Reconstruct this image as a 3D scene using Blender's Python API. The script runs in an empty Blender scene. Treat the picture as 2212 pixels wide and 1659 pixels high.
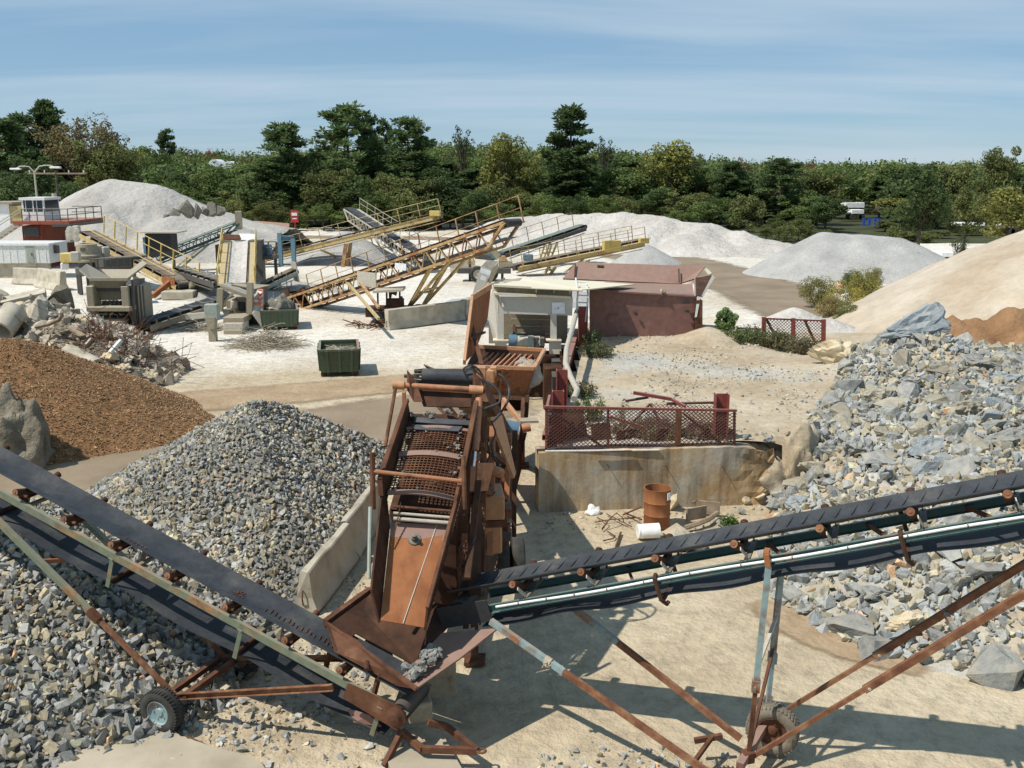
import bpy, bmesh, math, random
import numpy as np
from mathutils import Vector, Matrix, Euler, noise as mnoise

# ------------------------------------------------------------------ camera, sky, sun, exposure
C = bpy.context.scene.collection
sc = bpy.context.scene
R = math.radians
CAM_H = 8.0
PITCH = 12.17
cam_d = bpy.data.cameras.new('camera'); cam = bpy.data.objects.new('camera', cam_d); C.objects.link(cam)
cam.location = (0, 0, CAM_H); cam.rotation_euler = (R(90 - PITCH), 0, 0)
cam_d.sensor_width = 36; cam_d.lens = 34.56; cam_d.clip_start = 0.1; cam_d.clip_end = 6000
sc.camera = cam
SUN = Vector((-0.60, -0.28, 1.0)).normalized()          # towards the sun
SUN_EL = math.asin(SUN.z)
world = bpy.data.worlds.new('World'); sc.world = world; world.use_nodes = True
wt = world.node_tree; wt.nodes.clear()
def wn(t, **k):
    n = wt.nodes.new(t)
    for a, b in k.items(): setattr(n, a, b)
    return n
wo = wn('ShaderNodeOutputWorld'); wb = wn('ShaderNodeBackground'); wb.inputs[1].default_value = 0.098
sky = wn('ShaderNodeTexSky', sky_type='NISHITA', sun_disc=False)
sky.sun_elevation = SUN_EL; sky.sun_rotation = math.atan2(SUN.x, SUN.y)
sky.altitude = 900; sky.air_density = 1.0; sky.dust_density = 0.0; sky.ozone_density = 3.2
# thin cirrus streaks: noise on a flat layer high above, stretched along one wind direction
tc = wn('ShaderNodeTexCoord'); sep = wn('ShaderNodeSeparateXYZ'); wt.links.new(tc.outputs['Generated'], sep.inputs[0])
zmax = wn('ShaderNodeMath', operation='MAXIMUM'); zmax.inputs[1].default_value = 0.0; wt.links.new(sep.outputs[2], zmax.inputs[0])
zadd = wn('ShaderNodeMath', operation='ADD'); zadd.inputs[1].default_value = 0.10; wt.links.new(zmax.outputs[0], zadd.inputs[0])
dv = wn('ShaderNodeVectorMath', operation='DIVIDE'); wt.links.new(tc.outputs['Generated'], dv.inputs[0])
cz = wn('ShaderNodeCombineXYZ')
for i in range(3): wt.links.new(zadd.outputs[0], cz.inputs[i])
wt.links.new(cz.outputs[0], dv.inputs[1])
mp = wn('ShaderNodeMapping'); wt.links.new(dv.outputs[0], mp.inputs[0])
mp.inputs['Rotation'].default_value = (0, 0, R(24)); mp.inputs['Scale'].default_value = (0.26, 0.95, 1.0); mp.inputs['Location'].default_value = (1.3, 0.4, 0)
nz = wn('ShaderNodeTexNoise'); nz.inputs['Scale'].default_value = 1.25; nz.inputs['Detail'].default_value = 6; nz.inputs['Roughness'].default_value = 0.52; nz.inputs['Distortion'].default_value = 0.35
wt.links.new(mp.outputs[0], nz.inputs['Vector'])
cr = wn('ShaderNodeValToRGB'); cr.color_ramp.elements[0].position = 0.40; cr.color_ramp.elements[1].position = 0.74
cr.color_ramp.elements[0].color = (0, 0, 0, 1); cr.color_ramp.elements[1].color = (0.62, 0.62, 0.62, 1)
wt.links.new(nz.outputs[0], cr.inputs[0])
cmix = wn('ShaderNodeMixRGB', blend_type='MIX'); cmix.inputs[2].default_value = (5.9, 7.0, 7.9, 1)
hz = wn('ShaderNodeMixRGB', blend_type='MIX'); hz.inputs[0].default_value = 0.62; hz.inputs[2].default_value = (2.6, 4.6, 6.7, 1)   # even high haze over the clear sky
wt.links.new(sky.outputs[0], hz.inputs[1]); wt.links.new(cr.outputs[0], cmix.inputs[0]); wt.links.new(hz.outputs[0], cmix.inputs[1])
wt.links.new(cmix.outputs[0], wb.inputs[0]); wt.links.new(wb.outputs[0], wo.inputs[0])
sun_d = bpy.data.lights.new('sun', 'SUN'); sun_d.energy = 5.0; sun_d.angle = R(0.53); sun_d.color = (1.0, 0.955, 0.88)
sun_o = bpy.data.objects.new('sun', sun_d); C.objects.link(sun_o); sun_o.location = (-60, -30, 90)
sun_o.rotation_euler = (-SUN).to_track_quat('-Z', 'Y').to_euler()
vs = sc.view_settings; vs.view_transform = 'Standard'; vs.look = 'None'; vs.exposure = 0.0; vs.gamma = 1.0; vs.use_curve_mapping = False
sc.cycles.max_bounces = 5; sc.cycles.diffuse_bounces = 3; sc.cycles.glossy_bounces = 2; sc.cycles.transparent_max_bounces = 12
sc.cycles.use_denoising = True

# ------------------------------------------------------------------ measuring: a point of the 2212 x 1659 survey print to a point in the place
FPX = 2123.4; SP, CP = math.sin(R(PITCH)), math.cos(R(PITCH))
CAMV = Vector((0, 0, CAM_H))
def ray(x, y):
    u = (x - 1106) / FPX; v = (y - 829.5) / FPX
    return Vector((u, CP - v * SP, -(SP + v * CP)))
def G(x, y, z=0.0):
    r = ray(x, y); return CAMV + r * ((z - CAM_H) / r.z)
def W(x, y, Y):
    r = ray(x, y); return CAMV + r * (Y / r.y)
def VP(x, y, p, d):                                     # on the upright plane through p along the horizontal direction d
    n = Vector((-d[1], d[0], 0)); r = ray(x, y); return CAMV + r * (n.dot(Vector(p) - CAMV) / n.dot(r))
def px_of(p):
    q = Vector(p) - CAMV; f = q.y * CP - q.z * SP; up = q.y * SP + q.z * CP
    return (1106 + q.x / f * FPX, 829.5 - up / f * FPX)

def V(*a): return Vector(a)
Z = V(0, 0, 1)
rnd = random.Random(7); nrs = np.random.RandomState(11)

# ------------------------------------------------------------------ materials
MATS = {}
def nodemat(name):
    m = bpy.data.materials.new(name); m.use_nodes = True; nt = m.node_tree
    b = nt.nodes['Principled BSDF']
    def N(t, **k):
        n = nt.nodes.new(t)
        for a, c in k.items(): setattr(n, a, c)
        return n
    return m, nt, b, N
def ramp(N, stops):
    r = N('ShaderNodeValToRGB'); e = r.color_ramp.elements
    while len(e) < len(stops): e.new(0.5)
    for i, (p, c) in enumerate(stops):
        e[i].position = p; e[i].color = (c[0], c[1], c[2], 1)
    return r
def surf(name, stops, scale=1.0, rough=0.9, detail=6, bump=0.3, bscale=12.0, bdist=0.02, spec=0.2, stops2=None, scale2=0.2, fac2=(0.45, 0.6), metal=0.0, attr=None, objrand=0.0, stretch=None, rgh=0.6, speck=0.0, sscale=9.0, ygrad=None, dust=0.0):
    m, nt, b, N = nodemat(name); L = nt.links
    t = N('ShaderNodeTexCoord'); src = t.outputs['Object']
    if stretch:
        mpn = N('ShaderNodeMapping'); mpn.inputs['Scale'].default_value = stretch; L.new(src, mpn.inputs[0]); src0 = mpn.outputs[0]
    else: src0 = src
    n1 = N('ShaderNodeTexNoise'); n1.inputs['Scale'].default_value = scale; n1.inputs['Detail'].default_value = detail; n1.inputs['Roughness'].default_value = rgh
    L.new(src0, n1.inputs['Vector'])
    r1 = ramp(N, stops); L.new(n1.outputs[0], r1.inputs[0]); col = r1.outputs[0]
    if stops2:
        n2 = N('ShaderNodeTexNoise'); n2.inputs['Scale'].default_value = scale2; n2.inputs['Detail'].default_value = 7; n2.inputs['Roughness'].default_value = 0.62; L.new(src, n2.inputs['Vector'])
        f = N('ShaderNodeMapRange'); f.inputs[1].default_value = fac2[0]; f.inputs[2].default_value = fac2[1]; msk = n2.outputs[0]
        if ygrad:
            sp_ = N('ShaderNodeSeparateXYZ'); L.new(src, sp_.inputs[0]); yg = N('ShaderNodeMapRange'); yg.inputs[1].default_value = ygrad[0]; yg.inputs[2].default_value = ygrad[1]; yg.inputs[3].default_value = ygrad[2]; yg.inputs[4].default_value = ygrad[3]; L.new(sp_.outputs[1], yg.inputs[0])
            sm = N('ShaderNodeMath', operation='ADD'); L.new(msk, sm.inputs[0]); L.new(yg.outputs[0], sm.inputs[1]); msk = sm.outputs[0]
        L.new(msk, f.inputs[0])
        r2 = ramp(N, stops2); L.new(n1.outputs[0], r2.inputs[0])
        mx = N('ShaderNodeMixRGB'); L.new(f.outputs[0], mx.inputs[0]); L.new(col, mx.inputs[1]); L.new(r2.outputs[0], mx.inputs[2]); col = mx.outputs[0]
    if speck:
        n4 = N('ShaderNodeTexNoise'); n4.inputs['Scale'].default_value = sscale; n4.inputs['Detail'].default_value = 8; n4.inputs['Roughness'].default_value = 0.75; L.new(src, n4.inputs['Vector'])
        r4 = ramp(N, [(0.30, (1 - speck,) * 3), (0.5, (1, 1, 1)), (0.7, (1 + speck * 0.6,) * 3)]); L.new(n4.outputs[0], r4.inputs[0]); mx = N('ShaderNodeMixRGB', blend_type='MULTIPLY'); mx.inputs[0].default_value = 1; L.new(col, mx.inputs[1]); L.new(r4.outputs[0], mx.inputs[2]); col = mx.outputs[0]
    if attr:
        a = N('ShaderNodeAttribute', attribute_name=attr); mx = N('ShaderNodeMixRGB', blend_type='MULTIPLY'); mx.inputs[0].default_value = 1
        L.new(col, mx.inputs[1]); L.new(a.outputs[0], mx.inputs[2]); col = mx.outputs[0]
    if objrand:
        oi = N('ShaderNodeObjectInfo'); hs = N('ShaderNodeHueSaturation'); mr = N('ShaderNodeMapRange'); mr.inputs[3].default_value = 1 - objrand; mr.inputs[4].default_value = 1 + objrand
        L.new(oi.outputs['Random'], mr.inputs[0]); L.new(mr.outputs[0], hs.inputs['Value']); L.new(col, hs.inputs['Color']); col = hs.outputs[0]
    if dust:                                             # pale dust settled on the upper faces
        g_ = N('ShaderNodeNewGeometry'); sn = N('ShaderNodeSeparateXYZ'); L.new(g_.outputs['Normal'], sn.inputs[0]); ml = N('ShaderNodeMath', operation='MULTIPLY'); L.new(sn.outputs[2], ml.inputs[0]); L.new(n1.outputs[0], ml.inputs[1])
        dr_ = N('ShaderNodeMapRange'); dr_.inputs[1].default_value = 0.15; dr_.inputs[2].default_value = 0.55; dr_.inputs[4].default_value = dust; L.new(ml.outputs[0], dr_.inputs[0]); dm = N('ShaderNodeMixRGB'); dm.inputs[2].default_value = (0.42, 0.37, 0.29, 1); L.new(dr_.outputs[0], dm.inputs[0]); L.new(col, dm.inputs[1]); col = dm.outputs[0]
    L.new(col, b.inputs['Base Color'])
    b.inputs['Roughness'].default_value = rough; b.inputs['Metallic'].default_value = metal; b.inputs['Specular IOR Level'].default_value = spec
    if bump:
        n3 = N('ShaderNodeTexNoise'); n3.inputs['Scale'].default_value = bscale; n3.inputs['Detail'].default_value = 5; n3.inputs['Roughness'].default_value = 0.65; L.new(src, n3.inputs['Vector'])
        bp = N('ShaderNodeBump'); bp.inputs['Strength'].default_value = bump; bp.inputs['Distance'].default_value = bdist; L.new(n3.outputs[0], bp.inputs['Height']); L.new(bp.outputs[0], b.inputs['Normal'])
    MATS[name] = m
    return m
def paint(name, col, rust=(0.16, 0.06, 0.025), amount=0.45, dust=(0.42, 0.36, 0.27), dusty=0.35, rough=0.55, scale=2.2, spec=0.35, mott=0.2):
    # painted or bare steel with rust patches and pale dust that settled on upward faces
    m, nt, b, N = nodemat(name); L = nt.links
    t = N('ShaderNodeTexCoord'); src = t.outputs['Object']
    n1 = N('ShaderNodeTexNoise'); n1.inputs['Scale'].default_value = scale; n1.inputs['Detail'].default_value = 8; n1.inputs['Roughness'].default_value = 0.68; L.new(src, n1.inputs[0])
    n2 = N('ShaderNodeTexNoise'); n2.inputs['Scale'].default_value = scale * 5; n2.inputs['Detail'].default_value = 5; L.new(src, n2.inputs[0])
    lo = 0.72 - amount * 0.5
    f = N('ShaderNodeMapRange'); f.inputs[1].default_value = lo; f.inputs[2].default_value = lo + 0.12; L.new(n1.outputs[0], f.inputs[0])
    c1 = ramp(N, [(0.3, [c * (1 - mott) for c in col]), (0.7, [min(1, c * (1 + mott * 0.6)) for c in col])]); L.new(n2.outputs[0], c1.inputs[0])
    c2 = ramp(N, [(0.3, [c * 0.6 for c in rust]), (0.72, [c * 1.5 for c in rust])]); L.new(n2.outputs[0], c2.inputs[0])
    mx = N('ShaderNodeMixRGB'); L.new(f.outputs[0], mx.inputs[0]); L.new(c1.outputs[0], mx.inputs[1]); L.new(c2.outputs[0], mx.inputs[2])
    g = N('ShaderNodeNewGeometry'); sx = N('ShaderNodeSeparateXYZ'); L.new(g.outputs['Normal'], sx.inputs[0])
    ad = N('ShaderNodeMath', operation='MULTIPLY_ADD'); ad.inputs[1].default_value = 0.9; L.new(sx.outputs[2], ad.inputs[0]); L.new(n1.outputs[0], ad.inputs[2])
    d = N('ShaderNodeMapRange'); d.inputs[1].default_value = 0.55; d.inputs[2].default_value = 1.5; d.inputs[4].default_value = dusty; L.new(ad.outputs[0], d.inputs[0])
    m2 = N('ShaderNodeMixRGB'); m2.inputs[2].default_value = (*dust, 1); L.new(d.outputs[0], m2.inputs[0]); L.new(mx.outputs[0], m2.inputs[1])
    L.new(m2.outputs[0], b.inputs['Base Color'])
    rr = N('ShaderNodeMapRange'); rr.inputs[3].default_value = rough; rr.inputs[4].default_value = 0.9; L.new(f.outputs[0], rr.inputs[0]); L.new(rr.outputs[0], b.inputs['Roughness'])
    b.inputs['Specular IOR Level'].default_value = spec
    bp = N('ShaderNodeBump'); bp.inputs['Strength'].default_value = 0.25; bp.inputs['Distance'].default_value = 0.01; L.new(n2.outputs[0], bp.inputs['Height']); L.new(bp.outputs[0], b.inputs['Normal'])
    MATS[name] = m
    return m
def flat(name, col, rough=0.6, spec=0.3, metal=0.0):
    m, nt, b, N = nodemat(name)
    t = N('ShaderNodeTexCoord'); n1 = N('ShaderNodeTexNoise'); n1.inputs['Scale'].default_value = 6; n1.inputs['Detail'].default_value = 5; nt.links.new(t.outputs['Object'], n1.inputs[0])
    r = ramp(N, [(0.3, [c * 0.82 for c in col]), (0.7, [min(1, c * 1.1) for c in col])]); nt.links.new(n1.outputs[0], r.inputs[0]); nt.links.new(r.outputs[0], b.inputs['Base Color'])
    b.inputs['Roughness'].default_value = rough; b.inputs['Specular IOR Level'].default_value = spec; b.inputs['Metallic'].default_value = metal
    MATS[name] = m
    return m
def attrmat(name, rough=0.85, bump=0.25, bscale=25, spec=0.25, transl=0.0):
    # colour from the per-piece colour attribute with fine grain
    m, nt, b, N = nodemat(name); L = nt.links
    a = N('ShaderNodeAttribute', attribute_name='col'); t = N('ShaderNodeTexCoord')
    n1 = N('ShaderNodeTexNoise'); n1.inputs['Scale'].default_value = bscale; n1.inputs['Detail'].default_value = 4; L.new(t.outputs['Object'], n1.inputs[0])
    r = ramp(N, [(0.25, (0.72,) * 3), (0.75, (1.2,) * 3)]); L.new(n1.outputs[0], r.inputs[0])
    mx = N('ShaderNodeMixRGB', blend_type='MULTIPLY'); mx.inputs[0].default_value = 1; L.new(a.outputs[0], mx.inputs[1]); L.new(r.outputs[0], mx.inputs[2])
    L.new(mx.outputs[0], b.inputs['Base Color']); b.inputs['Roughness'].default_value = rough; b.inputs['Specular IOR Level'].default_value = spec
    if bump:
        bp = N('ShaderNodeBump'); bp.inputs['Strength'].default_value = bump; bp.inputs['Distance'].default_value = 0.02; L.new(n1.outputs[0], bp.inputs['Height']); L.new(bp.outputs[0], b.inputs['Normal'])
    if transl:
        tr = N('ShaderNodeBsdfTranslucent'); L.new(mx.outputs[0], tr.inputs[0]); ms = N('ShaderNodeMixShader'); ms.inputs[0].default_value = transl
        L.new(b.outputs[0], ms.inputs[1]); L.new(tr.outputs[0], ms.inputs[2]); L.new(ms.outputs[0], nt.nodes['Material Output'].inputs[0])
    MATS[name] = m
    return m

surf('yard_sand', [(0.28, (0.36, 0.28, 0.18)), (0.5, (0.475, 0.39, 0.265)), (0.72, (0.57, 0.485, 0.35))], scale=0.16, detail=9, bump=0.9, bscale=4.5, bdist=0.12, stops2=[(0.3, (0.58, 0.53, 0.45)), (0.7, (0.73, 0.68, 0.59))], scale2=0.06, fac2=(0.42, 0.60), speck=0.34, sscale=2.2, ygrad=(24, 48, -0.22, 0.11))
surf('ramp_dirt', [(0.28, (0.31, 0.235, 0.15)), (0.5, (0.42, 0.34, 0.235)), (0.72, (0.50, 0.43, 0.32))], scale=0.5, detail=9, bump=0.7, bscale=7, bdist=0.06, stops2=[(0.3, (0.36, 0.345, 0.30)), (0.7, (0.46, 0.44, 0.385))], scale2=0.22, fac2=(0.48, 0.60), speck=0.3, sscale=5)
surf('wet_dirt', [(0.3, (0.19, 0.14, 0.09)), (0.6, (0.27, 0.205, 0.135)), (0.8, (0.33, 0.255, 0.17))], scale=0.35, detail=8, bump=0.5, bscale=4, bdist=0.04, rough=0.75, spec=0.3)
surf('grey_sand', [(0.3, (0.33, 0.305, 0.27)), (0.5, (0.415, 0.39, 0.35)), (0.75, (0.49, 0.465, 0.42))], scale=0.16, detail=9, bump=0.8, bscale=1.6, bdist=0.35, speck=0.16, sscale=2.5)
surf('pale_sand', [(0.3, (0.42, 0.385, 0.34)), (0.55, (0.52, 0.485, 0.435)), (0.75, (0.60, 0.565, 0.51))], scale=0.2, detail=9, bump=0.9, bscale=1.4, bdist=0.4, speck=0.2, sscale=2.0)
surf('blue_gravel', [(0.3, (0.31, 0.30, 0.28)), (0.55, (0.385, 0.375, 0.35)), (0.75, (0.45, 0.44, 0.41))], scale=0.6, detail=9, bump=0.8, bscale=5, bdist=0.1, speck=0.25, sscale=6)
surf('tan_sand', [(0.28, (0.34, 0.26, 0.18)), (0.5, (0.425, 0.34, 0.24)), (0.75, (0.51, 0.42, 0.31))], scale=0.3, detail=9, bump=0.8, bscale=1.8, bdist=0.2, stretch=(1, 1, 0.35), speck=0.14, sscale=2.5, stops2=[(0.3, (0.44, 0.375, 0.29)), (0.7, (0.56, 0.49, 0.39))], scale2=0.13, fac2=(0.47, 0.6))
surf('red_dirt', [(0.3, (0.20, 0.105, 0.05)), (0.6, (0.33, 0.19, 0.095)), (0.8, (0.42, 0.26, 0.14))], scale=0.9, detail=8, bump=0.9, bscale=4, bdist=0.12)
surf('chip_bed', [(0.3, (0.12, 0.06, 0.025)), (0.6, (0.25, 0.135, 0.06)), (0.8, (0.34, 0.20, 0.09))], scale=6, detail=8, bump=0.9, bscale=14, bdist=0.05)
surf('soil_lump', [(0.3, (0.13, 0.11, 0.08)), (0.55, (0.24, 0.205, 0.15)), (0.8, (0.33, 0.285, 0.21))], scale=2.2, detail=9, bump=1.0, bscale=7, bdist=0.1)
surf('stone_bed', [(0.3, (0.11, 0.105, 0.09)), (0.7, (0.26, 0.24, 0.19))], scale=5, detail=6, bump=0.8, bscale=12, bdist=0.06)
surf('forest_floor', [(0.3, (0.03, 0.035, 0.014)), (0.7, (0.07, 0.075, 0.03))], scale=0.2, bump=0)
surf('concrete', [(0.28, (0.29, 0.25, 0.185)), (0.5, (0.45, 0.40, 0.31)), (0.75, (0.56, 0.51, 0.41))], scale=1.6, detail=9, bump=0.4, bscale=9, bdist=0.02)
surf('stained_concrete', [(0.30, (0.10, 0.09, 0.07)), (0.42, (0.27, 0.235, 0.175)), (0.52, (0.42, 0.37, 0.285)), (0.70, (0.52, 0.48, 0.40))], scale=1.0, detail=9, bump=0.5, bscale=8, bdist=0.02, stops2=[(0.32, (0.17, 0.11, 0.06)), (0.5, (0.40, 0.27, 0.14)), (0.7, (0.52, 0.40, 0.25))], scale2=0.7, fac2=(0.40, 0.56), stretch=(2.4, 2.4, 0.35), speck=0.18, sscale=12)
surf('slab_concrete', [(0.28, (0.30, 0.255, 0.185)), (0.6, (0.42, 0.36, 0.265)), (0.8, (0.48, 0.42, 0.32))], scale=1.2, detail=9, bump=0.25, bscale=14, bdist=0.01)
surf('rubber_belt', [(0.3, (0.024, 0.027, 0.031)), (0.7, (0.052, 0.056, 0.062))], scale=3, detail=8, bump=0.15, bscale=30, bdist=0.005, rough=0.62, spec=0.35, stops2=[(0.3, (0.07, 0.068, 0.063)), (0.7, (0.12, 0.115, 0.10))], scale2=1.1, fac2=(0.5, 0.72), speck=0.3, sscale=14)
surf('dusty_belt', [(0.3, (0.14, 0.105, 0.075)), (0.7, (0.26, 0.205, 0.15))], scale=1.2, detail=8, bump=0.2, bscale=10)
surf('tyre', [(0.3, (0.028, 0.028, 0.026)), (0.7, (0.075, 0.07, 0.06))], scale=4, detail=8, bump=0.3, bscale=30, bdist=0.006, rough=0.85)
surf('rust', [(0.3, (0.065, 0.030, 0.018)), (0.55, (0.135, 0.060, 0.033)), (0.75, (0.23, 0.115, 0.06))], scale=3.5, detail=9, bump=0.4, bscale=25, bdist=0.006, rough=0.82)
surf('strut_rust', [(0.3, (0.10, 0.045, 0.026)), (0.5, (0.19, 0.085, 0.045)), (0.62, (0.27, 0.14, 0.075)), (0.75, (0.36, 0.23, 0.13))], scale=4.5, detail=9, bump=0.4, bscale=25, bdist=0.006, rough=0.82)
surf('dark_rust', [(0.3, (0.035, 0.019, 0.013)), (0.55, (0.075, 0.036, 0.021)), (0.75, (0.125, 0.062, 0.034))], scale=3.0, detail=9, bump=0.4, bscale=20, bdist=0.006, rough=0.85)
surf('orange_rust', [(0.28, (0.22, 0.085, 0.036)), (0.55, (0.31, 0.125, 0.052)), (0.78, (0.37, 0.165, 0.075))], scale=1.6, detail=9, bump=0.25, bscale=30, bdist=0.004, rough=0.85, stretch=(3, 3, 0.8))
surf('bark', [(0.3, (0.05, 0.038, 0.026)), (0.7, (0.15, 0.12, 0.09))], scale=4, bump=0.6, bscale=8, bdist=0.05)
surf('weathered_wood', [(0.3, (0.20, 0.15, 0.10)), (0.7, (0.38, 0.30, 0.21))], scale=4, bump=0.4, bscale=20)
surf('boulder_grey', dust=0.4, stops=[(0.25, (0.175, 0.18, 0.17)), (0.5, (0.265, 0.274, 0.258)), (0.75, (0.36, 0.37, 0.35))], scale=2.3, detail=9, bump=0.7, bscale=6, bdist=0.05, objrand=0.22, stops2=[(0.3, (0.25, 0.225, 0.17)), (0.7, (0.37, 0.34, 0.27))], scale2=0.9, fac2=(0.5, 0.64))
surf('boulder_tan', [(0.25, (0.25, 0.215, 0.15)), (0.5, (0.35, 0.315, 0.24)), (0.75, (0.44, 0.41, 0.33))], scale=2.3, detail=9, bump=0.7, bscale=6, bdist=0.05, objrand=0.2)
surf('boulder_cream', [(0.25, (0.45, 0.36, 0.22)), (0.5, (0.58, 0.48, 0.32)), (0.75, (0.66, 0.58, 0.43))], scale=2.0, detail=9, bump=0.7, bscale=6, bdist=0.05)
surf('boulder_blue', dust=0.3, stops=[(0.25, (0.205, 0.23, 0.24)), (0.5, (0.29, 0.32, 0.33)), (0.75, (0.39, 0.42, 0.425))], scale=2.0, detail=9, bump=0.8, bscale=5, bdist=0.07)
attrmat('stones'); attrmat('chips', bump=0); attrmat('leaves', rough=0.7, bump=0, transl=0.38, spec=0.2); attrmat('twigs', bump=0)
paint('cream_paint', (0.66, 0.60, 0.46), mott=0.08, amount=0.06, dusty=0.55, dust=(0.72, 0.64, 0.46))
paint('grey_paint', (0.56, 0.525, 0.445), mott=0.06, amount=0.03, dusty=0.3)
paint('brown_plate', (0.225, 0.115, 0.092), amount=0.3, rust=(0.20, 0.098, 0.072), dusty=0.4, dust=(0.40, 0.31, 0.22), scale=0.9)
paint('orange_paint', (0.40, 0.155, 0.065), amount=0.42, rust=(0.19, 0.072, 0.03), dusty=0.25, scale=2.6)
paint('pale_orange', (0.50, 0.24, 0.11), amount=0.30, rust=(0.22, 0.085, 0.035), dusty=0.25, scale=2.0)
paint('red_paint', (0.235, 0.055, 0.045), amount=0.45, rust=(0.19, 0.06, 0.035), dusty=0.35, scale=1.8)
paint('red_mesh', (0.12, 0.045, 0.035), amount=0.3, rust=(0.16, 0.06, 0.035), dusty=0.4)
paint('teal_paint', (0.24, 0.33, 0.33), amount=0.45, rust=(0.22, 0.09, 0.04), dusty=0.3, scale=1.6)
paint('deep_teal', (0.045, 0.115, 0.115), amount=0.25, dusty=0.35)
paint('olive_green', (0.165, 0.19, 0.13), amount=0.42, rust=(0.26, 0.13, 0.055), dusty=0.4, scale=1.8)
paint('khaki_steel', (0.32, 0.275, 0.19), amount=0.18, dusty=0.5)
paint('pale_steel', (0.48, 0.44, 0.36), amount=0.14, dusty=0.5)
paint('dark_steel', (0.085, 0.08, 0.07), amount=0.25, dusty=0.4)
paint('yellow_paint', (0.56, 0.42, 0.12), amount=0.25, dusty=0.35)
surf('dusty_tyre', [(0.3, (0.12, 0.10, 0.075)), (0.7, (0.26, 0.22, 0.165))], scale=5, detail=8, bump=0.4, bscale=25)
paint('tan_yellow', (0.50, 0.38, 0.17), amount=0.34, rust=(0.26, 0.12, 0.045), dusty=0.35, scale=1.2)
paint('rusty_truss', (0.46, 0.31, 0.14), amount=0.52, rust=(0.26, 0.115, 0.045), dusty=0.3, scale=0.8)
paint('green_steel', (0.05, 0.13, 0.115), amount=0.18, dusty=0.35)
paint('pale_green', (0.32, 0.36, 0.31), amount=0.2, dusty=0.4)
paint('dumpster_green', (0.075, 0.105, 0.06), amount=0.3, dusty=0.4)
paint('blue_paint', (0.12, 0.22, 0.27), amount=0.12, dusty=0.3)
paint('white_paint', (0.74, 0.74, 0.72), amount=0.07, dusty=0.25)
paint('off_white', (0.66, 0.67, 0.63), amount=0.12, dusty=0.35)
paint('container_red', (0.33, 0.085, 0.045), amount=0.35, dusty=0.3)
paint('black_steel', (0.03, 0.03, 0.032), amount=0.2, dusty=0.2)
paint('silver', (0.5, 0.5, 0.5), amount=0.05, dusty=0.2, rough=0.35)
flat('white_plastic', (0.80, 0.79, 0.76), rough=0.45); flat('glass_dark', (0.03, 0.045, 0.055), rough=0.12, spec=0.6)
flat('sign_red', (0.50, 0.05, 0.05)); flat('sign_white', (0.82, 0.82, 0.80)); flat('hazard_orange', (0.72, 0.16, 0.05)); flat('cobalt', (0.03, 0.10, 0.48)); flat('hose', (0.035, 0.035, 0.035), rough=0.5)
flat('pink_panel', (0.62, 0.38, 0.29)); flat('rag', (0.42, 0.36, 0.26), rough=0.95); flat('chrome', (0.75, 0.75, 0.76), rough=0.2, metal=0.9); flat('sheet_white', (0.85, 0.86, 0.86), rough=0.5)
flat('motor_blue', (0.10, 0.17, 0.23)); flat('chevron_grey', (0.075, 0.077, 0.08), rough=0.7); flat('ink', (0.05, 0.06, 0.14))

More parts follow.
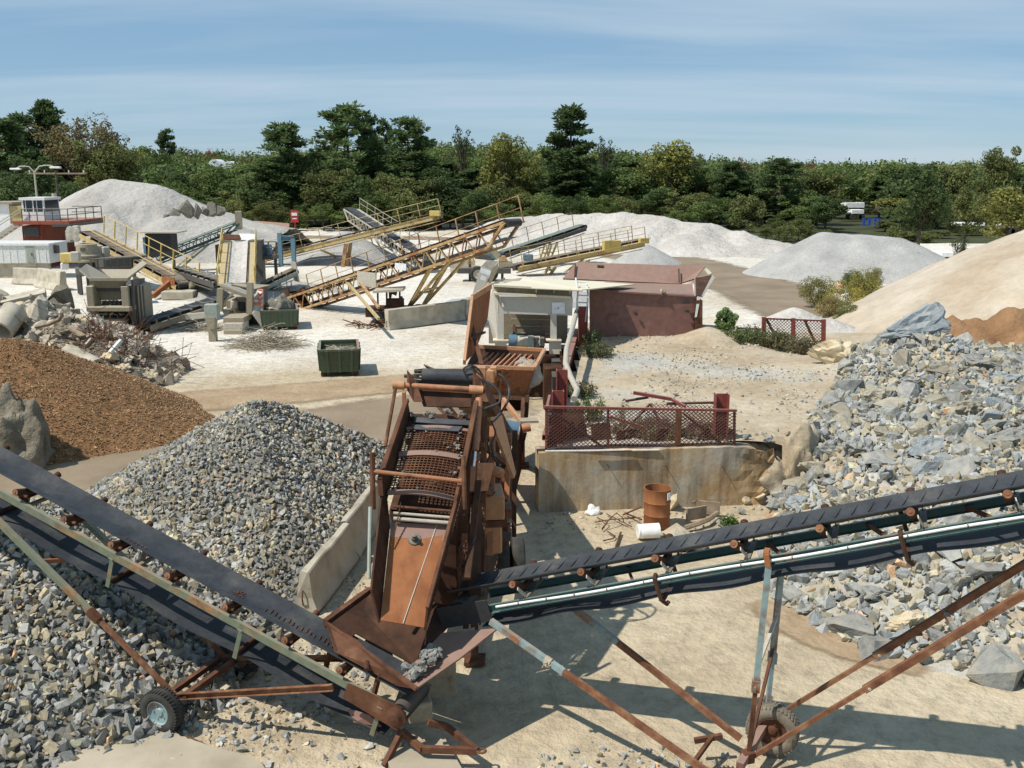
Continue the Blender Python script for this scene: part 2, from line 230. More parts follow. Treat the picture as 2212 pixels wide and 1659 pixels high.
# ------------------------------------------------------------------ objects and shapes
def thing(name, label, cat, loc=(0, 0, 0), group=None):
    o = bpy.data.objects.new(name, None); C.objects.link(o); o.location = loc; o.empty_display_size = 0.3
    o['label'] = label; o['category'] = cat
    if group: o['group'] = group
    return o
def tag(o, label=None, cat=None, group=None, kind=None):
    if label: o['label'] = label
    if cat: o['category'] = cat
    if group: o['group'] = group
    if kind: o['kind'] = kind
    return o
def root_of(o):
    while o.parent: o = o.parent
    return o
def basis(d, up=Z):
    d = Vector(d).normalized(); l = d.cross(up)
    if l.length < 1e-4: l = d.cross(V(1, 0, 0))
    l.normalize(); n = l.cross(d).normalized()
    return d, l, n
class MB:
    def __init__(s): s.v = []; s.f = []
    def add(s, vs, fs):
        o = len(s.v); s.v += [tuple(p) for p in vs]; s.f += [tuple(i + o for i in f) for f in fs]; return s
    def box(s, c, sx, sy, sz, yaw=0.0, rot=None):
        M = rot if rot is not None else Matrix.Rotation(yaw, 3, 'Z'); c = Vector(c)
        vs = [c + M @ V(a * sx / 2, b * sy / 2, e * sz / 2) for e in (-1, 1) for b in (-1, 1) for a in (-1, 1)]
        return s.add(vs, [(0, 2, 3, 1), (4, 5, 7, 6), (0, 1, 5, 4), (2, 6, 7, 3), (1, 3, 7, 5), (0, 4, 6, 2)])
    def beam(s, a, b, w, h, up=Z):
        a = Vector(a); b = Vector(b); d, l, n = basis(b - a, up)
        vs = [p + l * (i * w / 2) + n * (j * h / 2) for p in (a, b) for j in (-1, 1) for i in (-1, 1)]
        return s.add(vs, [(0, 1, 3, 2), (4, 6, 7, 5), (0, 4, 5, 1), (2, 3, 7, 6), (1, 5, 7, 3), (0, 2, 6, 4)])
    def channel(s, a, b, w, h, t=0.02, up=Z):            # C section, open to +l
        a = Vector(a); b = Vector(b); d, l, n = basis(b - a, up)
        s.beam(a - l * (w / 2 - t / 2), b - l * (w / 2 - t / 2), t, h, up)
        for k in (-1, 1): s.beam(a + n * k * (h / 2 - t / 2) + l * t / 2, b + n * k * (h / 2 - t / 2) + l * t / 2, w - t, t, up)
        return s
    def ibeam(s, a, b, w, h, t=0.025, up=Z):
        a = Vector(a); b = Vector(b); d, l, n = basis(b - a, up)
        s.beam(a, b, t, h - 2 * t, up)
        for k in (-1, 1): s.beam(a + n * k * (h / 2 - t / 2), b + n * k * (h / 2 - t / 2), w, t, up)
        return s
    def tube(s, a, b, r, n=10, r2=None):
        a = Vector(a); b = Vector(b); d, l, m = basis(b - a); r2 = r if r2 is None else r2
        vs = [p + (l * math.cos(t) + m * math.sin(t)) * q for p, q in ((a, r), (b, r2)) for t in [2 * math.pi * i / n for i in range(n)]]
        fs = [(i, (i + 1) % n, n + (i + 1) % n, n + i) for i in range(n)] + [tuple(range(n))[::-1], tuple(range(n, 2 * n))]
        return s.add(vs, fs)
    def pipe(s, pts, r, n=7):
        pts = [Vector(p) for p in pts]; vs = []; m0 = None
        for i, p in enumerate(pts):
            d = (pts[min(i + 1, len(pts) - 1)] - pts[max(i - 1, 0)]).normalized()
            if m0 is None: _, l, m = basis(d)
            else:
                l = m0.cross(d); l = l.normalized() if l.length > 1e-4 else basis(d)[1]; l = -l if False else l; m = d.cross(l) * -1
                m = (m0 - d * m0.dot(d)).normalized(); l = d.cross(m).normalized()
            m0 = m
            vs += [p + (l * math.cos(t) + m * math.sin(t)) * r for t in [2 * math.pi * j / n for j in range(n)]]
        fs = [(i * n + j, i * n + (j + 1) % n, (i + 1) * n + (j + 1) % n, (i + 1) * n + j) for i in range(len(pts) - 1) for j in range(n)]
        fs += [tuple(range(n))[::-1], tuple(range((len(pts) - 1) * n, len(pts) * n))]
        return s.add(vs, fs)
    def plate(s, pts, t=0.02):
        pts = [Vector(p) for p in pts]; nn = Vector((0, 0, 0))
        for i in range(len(pts)): nn += (pts[i] - pts[0]).cross(pts[(i + 1) % len(pts)] - pts[0])
        nn.normalize(); k = len(pts)
        vs = [p + nn * t / 2 for p in pts] + [p - nn * t / 2 for p in pts]
        return s.add(vs, [tuple(range(k)), tuple(range(2 * k - 1, k - 1, -1))] + [(i, k + i, k + (i + 1) % k, (i + 1) % k) for i in range(k)])
    def lathe(s, c, axis, prof, n=24):                   # prof: (along axis, radius)
        c = Vector(c); d, l, m = basis(axis); vs = []; k = len(prof)
        for i in range(n):
            t = 2 * math.pi * i / n; e = l * math.cos(t) + m * math.sin(t)
            vs += [c + d * a + e * r for a, r in prof]
        fs = [(i * k + j, i * k + j + 1, ((i + 1) % n) * k + j + 1, ((i + 1) % n) * k + j) for i in range(n) for j in range(k - 1)]
        return s.add(vs, fs)
    def build(s, name, mat, parent=None, smooth=False, bevel=0.0):
        me = bpy.data.meshes.new(name); loc = Vector((0, 0, 0))
        if parent is not None: loc = root_of(parent).location
        me.from_pydata([Vector(p) - loc for p in s.v], [], s.f)
        me.materials.append(MATS[mat] if isinstance(mat, str) else mat)
        bm = bmesh.new(); bm.from_mesh(me); bmesh.ops.recalc_face_normals(bm, faces=bm.faces)
        if bevel: bmesh.ops.bevel(bm, geom=list(bm.edges), offset=bevel, segments=1, affect='EDGES', profile=0.5, clamp_overlap=True)
        bm.to_mesh(me); bm.free()
        if smooth:
            me.shade_smooth(); me.set_sharp_from_angle(angle=R(38))
        o = bpy.data.objects.new(name, me); C.objects.link(o)
        if parent is not None: o.parent = parent
        return o
def copy_tree(o, parent=None):
    c = o.copy(); C.objects.link(c); c.parent = parent
    for ch in list(o.children): copy_tree(ch, c)
    return c
def np_mesh(name, verts, faces, mat, cols=None, smooth=False):
    """verts (n,3), faces (m,k) with equal k"""
    me = bpy.data.meshes.new(name); nv = len(verts); nf, k = faces.shape
    me.vertices.add(nv); me.vertices.foreach_set('co', np.ascontiguousarray(verts, dtype=np.float32).ravel())
    me.loops.add(nf * k); me.loops.foreach_set('vertex_index', np.ascontiguousarray(faces, dtype=np.int32).ravel())
    me.polygons.add(nf); me.polygons.foreach_set('loop_start', np.arange(0, nf * k, k, dtype=np.int32))
    if cols is not None:
        a = me.color_attributes.new('col', 'FLOAT_COLOR', 'POINT')
        c4 = np.ones((nv, 4), np.float32); c4[:, :3] = cols; a.data.foreach_set('color', c4.ravel())
    me.update(calc_edges=True); me.validate()
    if smooth: me.shade_smooth()
    else: me.shade_flat()
    me.materials.append(MATS[mat] if isinstance(mat, str) else mat)
    return me
def link(name, me, parent=None, loc=(0, 0, 0)):
    o = bpy.data.objects.new(name, me); C.objects.link(o); o.parent = parent; o.location = loc
    return o
# value noise on arrays
_perm = nrs.rand(256, 256).astype(np.float32)
def vnoise(x, y):
    xi = np.floor(x).astype(int); yi = np.floor(y).astype(int); fx = x - xi; fy = y - yi
    fx = fx * fx * (3 - 2 * fx); fy = fy * fy * (3 - 2 * fy)
    a = _perm[xi % 256, yi % 256]; b = _perm[(xi + 1) % 256, yi % 256]; c = _perm[xi % 256, (yi + 1) % 256]; d = _perm[(xi + 1) % 256, (yi + 1) % 256]
    return (a * (1 - fx) + b * fx) * (1 - fy) + (c * (1 - fx) + d * fx) * fy
def fbm(x, y, o=4, g=0.5):
    s = 0; a = 1; t = 0
    for i in range(o):
        s = s + a * vnoise(x * 2 ** i + 17.3 * i, y * 2 ** i + 5.1 * i); t += a; a *= g
    return s / t - 0.5
def sstep(a, b, x):
    t = np.clip((x - a) / (b - a), 0, 1); return t * t * (3 - 2 * t)
def grid_mesh(name, xs, ys, hf, mat, smooth=True, clip=None):
    X, Y = np.meshgrid(xs, ys); Zz = hf(X, Y); nx = len(xs)
    v = np.stack([X, Y, Zz], -1).reshape(-1, 3); i = np.arange((len(ys) - 1) * nx).reshape(len(ys) - 1, nx)[:, :-1].ravel()
    f = np.stack([i, i + 1, i + nx + 1, i + nx], -1)
    if clip is not None:
        k = (v[:, 2].reshape(-1) > clip)[f].any(1); f = f[k]
        u, inv = np.unique(f, return_inverse=True); v = v[u]; f = inv.reshape(f.shape)
    return np_mesh(name, v, f, mat, smooth=smooth)
# rock shapes: convex hulls with flat facets
def hull_rock(seed, n=12, sq=(1, 0.75, 0.6), bev=0.0):
    r = random.Random(seed); bm = bmesh.new()
    for i in range(n):
        p = V(r.gauss(0, 1), r.gauss(0, 1), r.gauss(0, 1)).normalized() * r.uniform(0.78, 1.05)
        bm.verts.new((p.x * sq[0], p.y * sq[1], p.z * sq[2]))
    bmesh.ops.convex_hull(bm, input=bm.verts); bmesh.ops.delete(bm, geom=[v for v in bm.verts if not v.link_faces], context='VERTS')
    bmesh.ops.dissolve_limit(bm, angle_limit=R(14), verts=bm.verts, edges=bm.edges)
    if bev: bmesh.ops.bevel(bm, geom=list(bm.edges), offset=bev, segments=1, affect='EDGES', profile=0.5, clamp_overlap=True)
    bmesh.ops.triangulate(bm, faces=bm.faces); bm.verts.index_update()
    v = np.array([p.co[:] for p in bm.verts]); f = np.array([[q.index for q in t.verts] for t in bm.faces]); bm.free()
    return v, f
ROCKS = [hull_rock(100 + i, 8 + i % 4, (1, 0.62 + 0.3 * ((i * 7) % 5) / 5, 0.42 + 0.35 * ((i * 3) % 5) / 5)) for i in range(14)]
def rand_rot(n, tilt=3.1416):
    a = nrs.rand(n) * 6.2832; b = (nrs.rand(n) - 0.5) * 2 * tilt; c = (nrs.rand(n) - 0.5) * 2 * tilt
    ca, sa, cb, sb, cc, sc_ = np.cos(a), np.sin(a), np.cos(b), np.sin(b), np.cos(c), np.sin(c); z = np.zeros(n); o = np.ones(n)
    Rz = np.stack([ca, -sa, z, sa, ca, z, z, z, o], -1).reshape(n, 3, 3); Ry = np.stack([cb, z, sb, z, o, z, -sb, z, cb], -1).reshape(n, 3, 3); Rx = np.stack([o, z, z, z, cc, -sc_, z, sc_, cc], -1).reshape(n, 3, 3)
    return Rz @ Ry @ Rx
def scatter_mesh(name, pos, size, cols, mat, shapes=ROCKS, tilt=3.1416):
    pos = np.asarray(pos); n = len(pos); rot = rand_rot(n, tilt); kind = nrs.randint(0, len(shapes), n); vs = []; fs = []; cs = []; off = 0
    for k, (v, f) in enumerate(shapes):
        ix = np.nonzero(kind == k)[0]
        if not len(ix): continue
        w = np.einsum('nij,vj->nvi', rot[ix], v) * size[ix][:, None, None] + pos[ix][:, None, :]
        vs.append(w.reshape(-1, 3)); fs.append((f[None] + (np.arange(len(ix)) * len(v))[:, None, None] + off).reshape(-1, 3)); off += len(ix) * len(v)
        cs.append(np.repeat(cols[ix], len(v), 0))
    return np_mesh(name, np.concatenate(vs), np.concatenate(fs), mat, np.concatenate(cs))
# ------------------------------------------------------------------ the ground and the hills
_hx = np.array([-6000, -300, 280, 560, 640, 900, 1180, 1480, 1600, 2212, 2600, 9000.]); _hy = np.array([322, 322, 322, 336, 336, 318, 322, 340, 356, 358, 358, 358.])
def hill(X, Y):
    u = np.clip(X / np.maximum(Y, 60) * FPX * 0.985 + 1106, -6000, 9000); v = (np.interp(u, _hx, _hy) - 829.5) / FPX
    top = CAM_H - 430 * (SP + v * CP) - 11.5
    return sstep(190, 430, Y) * top * (1 - 0.75 * sstep(520, 1500, Y))
def ground_h(X, Y):
    yard = (fbm(X * 0.12, Y * 0.12, 4) * 0.10 + fbm(X * 0.7, Y * 0.7, 3) * 0.03) * (1 - sstep(150, 200, Y))
    return yard - 0.03 + hill(X, Y)
xs = np.concatenate([np.linspace(-2600, -130, 26), np.linspace(-125, -26, 90), np.linspace(-25, 25, 130), np.linspace(26, 125, 90), np.linspace(130, 2600, 26)])
ys = np.concatenate([np.linspace(-80, 4, 12), np.linspace(5, 40, 110), np.linspace(40.6, 170, 130), np.linspace(178, 700, 60), np.linspace(760, 3400, 14)])
gm = grid_mesh('ground', xs, ys, ground_h, 'yard_sand')
gm.materials.append(MATS['forest_floor'])
co = np.empty(len(gm.polygons) * 3, np.float32); gm.polygons.foreach_get('center', co); co = co.reshape(-1, 3)
ff = (co[:, 1] > 152 - 36 * sstep(14, 30, co[:, 0]) + fbm(co[:, 0] * 0.05, co[:, 1] * 0.05) * 25) | ((np.abs(co[:, 0]) > 0.62 * co[:, 1] + 60))
gm.polygons.foreach_set('material_index', ff.astype(np.int32))
tag(link('ground', gm), kind='structure')
def gh(x, y): return float(ground_h(np.array([x]), np.array([y]))[0])

# the raised earth ramp behind the retaining wall, with the slope the rubble lies on
BP = np.array([(6.5, 23.1), (6.0, 21.8), (5.3, 19.6), (5.2, 17.4), (6.0, 15.9), (6.86, 15.0), (8.1, 14.3), (11, 13.4), (17, 12.6), (30, 12)])
def ramp_h(X, Y):
    X = np.asarray(X, float); Y = np.asarray(Y, float); dist = np.full(X.shape, 1e9)
    for a, b in zip(BP[:-1], BP[1:]):
        d = b - a; t = np.clip(((X - a[0]) * d[0] + (Y - a[1]) * d[1]) / (d @ d), 0, 1)
        dist = np.minimum(dist, np.hypot(X - a[0] - t * d[0], Y - a[1] - t * d[1]))
    xb = np.interp(Y, BP[::-1, 1], BP[::-1, 0]); inside = (X > xb) | (Y > 23.1)
    sl = np.where(inside, dist, -dist) * (0.36 + 0.45 * sstep(20.5, 23.5, Y) * (X < 8.5))
    top = 1.48 + 0.36 * sstep(24, 36, Y) - 0.34 * sstep(8.5, 10.5, X) * sstep(32.5, 36.5, Y) + fbm(X * 0.5, Y * 0.5, 4) * 0.16
    top = top + 0.40 * sstep(9.5, 14, X) * sstep(18, 27, Y) * (1 - sstep(32, 37, Y)) + 0.95 * np.exp(-((X - 12.9) ** 2 + (Y - 30.6) ** 2) / 3.4)
    top = top * (1 - sstep(39.5, 47, Y) * sstep(6.0, 9.0, X) - sstep(44, 50, Y) * (1 - sstep(6.0, 9.0, X))) * (1 - sstep(24, 32, X))
    low = np.minimum(top, sl); k = sstep(6.3, 8.6, X); wallside = np.where(Y > 22.7 + 0.115 * (X - 0.7), top * (1 - k) + np.maximum(low, top * 0.25 * (1 - k)) * k, low)
    return wallside + fbm(X * 1.7, Y * 1.7, 3) * 0.05
def left_edge(Y): return 0.86 + (Y - 22.7) * 0.122
xs = np.arange(0.5, 34, 0.2); ys = np.arange(11.5, 52, 0.2)
X, Y = np.meshgrid(xs, ys); Hh = ramp_h(X, Y); nx = len(xs)
keep = ((X > left_edge(Y)) & (Y > 22.75 + 0.115 * (X - 0.7))) | ((X > 6.6) & (Y <= 23.6)) | ((X > 4.6) & (Y < 22.4)) | (X > 6.5)
v = np.stack([X, Y, Hh], -1).reshape(-1, 3); i = np.arange((len(ys) - 1) * nx).reshape(len(ys) - 1, nx)[:, :-1].ravel()
f = np.stack([i, i + 1, i + nx + 1, i + nx], -1); k = keep.ravel()[f].all(1) & (v[:, 2][f] > -0.12).any(1); f = f[k]
u, inv = np.unique(f, return_inverse=True)
tag(link('earth_ramp', np_mesh('earth_ramp', v[u], inv.reshape(f.shape), 'ramp_dirt', smooth=True)), kind='structure')
def surf_z(x, y): return max(gh(x, y), float(ramp_h(np.array([x]), np.array([y]))[0]) if x > 4.6 or (y > 22.8 and x > left_edge(y)) else -1)

# damp dirt tracks: sheets a few millimetres above the yard with ragged edges
def track_mat(name, base, top=1.0):
    src = MATS[base]; m = src.copy(); m.name = name; nt = m.node_tree; b = nt.nodes['Principled BSDF']
    a = nt.nodes.new('ShaderNodeAttribute'); a.attribute_name = 'col'; t = nt.nodes.new('ShaderNodeTexCoord'); n = nt.nodes.new('ShaderNodeTexNoise'); n.inputs['Scale'].default_value = 0.9; n.inputs['Detail'].default_value = 8; n.inputs['Roughness'].default_value = 0.7
    nt.links.new(t.outputs['Object'], n.inputs[0]); ad = nt.nodes.new('ShaderNodeMath'); ad.operation = 'ADD'; nt.links.new(a.outputs['Fac'], ad.inputs[0]); nt.links.new(n.outputs[0], ad.inputs[1])
    mr = nt.nodes.new('ShaderNodeMapRange'); mr.interpolation_type = 'SMOOTHSTEP'; mr.inputs[1].default_value = 0.62; mr.inputs[2].default_value = 1.12; mr.inputs[4].default_value = top; nt.links.new(ad.outputs[0], mr.inputs[0]); nt.links.new(mr.outputs[0], b.inputs['Alpha'])
    MATS[name] = m
surf('brown_soil', [(0.3, (0.30, 0.21, 0.125)), (0.6, (0.39, 0.285, 0.18)), (0.8, (0.46, 0.355, 0.235))], scale=0.8, detail=9, bump=0.8, bscale=5, bdist=0.08, speck=0.25, sscale=4)
track_mat('wet_track', 'wet_dirt'); track_mat('red_track', 'brown_soil')
def track(name, pts, mat='wet_track', lift=0.012, hf=None, fade_ends=True):
    P = np.array([p[:2] for p in pts], float); w = np.array([p[2] for p in pts]); t = np.linspace(0, len(P) - 1, (len(P) - 1) * 12 + 1)
    def cr(A):
        i = np.clip(np.floor(t).astype(int), 0, len(A) - 2); f = t - i; a = A[np.maximum(i - 1, 0)]; b = A[i]; c = A[i + 1]; d = A[np.minimum(i + 2, len(A) - 1)]
        f = f[:, None] if A.ndim > 1 else f
        return 0.5 * (2 * b + (c - a) * f + (2 * a - 5 * b + 4 * c - d) * f ** 2 + (3 * b - 3 * c + d - a) * f ** 3)
    Q = cr(P); ww = cr(w); T = np.gradient(Q, axis=0); T /= np.linalg.norm(T, axis=1)[:, None]; N = np.stack([-T[:, 1], T[:, 0]], -1)
    offs = np.array([-1, -0.8, -0.6, -0.3, 0, 0.3, 0.6, 0.8, 1.0]); al = np.array([0, 0.3, 0.62, 0.9, 1, 0.9, 0.62, 0.3, 0])
    V3 = Q[:, None, :] + N[:, None, :] * (offs[None, :, None] * ww[:, None, None]); n = len(Q); k = len(offs)
    zz = ground_h(V3[..., 0], V3[..., 1]) + lift if hf is None else hf(V3[..., 0], V3[..., 1]) + lift
    v = np.concatenate([V3, zz[..., None]], -1).reshape(-1, 3); e = np.minimum(1, np.minimum(np.arange(n), n - 1 - np.arange(n)) / 8.0) if fade_ends else np.ones(n)
    c = (al[None, :] * e[:, None]).reshape(-1, 1).repeat(3, 1)
    i = (np.arange(n - 1)[:, None] * k + np.arange(k - 1)[None, :]).ravel(); f = np.stack([i, i + 1, i + k + 1, i + k], -1)
    tag(link(name, np_mesh(name, v, f, mat, c, smooth=True)), kind='structure')
track('damp_dirt_road', [(-22, 20, 3.0), (-14.5, 23.3, 3.0), (-9.5, 26.8, 3.0), (-5.5, 30.8, 3.4), (-2.4, 33.2, 3.2), (1.0, 34.5, 2.5)], lift=0.03)
track('dirt_track', [(-34, 124, 3), (-20, 125, 3.6), (-4, 120, 4.0), (7, 110, 5), (13, 96, 5.5), (16.5, 80, 5.2), (17.5, 66, 4.6), (17.0, 55, 3.6), (16, 47, 2.6)], lift=0.03)
track('brown_tyre_track', [(-14, 33.5, 1.6), (-10, 34.8, 2.2), (-6, 36.6, 2.0), (-2.5, 38.5, 1.8), (0.5, 41, 1.5)], mat='red_track', lift=0.025)
track('damp_soil_patch', [(4.5, 17.6, 0.4), (5.3, 16.4, 0.7), (6.1, 15.5, 0.7), (7.0, 14.7, 0.4)], mat='red_track', lift=0.03)

# ------------------------------------------------------------------ heaps of sand and stone
def cones_h(cones, X, Y, nz, nf, rough=1.0):
    H = np.full(X.shape, -9.0)
    for c in cones:
        x, y, h, r = c[:4]; ex = c[4] if len(c) > 4 else 1.0; yaw = c[5] if len(c) > 5 else 0
        if len(c) > 6: t_ = np.clip(((X - x) * (c[6] - x) + (Y - y) * (c[7] - y)) / ((c[6] - x) ** 2 + (c[7] - y) ** 2), 0, 1); h = h + (c[8] - h) * t_; x = x + t_ * (c[6] - x); y = y + t_ * (c[7] - y)
        dx = X - x; dy = Y - y; ca, sa = math.cos(yaw), math.sin(yaw); u = (dx * ca + dy * sa) / ex; w = -dx * sa + dy * ca
        a = np.arctan2(w, u); d = np.hypot(u, w); d = d * (1 + nz * fbm(np.cos(a) * 2.3 + x * 0.1 + 9, np.sin(a) * 2.3 + y * 0.1 + 4, 3))
        d = np.sqrt(d * d + (0.10 * r) ** 2) - 0.06 * r
        gl = fbm(np.cos(a) * 7 + (X + Y) * 0.05 + 3, np.sin(a) * 7 + d * 0.12, 3) * 0.34 * rough * np.clip(d / r, 0, 1) * np.clip(1.15 - d / r, 0, 1) * h
        H = np.maximum(H, h * (1 - d / r) + gl)
    return H + (fbm(X * nf, Y * nf, 4) * 0.9 * rough) * np.clip((H + 0.4) / 1.2, 0.1, 1)
HEAPS = {}
def heap(name, label, cat, mat, cones, res=0.5, nz=0.25, nf=0.4, rough=0.35, group=None, base=0.0):
    x0 = min(c[0] - c[3] * max(1, c[4] if len(c) > 4 else 1) * 1.25 for c in cones); x1 = max(c[0] + c[3] * max(1, c[4] if len(c) > 4 else 1) * 1.25 for c in cones)
    y0 = min(c[1] - c[3] * 1.3 for c in cones); y1 = max(c[1] + c[3] * 1.3 for c in cones)
    hf = lambda X, Y: cones_h(cones, X, Y, nz, nf, rough) + base
    me = grid_mesh(name, np.arange(x0, x1, res), np.arange(y0, y1, res), hf, mat, clip=-0.06 + 0 * base)
    o = link(name, me); tag(o, label, cat, group); HEAPS[name] = hf
    return o
gp = heap('sand_heap', 'largest pale grey sand heap, rising behind the red control tower', 'sand heap', 'grey_sand',
     [(-41.6, 104, 7.6, 13.2, 1, 0, -37.6, 104, 7.1), (-37.6, 104, 7.1, 12.2, 1, 0, -27.5, 102, 3.3), (-44.5, 103, 6.0, 11), (-39.5, 97, 4.6, 8.5, 1, 0, -40.5, 104, 7.0), (-33, 96.5, 4.0, 7.6, 1, 0, -27.5, 97.5, 3.0)], res=0.4, nz=0.06, nf=0.30, rough=0.85)
heap('sand_heap', 'long pale sand bank with scalloped crest along the wood edge', 'sand heap', 'pale_sand',
     [(-1.0, 112, 2.9, 7, 1, 0, 8, 111.5, 3.6), (8, 111.5, 3.6, 7.5, 1, 0, 15, 109.5, 3.7), (15, 109.5, 3.7, 7.5, 1, 0, 21, 105, 2.6), (21, 105, 2.7, 6.5, 1, 0, 27.5, 99.5, 1.0), (13.5, 103, 2.2, 5.5, 1, 0, 16, 106, 3.2), (18.5, 101, 2.3, 6, 1, 0, 20, 104, 2.6)], res=0.35, nz=0.05, nf=0.42, rough=1.0)
heap('gravel_heap', 'wide flat-topped grey gravel heap left of the tan sand slope', 'gravel heap', 'blue_gravel',
     [(25.0, 79.3, 3.5, 5.9, 1, 0, 30.8, 77.8, 2.9), (27.4, 78.4, 3.35, 5.8, 1, 0, 30.4, 78, 3.1)], res=0.3, nz=0.03, nf=0.4, rough=0.28)
heap('gravel_heap', 'small pale gravel cone beneath the upper tan conveyor', 'gravel heap', 'blue_gravel', [(-15.4, 92, 2.7, 5.0), (-17.5, 92.5, 1.9, 4)], res=0.3, nz=0.1, rough=0.2)
heap('gravel_heap', 'small steep gravel cone behind the brown steel hopper', 'gravel heap', 'blue_gravel', [(12.1, 89, 1.75, 3.0)], res=0.2, nz=0.08, rough=0.15)
heap('gravel_heap', 'low grey gravel windrow behind the cream feeder', 'gravel heap', 'blue_gravel', [(2.8, 62, 0.8, 3.0, 2.2), (6.0, 62, 0.7, 2.6, 2.0)], res=0.25, nz=0.15, rough=0.3)
heap('sand_heap', 'huge tan sand slope at the right edge', 'sand heap', 'tan_sand',
     [(34.6, 49, 8.8, 17.5), (29.5, 46.5, 5.4, 10.5), (26.5, 42, 3.2, 6.4), (31, 44, 5.0, 9)], res=0.3, nz=0.10, nf=0.3, rough=0.8)
heap('dirt_berm', 'reddish brown dirt berm at the foot of the tan sand slope', 'dirt berm', 'red_dirt', [(15.6, 34.6, 3.15, 3.0, 1, 0, 19, 34.6, 3.35), (19, 34.6, 3.35, 3.3, 1, 0, 23, 34.8, 3.8)], res=0.14, nz=0.3, nf=1.3, rough=0.9)
heap('sand_heap', 'small pale sand heap beside the weeds at the bend of the track', 'sand heap', 'pale_sand', [(14.6, 50.5, 1.15, 2.6), (15.8, 48.8, 0.9, 2.2)], res=0.15, nz=0.2, rough=0.3)
heap('spill_heap', 'low heap of pale spilled fines beside the steep yellow conveyor', 'sand heap', 'grey_sand', [(-19.5, 66, 1.0, 3.2, 1.6), (-16.5, 68, 0.8, 2.6, 1.8)], res=0.2, nz=0.25, rough=0.4)
# clods along the cut in the big heap, overhang shade put in as dark colour
cl = thing('cut_bank', 'cut face in the largest grey sand heap, its shade painted dark', 'sand bank', (-32, 98.5, 3.5))
for i, (x, y, w, h) in enumerate([(362, 468, 14, 14), (382, 461, 22, 18), (405, 452, 26, 30), (423, 452, 18, 26), (444, 452, 15, 18), (458, 450, 20, 22), (474, 452, 20, 18)]):
    p = W(x, y + 3, 97.6); k = 98 / FPX * 1.35; v, f = hull_rock(900 + i, 14, (1, 0.5, 1))
    q = Matrix.Rotation(i, 3, 'Y')
    m = MB(); m.add([p + V(a[0] * w * k * 0.62, a[1] * 0.9, a[2] * h * k * 0.62) for a in v], [tuple(t) for t in f]); m.build('clod', 'stone_bed', cl)

# the two stone piles in the foreground
BAR_A = V(-3.88, 16.95, 0); BAR_B = V(-3.28, 22.0, 0)
def stone_pile_h(X, Y):
    H = cones_h([(-5.45, 22.6, 3.0, 5.05), (-6.1, 22.4, 2.2, 3.9), (-4.8, 22.6, 2.7, 4.8)], X, Y, 0.14, 0.5, 0.25)
    bx = BAR_A.x + (Y - BAR_A.y) * (BAR_B.x - BAR_A.x) / (BAR_B.y - BAR_A.y)
    return np.minimum(H, (bx - 0.28 - X) * 0.9 + 0.45 - 0.45 * sstep(21.6, 23.0, Y))
def near_pile_h(X, Y):
    return cones_h([(-9.5, 16.9, 2.25, 5.0), (-8.6, 16.2, 1.9, 4.4), (-10.5, 15.4, 1.9, 4.6)], X, Y, 0.16, 0.5, 0.25)
def stone_cols(n, warm=0.35):
    t = nrs.rand(n); g = np.stack([0.215 + 0.19 * nrs.rand(n)] * 3, -1) * np.array([1.02, 1.0, 0.91])
    w = nrs.rand(n) < warm; g[w] = g[w] * np.array([1.28, 1.10, 0.82]); b = nrs.rand(n) < 0.03; g[b] = np.minimum(g[b] * np.array([1.42, 1.36, 1.25]), 0.5); r = nrs.rand(n) < 0.012; g[r] = g[r] * np.array([1.4, 1.0, 0.82])
    return g
def stone_heap(name, label, hf, x0, x1, y0, y1, n, smin, smax, mask=None, warm=0.35):
    xs_ = np.arange(x0, x1, 0.2); ys_ = np.arange(y0, y1, 0.2)
    root = thing(name, label, 'stone pile', ((x0 + x1) / 2, (y0 + y1) / 2, 0)); L = np.array(root.location)
    bed = grid_mesh('bed', xs_, ys_, lambda X, Y: hf(X, Y) - 0.04, 'stone_bed', clip=-0.05); o = link('bed', bed, root, (-L[0], -L[1], 0))
    P = np.empty((0, 2))
    while len(P) < n:
        q = np.stack([x0 + nrs.rand(n * 2) * (x1 - x0), y0 + nrs.rand(n * 2) * (y1 - y0)], -1); h = hf(q[:, 0], q[:, 1]); P = np.concatenate([P, q[h > -0.03]])
    P = P[:n]; h = np.maximum(hf(P[:, 0], P[:, 1]), 0); s = smin + (smax - smin) * nrs.rand(n) ** 2.6
    s = s * (1.25 - 0.42 * np.clip(h / h.max(), 0, 1)) * (1 + 0.5 * fbm(P[:, 0] * 0.6 + 7, P[:, 1] * 0.6)); pos = np.stack([P[:, 0], P[:, 1], h + s * 0.15], -1) - L
    me = scatter_mesh('stones', pos, s, stone_cols(n, warm) * (1 + 0.9 * fbm(P[:, 0] * 0.5, P[:, 1] * 0.5 + 3))[:, None], 'stones'); o = link('stones', me, root); o['kind'] = 'stuff'
    return root
stone_heap('stone_pile', 'conical pile of broken grey stone left of the orange screening plant', stone_pile_h, -11.6, -0.8, 16.2, 28.4, 17000, 0.05, 0.125)
stone_heap('stone_pile', 'near pile of coarser grey stone under the left conveyor', near_pile_h, -15.5, -3.8, 11, 22.3, 17000, 0.05, 0.165, warm=0.4)

